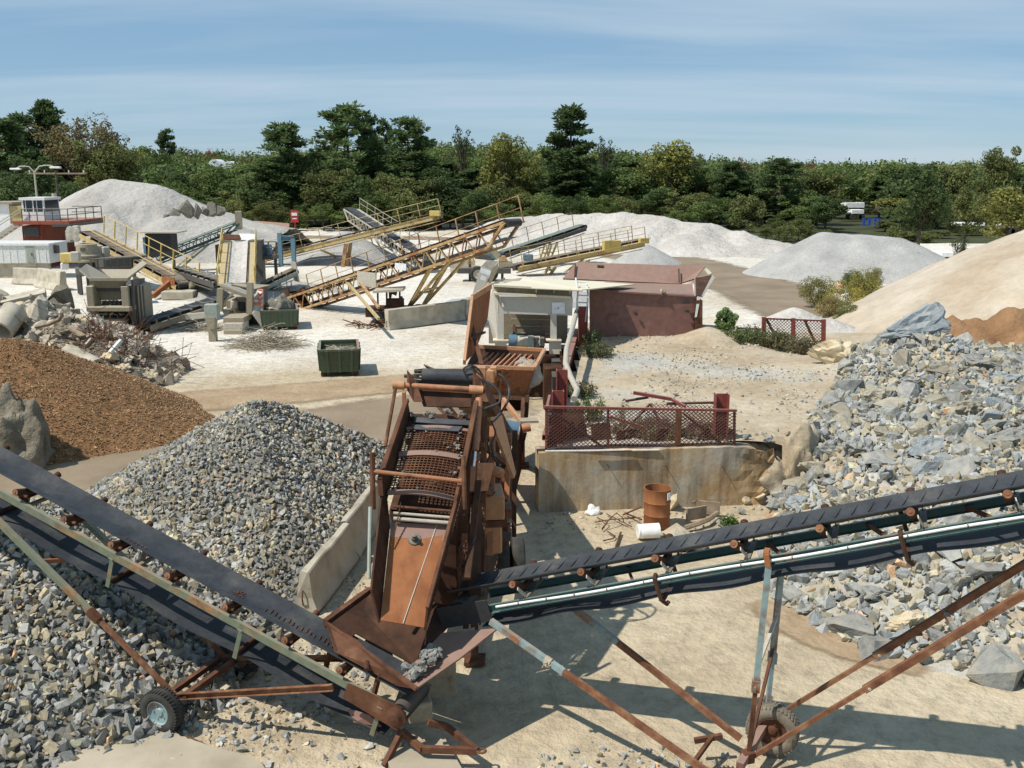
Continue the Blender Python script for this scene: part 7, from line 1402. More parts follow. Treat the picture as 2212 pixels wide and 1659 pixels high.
for i, (x, y, Y_, sx_, sy_, sz_, mt) in enumerate([(152, 556, 62, 1.7, 1.2, 1.1, 'yellow_paint'), (163, 554, 61.4, .9, 1.0, 1.1, 'pale_steel'), (140, 575, 62, .8, .6, .8, 'white_paint'), (212, 540, 67, 1.0, 1.0, 1.2, 'pale_steel'), (228, 545, 67, .8, .8, 1.4, 'pale_steel'), (245, 572, 66, 3.4, 2.0, 1.8, 'dark_steel'), (290, 565, 68, 3.0, 1.5, 1.5, 'dark_steel'), (150, 510, 74, .7, .7, 1.6, 'pale_green'), (166, 500, 75, .8, .8, 1.6, 'pale_steel')]):
    m = MB(); m.box(W(x, y, Y_), sx_ * .6, sy_ * .6, sz_ * .55, .2 * i); m.build(['drive_motor', 'motor_fan', 'gear_box', 'oil_tank', 'oil_tank', 'drive_cabinet', 'drive_cabinet', 'dust_pipe', 'dust_pipe'][i], mt, cc_, bevel=.06)
for x, y in ((152, 509), (165, 501), (165, 513), (152, 498)):
    m = MB(); p = W(x, y, 73); m.lathe(p, (0, -1, 0), [(-.3, .2), (0, .32), (.05, .28), (.08, 0)], 14); m.build('lamp_dish', 'pale_steel', cc_, smooth=True)
pf = thing('platform', 'dark steel service platform with railing beside the cone crusher', 'platform', (-24, 62, 0))
for (x0_, x1_, y) in ((208, 290, 568), (300, 292, 600)):
    pass
p0, p1 = W(208, 597, 60.5), W(292, 592, 61.5)
m = MB(); m.beam(p0, p1, 1.4, .12); m.build('deck', 'dark_steel', pf)
for dz in (.55, 1.1):
    m = MB(); m.tube(p0 + V(0, -.6, dz), p1 + V(0, -.6, dz), .05, 5); m.build('handrail', 'dark_steel', pf)
for f_ in np.linspace(0, 1, 7):
    m = MB(); q = p0.lerp(p1, f_) + V(0, -.6, 0); m.beam(q, q + V(0, 0, 1.12), .07, .07, V(0, 1, 0)); m.build('rail_post', 'dark_steel', pf)
for f_ in (.02, .35, .7, .98):
    m = MB(); q = p0.lerp(p1, f_); m.beam(V(q.x, q.y, 0), q, .16, .16, V(0, 1, 0)); m.build('leg', 'khaki_steel', pf)
eb = thing('electrical_cabinet', 'tan electrical cabinet on a stand with a ladder below', 'cabinet', tuple(G(232, 705)))
q = W(232, 653, 55.5); m = MB(); m.box(q, .95, .6, .9); cb_ = m.build('cabinet_body', 'khaki_steel', eb, bevel=.02); m = MB(); m.box(q + V(.1, -.31, .1), .3, .01, .12); m.build('label_plate', 'sheet_white', cb_)
for sx_ in (-.3, .3):
    m = MB(); m.beam(V(q.x + sx_, q.y, 0), V(q.x + sx_, q.y, q.z - .4), .1, .1, V(0, 1, 0)); m.build('stand_leg', 'khaki_steel', eb)
for sx_ in (-.22, .22):
    m = MB(); m.beam(V(q.x + .2 + sx_, q.y - .5, 0), V(q.x + .3 + sx_, q.y - .35, q.z - .4), .06, .06, V(0, 1, 0)); m.build('ladder_stile', 'pale_steel', eb)
for k in range(6):
    z = .2 + k * .3; m = MB(); m.beam(V(q.x - .0, q.y - .48, z), V(q.x + .46, q.y - .48, z), .06, .04); m.build('ladder_rung', 'pale_steel', eb)

# portable screen with red and white chevron plate
ps = thing('portable_screen', 'tan portable screen with red and white chevron board', 'screening plant', tuple(G(545, 735)))
def Sz(x, y, Y=51.5): return W(402.7 + .1942 * x, 429.5 + .1942 * y, Y)
def sbox(name, mat, x0, y0, x1, y1, Y0, dep, bev=.02):
    a_ = Sz(x0, y0, Y0); b_ = Sz(x1, y1, Y0); m = MB(); m.box(((a_.x + b_.x) / 2, Y0 + dep / 2, (a_.z + b_.z) / 2), abs(b_.x - a_.x), dep, abs(a_.z - b_.z)); return m.build(name, mat, ps, bevel=bev)
m = MB(); m.plate([Sz(380, 950, 51), Sz(480, 950, 53.5), Sz(780, 1080, 53.5), Sz(720, 1095, 51)], .1); m.build('screen_deck', 'pale_steel', ps)
m = MB(); m.plate([Sz(375, 960, 50.9), Sz(720, 1080, 50.9), Sz(730, 1120, 50.9), Sz(380, 1000, 50.9)], .1); m.build('screen_side', 'khaki_steel', ps)
m = MB(); m.plate([Sz(540, 945, 52), Sz(935, 965, 52.6), Sz(930, 990, 52.6), Sz(760, 1010, 52), Sz(500, 960, 51.8)], .1); m.build('hood_plate', 'khaki_steel', ps)
for x0_, y0_, x1_, y1_ in ((380, 1000, 372, 1250), (708, 930, 708, 1280)):
    m = MB(); m.beam(Sz(x0_, y0_, 50.8), Sz(x1_, y1_, 50.8), .3, .3, V(0, 1, 0)); m.build('frame_post', 'khaki_steel', ps)
m = MB(); m.beam(Sz(540, 1030, 50.9), Sz(385, 1180, 50.9), .14, .12); m.build('diagonal_brace', 'khaki_steel', ps)
cpl = [Sz(790, 1010, 51.3), Sz(855, 1010, 51.3), Sz(862, 1465, 50.6), Sz(735, 1290, 50.6), Sz(728, 1140, 51.0)]
m = MB(); m.plate(cpl, .06); cb2 = m.build('chevron_board', 'pale_steel', ps)
for i, pts_ in enumerate([[(795, 1000), (850, 1000), (850, 1020), (795, 1012)], [(795, 1035), (822, 1060), (850, 1035), (850, 1062), (822, 1090), (795, 1062)], [(800, 1085), (822, 1110), (850, 1085), (850, 1110), (825, 1140), (800, 1115)], [(735, 1150), (780, 1190), (800, 1165), (850, 1195), (850, 1160), (812, 1130), (782, 1160), (745, 1130)], [(730, 1175), (780, 1212), (740, 1210)]]):
    m = MB(); m.plate([Sz(x, y, 50.93 - .35 * max(0, (y - 1140)) / 330 + .33 * max(0, 1140 - y) / 140) + V(0, -.05, 0) for x, y in pts_], .02); m.build('chevron_stripe', 'hazard_orange', cb2)
for i, pts_ in enumerate([[(795, 1015), (850, 1022), (850, 1034), (822, 1058), (795, 1034)], [(797, 1064), (822, 1092), (850, 1064), (850, 1084), (822, 1108), (800, 1084)], [(735, 1212), (782, 1160), (812, 1132), (850, 1158), (850, 1112), (825, 1142), (760, 1120), (735, 1148)]]):
    m = MB(); m.plate([Sz(x, y, 50.96 - .35 * max(0, (y - 1140)) / 330 + .33 * max(0, 1140 - y) / 140) + V(0, -.03, 0) for x, y in pts_], .015); m.build('chevron_stripe', 'sign_white', cb2)
sbox('discharge_box', 'khaki_steel', 405, 1320, 640, 1385, 49.5, 1.6); sbox('discharge_apron', 'pale_steel', 415, 1385, 628, 1455, 49.2, 1.2); sbox('base_box', 'khaki_steel', 410, 1460, 625, 1515, 49.0, 1.5); sbox('base_leg', 'khaki_steel', 425, 1515, 455, 1560, 49.1, .4, .01)
sbox('machine_body', 'khaki_steel', 440, 1130, 700, 1290, 51.6, 1.6); sbox('motor_cover', 'pale_steel', 480, 1120, 560, 1240, 51.2, .7, .12); sbox('tank', 'khaki_steel', 400, 1240, 480, 1290, 50.8, .8, .08); sbox('window_opening', 'black_steel', 575, 1150, 650, 1250, 51.5, .2)
sbox('rear_body', 'dark_steel', 640, 1290, 860, 1480, 52.3, 2.0); sbox('rear_frame', 'dark_steel', 860, 1000, 880, 1460, 51.8, .8)
for x in (655, 690):
    sbox('jack_leg', 'dark_steel', x, 1240, x + 18, 1470, 52, .3, .01)
jb = thing('junction_box', 'grey junction box on a stout tan post in front of the screen', 'junction box', tuple(G(461, 730)))
q0 = Sz(298, 1540, 47.0); q0.z = 0; m = MB(); m.beam(q0, V(q0.x, 47.0, Sz(298, 1440, 47).z), .34, .34, V(0, 1, 0)); m.build('post', 'khaki_steel', jb)
m = MB(); a_ = Sz(265, 1310, 47); b_ = Sz(335, 1440, 47); m.plate([Sz(215, 1310, 46.9), Sz(330, 1310, 46.9), Sz(328, 1440, 46.9), Sz(265, 1440, 46.9)], .5); m.build('bracket', 'khaki_steel', jb)
m = MB(); m.box(Sz(286, 1250, 47), .62, .5, .70); m.build('box_body', 'pale_green', jb, bevel=.02)
m = MB(); m.beam(Sz(0, 1310, 50), Sz(240, 1290, 50), .3, .28); m.build('cable_tray', 'pale_steel', jb)
# hopper building with railed platform and blue portal behind the steep belt
hb = thing('transfer_hopper', 'rusty transfer hopper with white back board behind the steep yellow conveyor', 'hopper', tuple(G(515, 570)))
def Hb(x, y, Y=71): return W(402.7 + .1942 * x, 429.5 + .1942 * y, Y)
def hpl(name, mat, pts, t=.08): m = MB(); m.plate([Hb(*p) for p in pts], t); return m.build(name, mat, hb)
hpl('hopper_wing', 'rust', [(350, 398, 70.5), (590, 405, 71.5), (610, 450, 71), (400, 455, 70.2)]); hpl('back_board', 'white_paint', [(585, 390, 73), (778, 395, 73), (765, 470, 72.5), (600, 470, 72.5)])
hpl('hopper_front', 'khaki_steel', [(405, 455, 70), (760, 465, 70.4), (750, 560, 70.4), (410, 560, 70)])
for x, w_ in ((420, .5), (770, .9)):
    m = MB(); a_ = Hb(x, 455, 70.6); m.box((a_.x, 70.8, a_.z / 2), w_, .8, a_.z); m.build('column', 'khaki_steel' if x < 500 else 'dark_steel', hb, bevel=.02)
m = MB(); a_ = Hb(460, 610, 70.4); m.box(a_, 1.5, .8, 1.3); m.build('chute', 'dark_rust', hb)
m = MB(); a_, b_ = Hb(790, 650, 71.5), Hb(1000, 645, 71.5); m.beam(a_, b_, 1.6, .25); m.build('deck', 'dark_steel', hb)
for y in (480, 545):
    m = MB(); m.tube(Hb(770, y, 70.7), Hb(1000, y - 5, 70.7), .045, 5); m.build('handrail', 'dark_steel', hb)
for x in (830, 910, 998):
    m = MB(); m.beam(Hb(x, 640, 70.7), Hb(x, 478, 70.7), .09, .09, V(0, 1, 0)); m.build('rail_post', 'dark_steel', hb)
m = MB(); m.box(Hb(875, 570, 71.5), .9, .8, .8); m.build('drive_motor', 'motor_blue', hb, bevel=.1)
for x in (800, 990):
    m = MB(); a_ = Hb(x, 650, 71.5); m.beam(V(a_.x, 71.5, 0), a_, .2, .2, V(0, 1, 0)); m.build('leg', 'dark_steel', hb)
bp_ = thing('portal_frame', 'blue steel portal frame over the upper tan conveyor', 'portal', tuple(G(615, 565)))
for x, top in ((1035, 380), (1185, 440)):
    a_ = Hb(x, top, 86); m = MB(); m.ibeam(V(a_.x, 86, -.1), a_, .35, .4, .05, V(0, 1, 0)); m.build('upright', 'blue_paint', bp_)
m = MB(); m.ibeam(Hb(1035, 435, 86), Hb(1195, 440, 86), .35, .4, .05); m.build('lintel', 'blue_paint', bp_)
for x, d_ in ((1045, 40), (1178, -40)):
    m = MB(); m.beam(Hb(x + d_, 450, 86), Hb(x, 500, 86), .14, .14); m.build('knee_brace', 'blue_paint', bp_)

# control tower: container, deck, cabin, stair
tw = thing('control_tower', 'red container tower with glazed white cabin and railed deck', 'tower', tuple(G(72, 560)))
def Tz(x, y, Y): return W(.2589 * x, 201.3 + .2589 * y, Y)
YT = 84.0
a_ = Tz(182, 1105, YT); b_ = Tz(360, 1240, YT); wz = b_.x - a_.x
ang = .0
m = MB(); m.box(((a_.x + b_.x) / 2, YT + 3.0, (a_.z + .0) / 2), wz, 6.0, a_.z); ctn = m.build('container_body', 'container_red', tw)
for i in range(15):
    x = a_.x + wz * (i + .5) / 15; m = MB(); m.box((x, YT - .04, a_.z / 2), wz / 30, .10, a_.z - .3); m.build('corrugation', 'container_red', ctn)
for i in range(30):
    y = YT + .2 + 5.7 * i / 30; m = MB(); m.box((b_.x + .04, y, a_.z / 2), .10, .10, a_.z - .3); m.build('corrugation', 'container_red', ctn)
q0 = Tz(225, 1125, YT); q1 = Tz(315, 1185, YT); m = MB(); m.box(((q0.x + q1.x) / 2, YT - .12, (q0.z + q1.z) / 2), q1.x - q0.x + .4, .12, q0.z - q1.z + .2); m.build('window', 'glass_dark', tw)
d0, d1 = Tz(110, 1082, YT - 1.2), Tz(578, 1072, YT - 1.2)
m = MB(); m.box(((d0.x + d1.x) / 2, YT + 2.2, d0.z), d1.x - d0.x, 7.0, .28); m.build('deck', 'container_red', tw)
m = MB(); m.box((d1.x - .6, YT + 2.0, d0.z - .2), 1.6, 6.8, .22); m.build('deck_beam', 'dark_steel', tw)
zc0 = d0.z + .14; c0_, c1_ = Tz(195, 1060, YT), Tz(380, 1060, YT); zt = Tz(195, 890, YT).z; cw = c1_.x - c0_.x; cxm = (c0_.x + c1_.x) / 2; sill = Tz(195, 990, YT).z
m = MB(); m.box((cxm, YT + 1.4, (zc0 + sill) / 2), cw, 2.8, sill - zc0); m.build('cabin_wall', 'white_paint', tw)
m = MB(); m.box((cxm, YT + 1.4, zt + .08), cw + .3, 3.1, .22); m.build('cabin_roof', 'white_paint', tw)
for fx_ in (0, .5, 1):
    for yy_ in (0, 2.8):
        m = MB(); m.box((c0_.x + .06 + (cw - .12) * fx_, YT + .06 + yy_ * .957, (sill + zt) / 2), .14 if fx_ != .5 else .1, .12, zt - sill); m.build('mullion', 'white_paint', tw)
for fx_ in (.25, .75):
    for yy_ in (.04, 2.76):
        m = MB(); m.box((c0_.x + cw * fx_, YT + yy_, (sill + zt) / 2), cw * .5 - .14, .03, zt - sill - .04); pn = m.build('pane', 'glass_dark', tw)
    m = MB(); m.box((c0_.x + cw * (fx_ - .08), YT + .01, (sill + zt) / 2), .05, .04, zt - sill - .05); m.build('glazing_bar', 'white_paint', pn)
for sx_ in (c0_.x + .03, c1_.x - .03):
    m = MB(); m.box((sx_, YT + 1.4, (sill + zt) / 2), .03, 2.55, zt - sill - .04); m.build('pane', 'glass_dark', tw)
for z_ in (.5, 1.0):
    for (p, q) in (((d0.x + .8, YT - 1.25), (d1.x - .05, YT - 1.25)), ((d1.x - .05, YT - 1.25), (d1.x - .05, YT + 5.6)), ((d1.x - .05, YT + 5.6), (d0.x + 2, YT + 5.6))):
        m = MB(); m.tube((*p, zc0 + z_), (*q, zc0 + z_), .035, 5); m.build('handrail', 'dark_steel', tw)
for i in range(7):
    x = d0.x + .8 + (d1.x - d0.x - .85) * i / 6; m = MB(); m.beam((x, YT - 1.25, zc0), (x, YT - 1.25, zc0 + 1.02), .06, .06, V(0, 1, 0)); m.build('rail_post', 'dark_steel', tw)
for i in range(1, 5):
    y = YT - 1.25 + 6.85 * i / 4; m = MB(); m.beam((d1.x - .05, y, zc0), (d1.x - .05, y, zc0 + 1.02), .06, .06, V(0, 1, 0)); m.build('rail_post', 'dark_steel', tw)
st0, st1 = V(d0.x + .6, YT - .6, zc0), V(d0.x - 5.6, YT - 1.2, .1)
for yy_ in (-.45, .45):
    m = MB(); m.channel(st0 + V(0, yy_, 0), st1 + V(0, yy_, 0), .08, .28, .02); m.build('stair_stringer', 'pale_steel', tw); m = MB(); m.tube(st0 + V(0, yy_, 1), st1 + V(0, yy_, 1), .04, 5); m.build('stair_rail', 'pale_steel', tw)
for i in range(16):
    p = st0.lerp(st1, (i + .5) / 16); m = MB(); m.box(p, .26, .9, .05); m.build('stair_tread', 'pale_steel', tw)
# white office trailer
tl_ = thing('office_trailer', 'long white office trailer with grey door below the tower', 'trailer', tuple(G(50, 575)))
YL = 76.0; t0_, t1_ = Tz(-260, 1262, YL), Tz(405, 1270, YL); zb = Tz(200, 1420, YL).z; zt_ = t1_.z
m = MB(); m.box(((t0_.x + t1_.x) / 2, YL + 1.6, (zb + zt_) / 2), t1_.x - t0_.x, 3.2, zt_ - zb); tb = m.build('trailer_body', 'off_white', tl_, bevel=.03)
m = MB(); m.box(((t0_.x + t1_.x) / 2, YL + 1.6, zt_ + .07), t1_.x - t0_.x + .12, 3.4, .16); m.build('trailer_roof', 'white_paint', tl_)
q0, q1 = Tz(220, 1275, YL), Tz(288, 1415, YL); m = MB(); m.box(((q0.x + q1.x) / 2, YL - .02, (q0.z + q1.z) / 2), q1.x - q0.x, .06, q0.z - q1.z); dr = m.build('door', 'pale_green', tl_); m = MB(); m.box((q1.x - .12, YL - .08, (q0.z + q1.z) / 2), .06, .08, .16); m.build('door_handle', 'dark_steel', dr)
m = MB(); m.box(((q0.x + q1.x) / 2, YL - .005, (q0.z + q1.z) / 2), q1.x - q0.x + .24, .05, q0.z - q1.z + .2); m.build('door_frame', 'pale_steel', tl_)
for k in range(3):
    m = MB(); m.box(((q0.x + q1.x) / 2, YL - .25 - .25 * k, zb - .15 - .2 * k), q1.x - q0.x + .5, .3, .06); m.build('door_step', 'weathered_wood', tl_)
for i in range(11):
    x = t0_.x + (t1_.x - t0_.x) * (i + .5) / 11
    if q0.x - .3 < x < q1.x + .3: continue
    m = MB(); m.box((x, YL - .012, (zb + zt_) / 2), .05, .03, zt_ - zb - .05); m.build('panel_seam', 'white_paint', tb)
m = MB(); m.box(((t0_.x + t1_.x) / 2, YL + .35, zb / 2 - .02), t1_.x - t0_.x - .3, .1, zb + .04); m.build('skirting', 'concrete', tl_)
q = Tz(398, 1310, YL); m = MB(); m.box((t1_.x + .1, YL + 1.0, q.z), .3, .5, .6); m.build('air_unit', 'dark_steel', tl_)
wbld = thing('shed_building', 'bright white shed at the left edge behind the stairs', 'building', tuple(G(5, 520)))
a_ = Tz(70, 925, 105); b_ = Tz(70, 1065, 105); m = MB(); m.box((a_.x - 6, 109, a_.z / 2), 12, 8, a_.z); m.build('wall', 'white_plastic', wbld); m = MB(); m.box((a_.x - 5.8, 109, a_.z + .1), 12.6, 8.6, .2); m.build('roof', 'khaki_steel', wbld); m = MB(); m.box((a_.x + .8, 108.6, a_.z / 2 - .1), 1.8, 7, a_.z - .2); m.build('lean_to', 'tan_yellow', wbld)
# street lamp and utility pole
lp = thing('street_lamp', 'tall street lamp with two curved arms behind the cabin', 'lamp', tuple(G(84, 500, 0)))
q = W(80, 430, 104); b_ = V(q.x, 104, 0); tp_ = Tz(300, 660, 104); tp_.x = q.x
m = MB(); m.tube(b_, tp_, .14, 8, .09); m.build('lamp_post', 'pale_steel', lp, smooth=True)
for sgn, hx, hy in ((-1, 130, 632), (1, 462, 620)):
    e = Tz(hx, hy, 104); e.y = 104; mid = tp_.lerp(e, .5) + V(0, 0, .45); m = MB(); m.pipe([tp_, tp_.lerp(mid, .5) + V(0, 0, .25), mid, mid.lerp(e, .5) + V(0, 0, .12), e], .06, 6); m.build('lamp_arm', 'pale_steel', lp, smooth=True); m = MB(); m.box(e, 1.1, .4, .2); m.build('lamp_head', 'white_paint', lp, bevel=.06)
up_ = thing('utility_pole', 'wooden utility pole with crossarm right of the street lamp', 'pole', (W(126, 430, 108).x, 108, 0))
q = W(126, 430, 108); t_ = Tz(485, 670, 108); m = MB(); m.tube((q.x, 108, 0), (q.x, 108, t_.z + .3), .17, 8, .12); m.build('pole_shaft', 'bark', up_, smooth=True)
m = MB(); m.beam(V(q.x - 3.0, 108, t_.z), V(q.x + 3.2, 108, t_.z), .14, .16); m.build('crossarm', 'weathered_wood', up_); m = MB(); m.tube((q.x - .3, 107.8, t_.z - 3.2), (q.x - .3, 107.8, t_.z - 2.1), .26, 10); m.build('transformer', 'pale_steel', up_, smooth=True)
m = MB(); m.beam(V(q.x - 3, 108, t_.z - 6.0), V(q.x, 108, t_.z - 5.9), .08, .1); m.build('lamp_bracket', 'pale_steel', up_)
for k in (-2.8, -1.2, 1.4, 3.0):
    m = MB(); m.tube((q.x + k, 108, t_.z + .05), (q.x + k, 108, t_.z + .35), .06, 6); m.build('insulator', 'white_paint', up_)
# small shed under the green stacker
sh = thing('machine_shelter', 'small dark shelter with pale flat roof by the green stacker', 'shelter', tuple(G(338, 565))); q = W(340, 530, 78)
m = MB(); m.box((q.x, 79, q.z), 2.0, 1.6, 1.8); m.build('shelter_body', 'black_steel', sh); m = MB(); m.box((q.x + .1, 79, q.z + 1.0), 3.2, 2.4, .1); m.build('shelter_roof', 'pale_steel', sh); m = MB(); m.box((q.x - 1.05, 78.6, q.z - .6), .3, .8, 2.4); m.build('shelter_post', 'blue_paint', sh)
for sx_ in (-.9, .9):
    m = MB(); m.beam((q.x + sx_, 79, 0), (q.x + sx_, 79, q.z - .8), .15, .15, V(0, 1, 0)); m.build('shelter_leg', 'dark_steel', sh)
# rusty tail machine with cab, beside the long conveyor's legs
tc_ = thing('wheeled_carriage', 'stripped wheeled carriage with flat canopy under the long conveyor', 'carriage', tuple(G(850, 705)))
def Cz(x, y, Y=53.5): return W(805.3 + .1942 * x, 429.5 + .1942 * y, Y)
m = MB(); m.beam(Cz(20, 1020), Cz(350, 1000), 1.5, .12); m.build('canopy', 'pale_steel', tc_)
for x in (55, 155, 195, 300):
    m = MB(); m.beam(Cz(x, 1020, 53.2), Cz(x + (5 if x < 100 else 0), 1400 if x < 100 else 1250, 53.2), .09, .09, V(0, 1, 0)); m.build('canopy_post', 'dark_rust', tc_)
m = MB(); a_ = Cz(250, 1215); m.box(a_, .9, .9, 1.0); m.build('seat_box', 'dark_rust', tc_, bevel=.03)
m = MB(); m.plate([Cz(290, 1080, 53), Cz(330, 1085, 53), Cz(340, 1140, 53), Cz(300, 1140, 53)], .1); m.build('seat_back', 'black_steel', tc_)
m = MB(); m.plate([Cz(175, 1030, 53.2), Cz(275, 1030, 53.2), Cz(262, 1080, 53.2), Cz(215, 1060, 53.2), Cz(200, 1130, 53.2), Cz(180, 1100, 53.2)], .03); m.build('torn_curtain', 'black_steel', tc_)
m = MB(); a_ = Cz(200, 1290); m.box((a_.x, 53.5, .55), 2.6, 1.2, .5); m.build('chassis', 'dark_rust', tc_)
m = MB(); a_ = Cz(80, 1370, 52.8); m.box((a_.x, 52.8, a_.z + .1), .5, .5, 1.0); m.build('step_frame', 'black_steel', tc_)
for x, Y_ in ((460, 53.3), (510, 53.8)):
    a_ = Cz(x, 1260, Y_); wheel(tc_, (a_.x, Y_, .45), (.2, -1, 0), .45, .35, lugs=False, rmat='khaki_steel')
barrier('concrete_barrier', 'long low concrete wall beside the wheeled carriage', G(836, 712), G(1000, 690), h=1.05, base=.5, tw=.35)
barrier('concrete_barrier', 'pale concrete block behind the belt guard', G(1002, 690), G(1018, 683), h=1.1, base=.6, tw=.4)
barrier('concrete_barrier', 'concrete block below the ladder of the transfer machine', G(974, 588), G(1026, 588), h=1.0, base=.7, tw=.4)
# transfer machine between the long truss and the right-hand conveyors
tm = thing('transfer_machine', 'grey transfer machine with ladder right of the long truss', 'machine', tuple(G(1050, 590)))
def Mz(x, y, Y=74): return W(805.3 + .1942 * x, 429.5 + .1942 * y, Y)
def mpl(nm, mt, pts, t=.1, Y=74): m = MB(); m.plate([Mz(x, y, Y) for x, y in pts], t); m.build(nm, mt, tm)
mpl('chute_plate', 'khaki_steel', [(1230, 490), (1280, 480), (1420, 620), (1380, 680)], .8); mpl('lower_chute', 'dark_steel', [(1130, 600), (1300, 620), (1340, 680), (1140, 660)], 1.2); mpl('feed_trough', 'khaki_steel', [(1400, 700), (1550, 690), (1560, 740), (1400, 765)], .8); mpl('feed_box', 'rusty_truss', [(1400, 640), (1470, 635), (1500, 690), (1400, 695)], .8)
m = MB(); m.tube(Mz(1155, 580), Mz(1250, 580), .3, 12); m.build('drive_motor', 'motor_blue', tm, smooth=True); m = MB(); m.box(Mz(1310, 610), .9, .7, .9); m.build('gear_box', 'blue_paint', tm, bevel=.1)
for x in (1068, 1125):
    m = MB(); m.beam(Mz(x, 520, 73), Mz(x - 8, 730, 73), .12, .1, V(0, 1, 0)); m.build('ladder_stile', 'tan_yellow', tm)
for k in range(8):
    m = MB(); m.beam(Mz(1066 - k, 540 + 25 * k, 73), Mz(1122 - k, 540 + 25 * k, 73), .08, .07); m.build('ladder_rung', 'tan_yellow', tm)
a_ = Mz(1170, 705, 73); wheel(tm, (a_.x, 73, .6), (0, -1, 0), .6, .4, lugs=False, rmat='pale_steel'); wheel(tm, (a_.x + .9, 73.6, .6), (0, -1, 0), .6, .4, lugs=False, rmat='pale_steel')
m = MB(); a_ = Mz(1240, 690, 74); m.box((a_.x, 74, .8), 4.0, 1.4, .4); m.build('chassis', 'dark_steel', tm)
for x in (1080, 1330, 1440):
    a_ = Mz(x, 700, 74); m = MB(); m.beam((a_.x, 74, 0), (a_.x, 74, max(1.0, Mz(x, 640, 74).z)), .2, .2, V(0, 1, 0)); m.build('leg', 'dark_steel', tm)
# ------------------------------------------------------------------ dumpsters, scrap, small things
def dumpster(label, fl, fr, z, dep, yaw=0.0, bands=True):
    fl = Vector(fl); fr = Vector(fr); fl.z = fr.z = 0; cn_ = (fl + fr) / 2; n = cn_.normalized(); d = V(n.y, -n.x, 0); w_ = (fr - fl).length; fl = cn_ - d * w_ / 2; fr = cn_ + d * w_ / 2; w = (fr - fl).length; o = thing('dumpster', label, 'dumpster', fl.lerp(fr, .5))
    c = [fl, fr, fr + n * dep, fl + n * dep]; cen = (fl + fr) / 2 + n * dep / 2; t = [p + (p - cen).normalized() * .10 + V(0, 0, z) for p in c]; b = [p + V(0, 0, .16) for p in c]
    for i in range(4):
        m = MB(); m.plate([b[i], b[(i + 1) % 4], t[(i + 1) % 4], t[i]], .05); pnl = m.build('wall_panel', 'dumpster_green', o)
        m = MB(); m.beam(t[i], t[(i + 1) % 4], .10, .09); m.build('rim', 'dumpster_green' if i != 1 else 'brown_plate', o)
        for f_ in (.18, .5, .82):
            q0 = b[i].lerp(b[(i + 1) % 4], f_); q1 = t[i].lerp(t[(i + 1) % 4], f_); e = (n * -1 if i == 0 else d if i == 1 else n if i == 2 else d * -1) * .05; m = MB(); m.beam(q0 + e, q1 + e, .10, .07, n); m.build('rib', 'dumpster_green', pnl)
    m = MB(); m.plate([p + V(0, 0, .02) for p in b], .05); m.build('floor', 'dark_steel', o)
    for i in range(4):
        m = MB(); m.box(c[i].lerp(cen, .12) + V(0, 0, .08), .2, .2, .16); m.build('skid', 'dark_rust', o)
    return o, t, n, d
D1, t1_, n1_, d1_ = dumpster('open green dumpster full of wire scrap in the middle of the yard', G(697, 811), G(772, 813), 1.05, 2.2)
ctr = (t1_[0] + t1_[1] + t1_[2] + t1_[3]) / 4
def tangle(name, label, cat, c, rx, ry, h, n, r, mat, ln=(.4, 1.2), part_of=None):
    m = MB()
    for i in range(n):
        u, a = math.sqrt(rnd.random()), rnd.uniform(0, 6.28); p = Vector(c) + V(math.cos(a) * u * rx, math.sin(a) * u * ry, rnd.random() * h * (1 - u)); b = rnd.uniform(0, 6.28); l = rnd.uniform(*ln); q = V(math.cos(b), math.sin(b), rnd.uniform(-.2, .35)); bd = V(rnd.uniform(-.8, .8), rnd.uniform(-.8, .8), rnd.uniform(-.3, .4)); m.pipe([p + q * (l * t) + bd * (l * t * (1 - t)) for t in (0, .33, .66, 1)], r * rnd.uniform(.6, 1.3), 4)
    for i, v in enumerate(m.v): m.v[i] = (v[0], v[1], max(v[2], Vector(c).z - .02))
    o = m.build(name, mat, part_of); tag(o, label, cat); o['kind'] = 'stuff'; return o
m = MB(); m.plate([t1_[0] + d1_ * .12 + n1_ * .1 - V(0, 0, .3), t1_[1] - d1_ * .12 + n1_ * .1 - V(0, 0, .3), t1_[2] - d1_ * .12 - n1_ * .1 - V(0, 0, .3), t1_[3] + d1_ * .12 - n1_ * .1 - V(0, 0, .3)], .1); tag(m.build('scrap_fill', 'soil_lump'), 'dusty scrap filling the middle dumpster', 'scrap')

tangle('scrap_wire', 'tangled wire scrap filling the middle dumpster', 'scrap', ctr - V(0, 0, .24), .48, .85, .22, 160, .012, 'khaki_steel', (.2, .45))
m = MB(); m.box(ctr + V(.0, -.4, -.1), .18, .02, .12, rot=Euler((.9, .2, .3)).to_matrix()); tag(m.build('paper_sheet', 'sheet_white'), 'white scrap sheet on the wire in the middle dumpster', 'sheet')
D2, t2_, n2_, d2_ = dumpster('dark green dumpster heaped with rubble beside the chevron board', G(572, 712), G(640, 713), 1.0, 2.4)
c2 = (t2_[0] + t2_[1] + t2_[2] + t2_[3]) / 4
lump('rubble_load', 'mound of pale rubble heaped in the dark green dumpster', 'rubble', c2 - V(0, 0, .35), .72, .95, .95, 'stone_bed', 5, 4, .35)
for i in range(26):
    a = rnd.uniform(0, 6.28); u = rnd.random() ** .5; rock('concrete_fragment', 'pale rubble piece on the heap in the dark green dumpster', 'concrete', c2 + V(math.cos(a) * u * .6, math.sin(a) * u * .9, .38 * (1 - u * u)), rnd.uniform(.06, .16), 'boulder_cream', i, None, 'rubble pieces in the dark green dumpster')
tangle('scrap_wire', 'grey heap of tangled reinforcing wire behind the middle dumpster', 'scrap', G(575, 748), 1.5, 1.0, 1.1, 560, .011, 'khaki_steel')
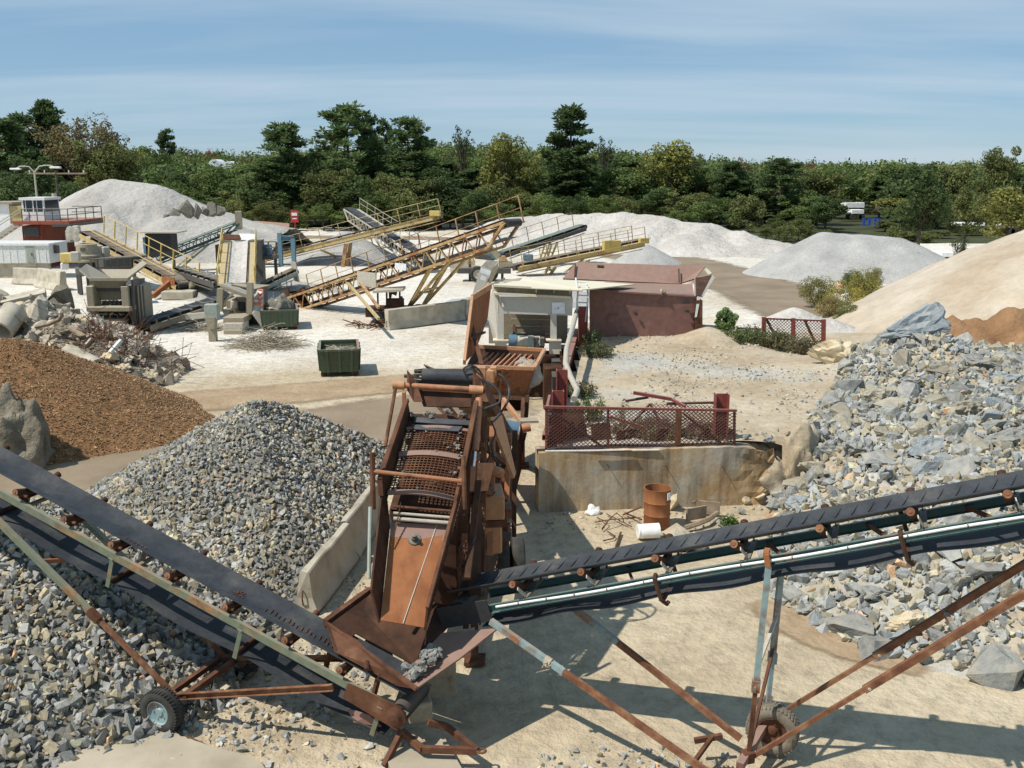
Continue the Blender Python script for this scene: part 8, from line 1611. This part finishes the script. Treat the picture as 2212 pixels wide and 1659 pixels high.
tangle('scrap_wire', 'small grey tangle of wire left of the junction box', 'scrap', G(435, 712), 1.3, .8, .35, 130, .013, 'khaki_steel')
tangle('scrap_wire', 'low bundle of scrap rods in front of the wheeled carriage', 'scrap', G(805, 705), 1.0, .5, .2, 40, .025, 'rust')
# red sign and pink panel along the wood edge
sg = thing('road_sign', 'small red sign with white panel on a red post at the wood edge', 'sign', tuple(G(637, 500))); q = W(637, 476, 128)
m = MB(); m.tube((q.x, 128, 0), (q.x, 128, q.z + .8), .08, 6); m.build('sign_post', 'sign_red', sg); m = MB(); m.box((q.x, 127.9, q.z + .5), .95, .06, 1.5); bd_ = m.build('sign_board', 'sign_red', sg)
m = MB(); m.box((q.x, 127.85, q.z + .78), .7, .03, .38); m.build('sign_panel', 'sign_white', bd_); m = MB(); m.box((q.x, 127.85, q.z + .22), .55, .03, .14); m.build('sign_panel', 'sign_white', bd_)
m = MB(); m.plate([W(550, 477, 124), W(625, 483, 124), W(624, 500, 124), W(552, 494, 124)], .25); tag(m.build('hoarding', 'pink_panel'), 'long faded pink hoarding standing at the wood edge', 'hoarding')
m = MB(); m.plate([W(1793, 515, 100), W(1800, 515, 100), W(1800, 520, 100), W(1793, 520, 100)], .1)
# left: concrete barriers, blocks and pipes by the demolition rubble
barrier('concrete_barrier', 'tilted pale concrete barrier below the trailer, left of a pair', G(33, 612, 0.0), G(84, 614, 0.0), h=1.15, base=.8, tw=.35, lean=.1)
barrier('concrete_barrier', 'pale concrete barrier below the trailer, right of a pair', G(86, 618, 0.0), G(136, 628, 0.0), h=1.3, base=.9, tw=.4, lean=.1)
for i, (x, y, Y_, r_, mt, lab, sq) in enumerate([(132, 648, 47, 1.15, 'soil_lump', 'tall brown upright slab of soil beside the rubble', (.62, .6, 1.25)), (108, 640, 47.5, .85, 'concrete', 'dark grey concrete chunk behind the upright brown slab', (.9, .7, .9)), (76, 690, 42.5, .95, 'concrete', 'big upright block of broken concrete on the rubble', (.8, .7, 1.3)), (22, 690, 42, .85, 'concrete', 'broken concrete chunk at the left edge of the rubble', (.7, .8, 1.2)), (42, 668, 44, .55, 'boulder_cream', 'rounded pale concrete lump atop the rubble', (1, 1, 1)), (95, 725, 40.6, .42, 'boulder_cream', 'pale concrete piece beside the wood chip crest', (.7, .8, 1.1)), (118, 742, 39.6, .42, 'boulder_cream', 'smooth pale stone at the top of the chip slope', (1.2, .8, .7)), (235, 775, 37.3, .50, 'boulder_cream', 'white rounded concrete lump at the foot of the rubble', (1.1, .9, .8)), (265, 796, 37.0, .36, 'boulder_cream', 'pale round stone at the front of the rubble', (1.1, .9, .8)), (326, 810, 36.6, .26, 'boulder_cream', 'lone pale stone right of the rubble heap', (1, 1, .8)), (205, 818, 35.6, .28, 'boulder_cream', 'small pale stone below the concrete pipe', (1.1, .9, .7))]):
    p = W(x, y, Y_); rock('concrete_chunk', lab, 'concrete', p, r_, mt, i * 3 + 2, (rnd.uniform(-.15, .15), rnd.uniform(-.15, .15), rnd.uniform(0, 3)), None, sq)
m = MB(); a_, b_ = W(146, 768, 36.9), W(208, 800, 36.2); d_ = (b_ - a_).normalized(); m.lathe(a_, d_, [(0, .36), (0, .46), ((b_ - a_).length, .46), ((b_ - a_).length, .36), (0, .36)], 20); tag(m.build('concrete_pipe', 'concrete', smooth=True), 'broken length of concrete pipe lying before the rubble', 'pipe')
m = MB(); a_, b_ = W(2, 715, 40.5), W(32, 672, 41.5); d_ = (b_ - a_).normalized(); m.lathe(a_, d_, [(0, .40), (0, .52), ((b_ - a_).length, .52), ((b_ - a_).length, .40), (0, .40)], 18); tag(m.build('concrete_pipe', 'concrete', smooth=True), 'pale concrete pipe leaning at the left edge of the rubble', 'pipe')
m = MB(); m.pipe([W(78, 706, 40.2), W(105, 700, 40), W(128, 690, 39.8), W(134, 682, 39.8), W(132, 676, 39.8)], .09, 7); tag(m.build('bent_pipe', 'weathered_wood', smooth=True), 'bent rusty tan pipe lying across the rubble', 'pipe')
m = MB(); m.beam(W(150, 705, 39.5), W(180, 727, 38.6), .22, .10); tag(m.build('plank', 'weathered_wood'), 'short plank sticking out of the tangled rods', 'plank')
m = MB(); m.beam(W(238, 762, 37.2), W(262, 735, 37.6), .18, .12); tag(m.build('plank', 'off_white'), 'pale board leaning on the white concrete lump', 'plank')
m = MB(); m.box(W(40, 645, 45.5), 2.4, .8, .25, rot=Euler((.2, -.2, .4)).to_matrix()); tag(m.build('concrete_slab', 'concrete'), 'tilted thin concrete slab on top of the rubble', 'concrete')
# drum, bucket and scrap before the retaining wall
dp = G(1418, 1135); dr_ = thing('steel_drum', 'rusty open steel drum in front of the retaining wall', 'drum', tuple(dp)); r_ = .30; h_ = .92
m = MB(); prof = [(0, r_ * .97), (.03, r_), (.28, r_), (.30, r_ * 1.05), (.33, r_), (.58, r_), (.60, r_ * 1.05), (.63, r_), (h_ - .03, r_), (h_, r_ * 1.04), (h_, r_ * .97), (h_ - .05, r_ * .96), (.03, r_ * .95), (.03, 0)]; m.lathe(dp, (0, 0, 1), prof, 32); db = m.build('drum_body', 'orange_rust', dr_, smooth=True)
m = MB(); m.box(dp + V(.225, -.235, .78), .10, .01, .17, .76); m.build('label_patch', 'sheet_white', db)
a_, b_ = G(1377, 1148, .17), G(1423, 1146, .17); m = MB(); d_ = (b_ - a_).normalized(); m.lathe(a_, d_, [(0, 0), (0, .15), (.015, .165), (.06, .155), (.08, .165), ((b_ - a_).length - .02, .17), ((b_ - a_).length, .175), ((b_ - a_).length, .15), (.1, .145)], 24); tag(m.build('bucket', 'white_plastic', smooth=True), 'white plastic bucket lying on its side by the drum', 'bucket')
m = MB(); q = [G(1430, 1150, .02), G(1462, 1130, .25), G(1492, 1152, .12), G(1488, 1172, .02), G(1452, 1175, .02)]; m.plate(q, .03); tag(m.build('rubber_sheet', 'ramp_dirt'), 'dusty torn sheet lying beside the white bucket', 'sheet')
m = MB(); m.pipe([G(1478, 1183, .06), G(1495, 1176, .1), G(1512, 1182, .1), G(1525, 1192, .05)], .12, 8); tag(m.build('rubber_scrap', 'chevron_grey', smooth=True), 'curled piece of dark belt rubber behind the right conveyor', 'rubber')
m = MB(); m.plate([G(1428, 1184, .03), G(1470, 1180, .06), G(1495, 1186, .05), G(1450, 1190, .02)], .03); tag(m.build('rubber_scrap', 'chevron_grey'), 'flat strip of dark belt rubber on the sand', 'rubber')
m = MB(); m.box(G(1505, 1110, .18) + V(0, .05, 0), .55, .05, .3, .45); m.box(G(1532, 1096, .2), .5, .05, .3, -.3); tag(m.build('crate_boards', 'weathered_wood'), 'broken wooden crate boards behind the drum', 'boards')
m = MB(); m.pipe([G(1480, 1140, .08), G(1505, 1132, .12), G(1530, 1122, .14), G(1550, 1108, .12)], .06, 6); tag(m.build('driftwood', 'weathered_wood', smooth=True), 'knotted grey branch lying right of the drum', 'branch')
m = MB(); m.tube(G(1326, 1195, .03), G(1341, 1150, .03), .025, 6); tag(m.build('steel_rod', 'rust'), 'straight rusty rod lying on the sand left of the bucket', 'rod')
m = MB(); m.pipe([G(1303, 1168, .03), G(1325, 1163, .03), G(1329, 1158, .03), G(1312, 1148, .03)], .016, 5); tag(m.build('steel_rod', 'rust'), 'short hooked rusty rod lying on the sand', 'rod')
sr = [([(1285, 1128), (1320, 1122), (1355, 1120), (1378, 1118)], 0.04, 'bowed rusty rod in the scrap left of the drum'), ([(1300, 1142), (1318, 1120), (1332, 1108), (1345, 1118), (1348, 1130)], .25, 'arched rusty rod in the scrap left of the drum'), ([(1310, 1110), (1340, 1125), (1365, 1138)], .06, 'thin rusty rod lying crosswise left of the drum'), ([(1345, 1112), (1385, 1095)], .2, 'heavy rusty bar leaning on the drum'), ([(1350, 1108), (1386, 1122)], .1, 'rusty angle iron at the foot of the drum'), ([(1290, 1118), (1312, 1128), (1300, 1145)], .04, 'bent wire at the left of the scrap rods')]
for pts_, z_, lab in sr:
    n_ = len(pts_); m = MB(); m.pipe([G(x, y, .03 + z_ * math.sin(math.pi * (i / max(1, n_ - 1)))) if n_ > 2 else G(x, y, .05 + z_ * i) for i, (x, y) in enumerate(pts_)], .022 if 'heavy' in lab or 'angle' in lab else .013, 5); tag(m.build('scrap_rod', 'rust'), lab, 'rod')
m = MB(); q = G(1290, 1105, .0); 
tag(lump('plaster_lump', 'crumbly white lump at the foot of the retaining wall', 'lump', G(1280, 1108), .18, .12, .16, 'white_plastic', 2, 3, .7), None)
tag(lump('plaster_lump', 'crumbly white lump right of the torn sheet', 'lump', G(1507, 1166), .16, .10, .14, 'white_plastic', 6, 3, .7), None)
# concrete slab by the wheel of the left conveyor
sl_ = gpoly([(80, 1690), (265, 1572), (330, 1540), (392, 1600), (560, 1650), (640, 1760), (40, 1790)]); m = MB(); m.plate([(x, y, .03) for x, y in sl_], .07); tag(m.build('concrete_slab', 'slab_concrete'), 'flat concrete slab under the wheel of the left conveyor', 'slab')
m = MB(); m.plate([G(830, 1632, .05), G(960, 1600, .05), G(1010, 1690, .05), G(860, 1710, .05)], .12); tag(m.build('concrete_slab', 'slab_concrete'), 'broken concrete slab under the hitch of the left conveyor', 'slab')
m = MB(); m.tube(G(400, 1588, .06), G(490, 1630, .05), .012, 5); tag(m.build('thin_rod', 'rust'), 'thin rusty rod lying beside the flat slab', 'rod')
rock('boulder', 'tan sandy boulder behind the axle of the left conveyor', 'boulder', G(430, 1490, .12), .42, 'boulder_cream', 4, (.1, .1, .4), None, (1.2, .8, .55))
m = MB(); m.lathe(G(214, 1085, 0), (0, 0, 1), [(0, .08), (.02, .10), (.30, .09), (.42, .04), (.50, .03), (.50, 0)], 12); tag(m.build('plastic_bottle', 'pale_green', smooth=True), 'pale plastic bottle standing at the left toe of the stone pile', 'bottle')
# red mesh gate and rails by the bend of the track
gt = thing('mesh_gate', 'red mesh gate with three posts left of the cream boulder', 'gate', tuple(W(1712, 745, 37.8)))
g0, g1, gh0, gh1 = W(1650, 738, 37.6), W(1779, 742, 38.2), W(1650, 688, 37.6), W(1779, 693, 38.2)
m = MB(); mesh_panel(m, g0, g1 - g0, gh0 - g0, (.14, .06), .008); o = m.build('wire_mesh', 'red_mesh', gt); o['kind'] = 'stuff'
for f_, dn in ((0, .2), (.49, .35), (1, .1)):
    m = MB(); m.beam(g0.lerp(g1, f_) - V(0, 0, dn), gh0.lerp(gh1, f_) + V(0, 0, .06), .14, .14, V(0, 1, 0)); m.build('post', 'red_paint', gt)
for f0, f1 in ((.04, .24), (.68, .86)):
    m = MB(); m.beam(gh0.lerp(gh1, f0), g0.lerp(g1, f1), .08, .08); m.build('diagonal_brace', 'rust', gt)
m = MB(); m.beam(gh0, gh1, .06, .06); m.build('top_rail', 'red_paint', gt)
ra = thing('pipe_gate', 'low rusty pipe gate left of the red mesh gate', 'gate', tuple(W(1615, 740, 37.6)))
for y in (709, 737):
    m = MB(); m.tube(W(1592, y, 37.4), W(1648, y + 2, 37.6), .04, 6); m.build('rail', 'rust', ra)
for x in (1592, 1616, 1647):
    m = MB(); m.tube(W(x, 738, 37.45), W(x, 705 if x != 1616 else 728, 37.45), .04, 6); m.build('upright', 'rust', ra)
m = MB(); m.tube(W(1612, 735, 37.45), W(1646, 710, 37.5), .035, 6); m.build('diagonal_brace', 'rust', ra)
# traffic drum
bp2 = G(1816, 632, 0); td = thing('traffic_drum', 'orange and white striped traffic drum among the weeds', 'traffic drum', tuple(bp2)); zz = 0.05
for i, (h0, h1, r0, r1, mt) in enumerate([(0, .07, .27, .26, 'black_steel'), (.07, .22, .22, .215, 'hazard_orange'), (.22, .35, .215, .21, 'sign_white'), (.35, .49, .21, .20, 'hazard_orange'), (.49, .61, .20, .195, 'sign_white'), (.61, .73, .195, .18, 'hazard_orange')]):
    m = MB(); m.lathe(bp2, (0, 0, 1), [(h0, 0), (h0, r0), (h1, r1), (h1, 0)], 18); m.build('stripe' if i else 'rubber_base', mt, td, smooth=True)
# far vehicles and sheds glimpsed through the trees
def truck(label, x, y, Y, wpx, hpx, mat, cab=True, cat='truck', name='parked_truck'):
    k = Y / FPX; w = wpx * k; h = hpx * k; p = W(x, y, Y); zb = gh(p.x, Y); o = thing(name, label, cat, (p.x, Y, zb)); zc = p.z
    m = MB(); m.box((p.x, Y, zc), w, 2.5, h); m.build('cargo_box', mat, o, bevel=.05)
    m = MB(); m.box((p.x, Y, zc - h / 2 - .25), w, 1.2, .3); m.build('chassis', 'black_steel', o)
    if cab:
        m = MB(); m.box((p.x - w / 2 - 1.0, Y, zc - h * .1), 1.8, 2.3, h * .8); cb_ = m.build('cab', mat, o, bevel=.2); m = MB(); m.box((p.x - w / 2 - 1.2, Y - 1.16, zc + h * .1), .9, .04, h * .3); m.build('window', 'glass_dark', cb_)
    for sx_ in (-.36, .1, .36):
        m = MB(); m.tube((p.x + sx_ * w, Y - 1.2, zc - h / 2 - .5), (p.x + sx_ * w, Y + 1.2, zc - h / 2 - .5), .5, 12); m.build('wheel', 'tyre', o)
    return o
truck('white truck with long box glimpsed among the right-hand trees', 1842, 443, 172, 40, 11, 'white_plastic'); truck('second white truck parked in front of the long-boxed one', 1848, 457, 166, 26, 9, 'white_plastic'); truck('white van right of the parked trucks among the trees', 1905, 445, 174, 16, 8, 'white_plastic', False, 'van', 'parked_van')
bt = truck('blue flatbed trailer with upright stakes among the trees', 1883, 492, 152, 38, 8, 'cobalt', False, 'trailer', 'flatbed_trailer')
for x in (1866, 1878, 1890, 1898):
    m = MB(); m.box(W(x, 482, 151.5), .35, .3, 1.5); m.build('stake', 'cobalt', bt)
truck('long white trailer behind the crest of the tan sand slope', 2090, 484, 128, 56, 7, 'white_plastic', False, 'trailer', 'box_trailer'); truck('white trailer at the far right behind the sand slope', 2172, 487, 128, 34, 7, 'white_plastic', False, 'trailer', 'box_trailer'); truck('low white vehicle between the dark tree and the sand slope', 2040, 548, 92, 36, 10, 'white_plastic', False, 'van', 'parked_van'); truck('small white box above the flat-topped gravel heap', 1826, 520, 90, 14, 12, 'off_white', False, 'box', 'storage_box')
for x, y, Y_, w_, h_, lab in ((320, 363, 255, 36, 6, 'low white warehouse roof among the trees on the left'), (470, 358, 300, 26, 12, 'white domed shed glimpsed through the left trees'), (500, 360, 300, 22, 9, 'white flat-roofed shed right of the domed shed'), (526, 367, 290, 22, 10, 'white shed farthest right in the gap of the wood')):
    k = Y_ / FPX; p = W(x, y, Y_); o = thing('warehouse', lab, 'building', (p.x, Y_, gh(p.x, Y_))); m = MB(); m.box((p.x, Y_, p.z - h_ * k * .3), w_ * k, 6, h_ * k * 1.4); m.build('wall', 'white_plastic', o)
    m = MB()
    if 'domed' in lab: m.tube((p.x, Y_ - 3.2, p.z), (p.x, Y_ + 3.2, p.z), w_ * k * .5, 18)
    else: m.box((p.x, Y_, p.z + h_ * k * .45), w_ * k * 1.04, 6.6, .3)
    m.build('roof', 'sheet_white', o)
# ------------------------------------------------------------------ weeds and bushes
def weed(name, label, cat, p, h, r, n, base, mat='leaves', thin=.012, lean=.35, leaf=.05, group=None):
    rng = random.Random(hash(label) % 9999 if False else len(label) * 37 + int(abs(p[0]) * 13)); vs, fs, cs = [], [], []; k = 0; parts = []
    o = thing(name, label, cat, tuple(p), group); m = MB(); tips = []
    for i in range(n):
        a = rng.uniform(0, 6.28); q = rng.random() ** .5 * r; b = V(math.cos(a) * q, math.sin(a) * q, 0); hh = h * rng.uniform(.55, 1.0) * (1 - .35 * q / max(r, .01)); tdir = V(math.cos(a), math.sin(a), 0) * lean * hh * rng.uniform(.3, 1)
        m.add([b + V(-thin, 0, 0), b + V(thin, 0, 0), b + V(0, thin * 1.6, 0), b + tdir * .4 + V(0, 0, hh * .6), b + tdir + V(0, 0, hh)], [(0, 1, 3), (1, 2, 3), (2, 0, 3), (0, 3, 4), (1, 3, 4)][:3]); m.tube(b + tdir * .38 + V(0, 0, hh * .55), b + tdir + V(0, 0, hh), thin * .7, 4, thin * .2)
        for t in np.linspace(.2, 1, 9): tips.append(tuple(b + tdir * t * t + V(0, 0, hh * t)))
    for i, v in enumerate(m.v): m.v[i] = tuple(Vector(v) + Vector(p))
    st = m.build('stems', 'bark', o); st['kind'] = 'stuff'
    c = np.array(tips); c = np.repeat(c, 3, 0) + nrs.normal(size=(len(c) * 3, 3)) * leaf * .9; nn = unit(len(c)); nn[:, 2] = np.abs(nn[:, 2]) + .3; nn /= np.linalg.norm(nn, axis=1)[:, None]
    c[:, 2] = np.maximum(c[:, 2], .02); v, f, cc = leaf_arrays(c, nn, leaf * (.5 + nrs.rand(len(c))), leaf_cols(len(c), base), .35); fo = link('foliage', np_mesh('foliage', v, f, 'leaves', cc), o); fo['kind'] = 'stuff'
    return o
def bush(label, x, y, Y, wpx, hpx, kind_base, zg=None, cat='bush', group=None):
    p = W(x, y, Y)
    if zg is not None: p = G(x, y + hpx * .5, 0)
    Y = p.y; k = Y / FPX * (1.5 if zg is not None else 1); z = surf_z(p.x, p.y) if zg is None else zg; nrs.seed(int(x)); w = wpx * k; h = hpx * k; o = thing('bush', label, cat, (p.x, p.y, z), group); n = 26
    cs = unit(n) * (.5 + .5 * nrs.rand(n, 1)) * np.array([w * .42, w * .35, h * .42]) + np.array([0, 0, h * .5]); rs = np.full(n, min(w, h) * .22) * (.7 + .6 * nrs.rand(n)); v, f, c = blob_leaves(cs, rs, 300, max(.03, .017 * h), np.array(kind_base) * 1.45); v[:, 2] = np.maximum(v[:, 2], 0); link('foliage', np_mesh('foliage', v, f, 'leaves', c), o)
    m = MB()
    for i in range(7): m.tube(Vector((p.x, p.y, z)), Vector(cs[i]) + Vector((p.x, p.y, z)), .02 * h, 5, .006 * h)
    m.build('stems', 'bark', o); return o
for a in [('olive weed clump at the left of the roadside bushes', 1765, 640, 53.5, 62, 52, (.20, .19, .07)), ('rounded dark green bush right of the traffic drum', 1842, 618, 56, 40, 40, (.075, .10, .035)), ('yellow-flowering weed clump in the middle of the roadside bushes', 1822, 655, 50, 60, 50, (.27, .235, .06)), ('yellow-green weed clump against the tan sand slope', 1870, 640, 52, 66, 62, (.26, .24, .07)), ('dark olive weed clump at the foot of the sand slope', 1835, 685, 46.5, 56, 36, (.15, .16, .06)), ('dry brownish weed clump by the small sand heap', 1790, 672, 48, 44, 34, (.22, .18, .08)), ('tuft of grey weeds above the yellow clump', 1885, 612, 55, 26, 36, (.17, .16, .08))]:
    bush(a[0], a[1], a[2], a[3], a[4], a[5], a[6], 0, 'weeds', 'roadside weeds and bushes')
bush('feathery green weed bush beside the brown hopper post', 1568, 708, 37.4, 46, 62, (.115, .17, .055), cat='weeds')
for i, (x, y, Y_, h_, r_, n_, bs, lab) in enumerate([(1275, 700, 34.8, .9, .35, 26, (.10, .13, .05), 'green weed growing at the foot of the ladder'), (1290, 725, 33.4, .55, .5, 30, (.12, .13, .06), 'low weeds at the left end of the brown hopper'), (1275, 850, 25.6, .8, .3, 16, (.12, .17, .05), 'spiky green weed right of the white guard pipe'), (1345, 850, 25.4, .75, .05, 3, (.16, .14, .08), 'single dry stalk behind the mesh cage'), (1256, 790, 28, .5, .4, 20, (.14, .13, .07), 'dry weeds beside the middle of the guard pipe'), (1640, 755, 36.2, .8, .9, 60, (.11, .12, .05), 'straggly green weeds under the pipe gate'), (1700, 760, 35.6, .8, .8, 60, (.13, .12, .06), 'straggly weeds under the red mesh gate'), (1600, 750, 36.0, .6, .7, 46, (.10, .13, .05), 'green weeds at the foot of the feathery bush'), (1745, 770, 34.8, .55, .7, 40, (.14, .12, .06), 'dry weeds left of the cream boulder'), (1575, 1120, 21.6, .22, .16, 14, (.12, .18, .05), 'small green weed at the foot of the retaining wall'), (1400, 945, 24.3, .28, .9, 80, (.17, .15, .08), 'dry grass growing through the bottom of the mesh cage'), (1520, 950, 24.2, .26, .7, 60, (.17, .15, .09), 'dry grass at the right end of the mesh cage')]):
    p = W(x, y, Y_); weed('weed', lab, 'weeds', (p.x, p.y, surf_z(p.x, p.y)), h_, r_, int(n_ * 1.5), tuple(c * 1.35 for c in bs))

# ------------------------------------------------------------------ labels: tell look-alikes apart by their order across the view
ORD = ['leftmost', 'second from left', 'third from left', 'fourth from left', 'fifth from left', 'sixth from left', 'seventh from left', 'eighth from left', 'ninth from left', 'tenth from left', 'eleventh from left', 'twelfth from left', 'thirteenth from left', 'fourteenth from left', 'fifteenth from left', 'sixteenth from left']
same = {}
bpy.context.view_layer.update()
for o in sc.objects:
    if o.parent is None and 'label' in o and o.get('group') in ('trees of the wood', 'undergrowth along the wood edge', 'large rocks of the rubble slope', 'broken concrete in the rubble heap', 'roadside weeds and bushes'):
        same.setdefault(o['label'], []).append(o)
for lab, L in same.items():
    if 1 < len(L) <= 16:
        L.sort(key=lambda o: px_of(o.matrix_world.translation)[0])
        for i, o in enumerate(L):
            w = lab.split(); od = ORD[i] if i < len(L) - 1 else 'rightmost'
            o['label'] = ' '.join((lab + ', ' + od + ' of these').split()[:16]) if len(w) <= 11 else lab + ', ' + od if len(w) + len(od.split()) <= 16 else ' '.join(w[:16 - len(od.split())]) + ', ' + od
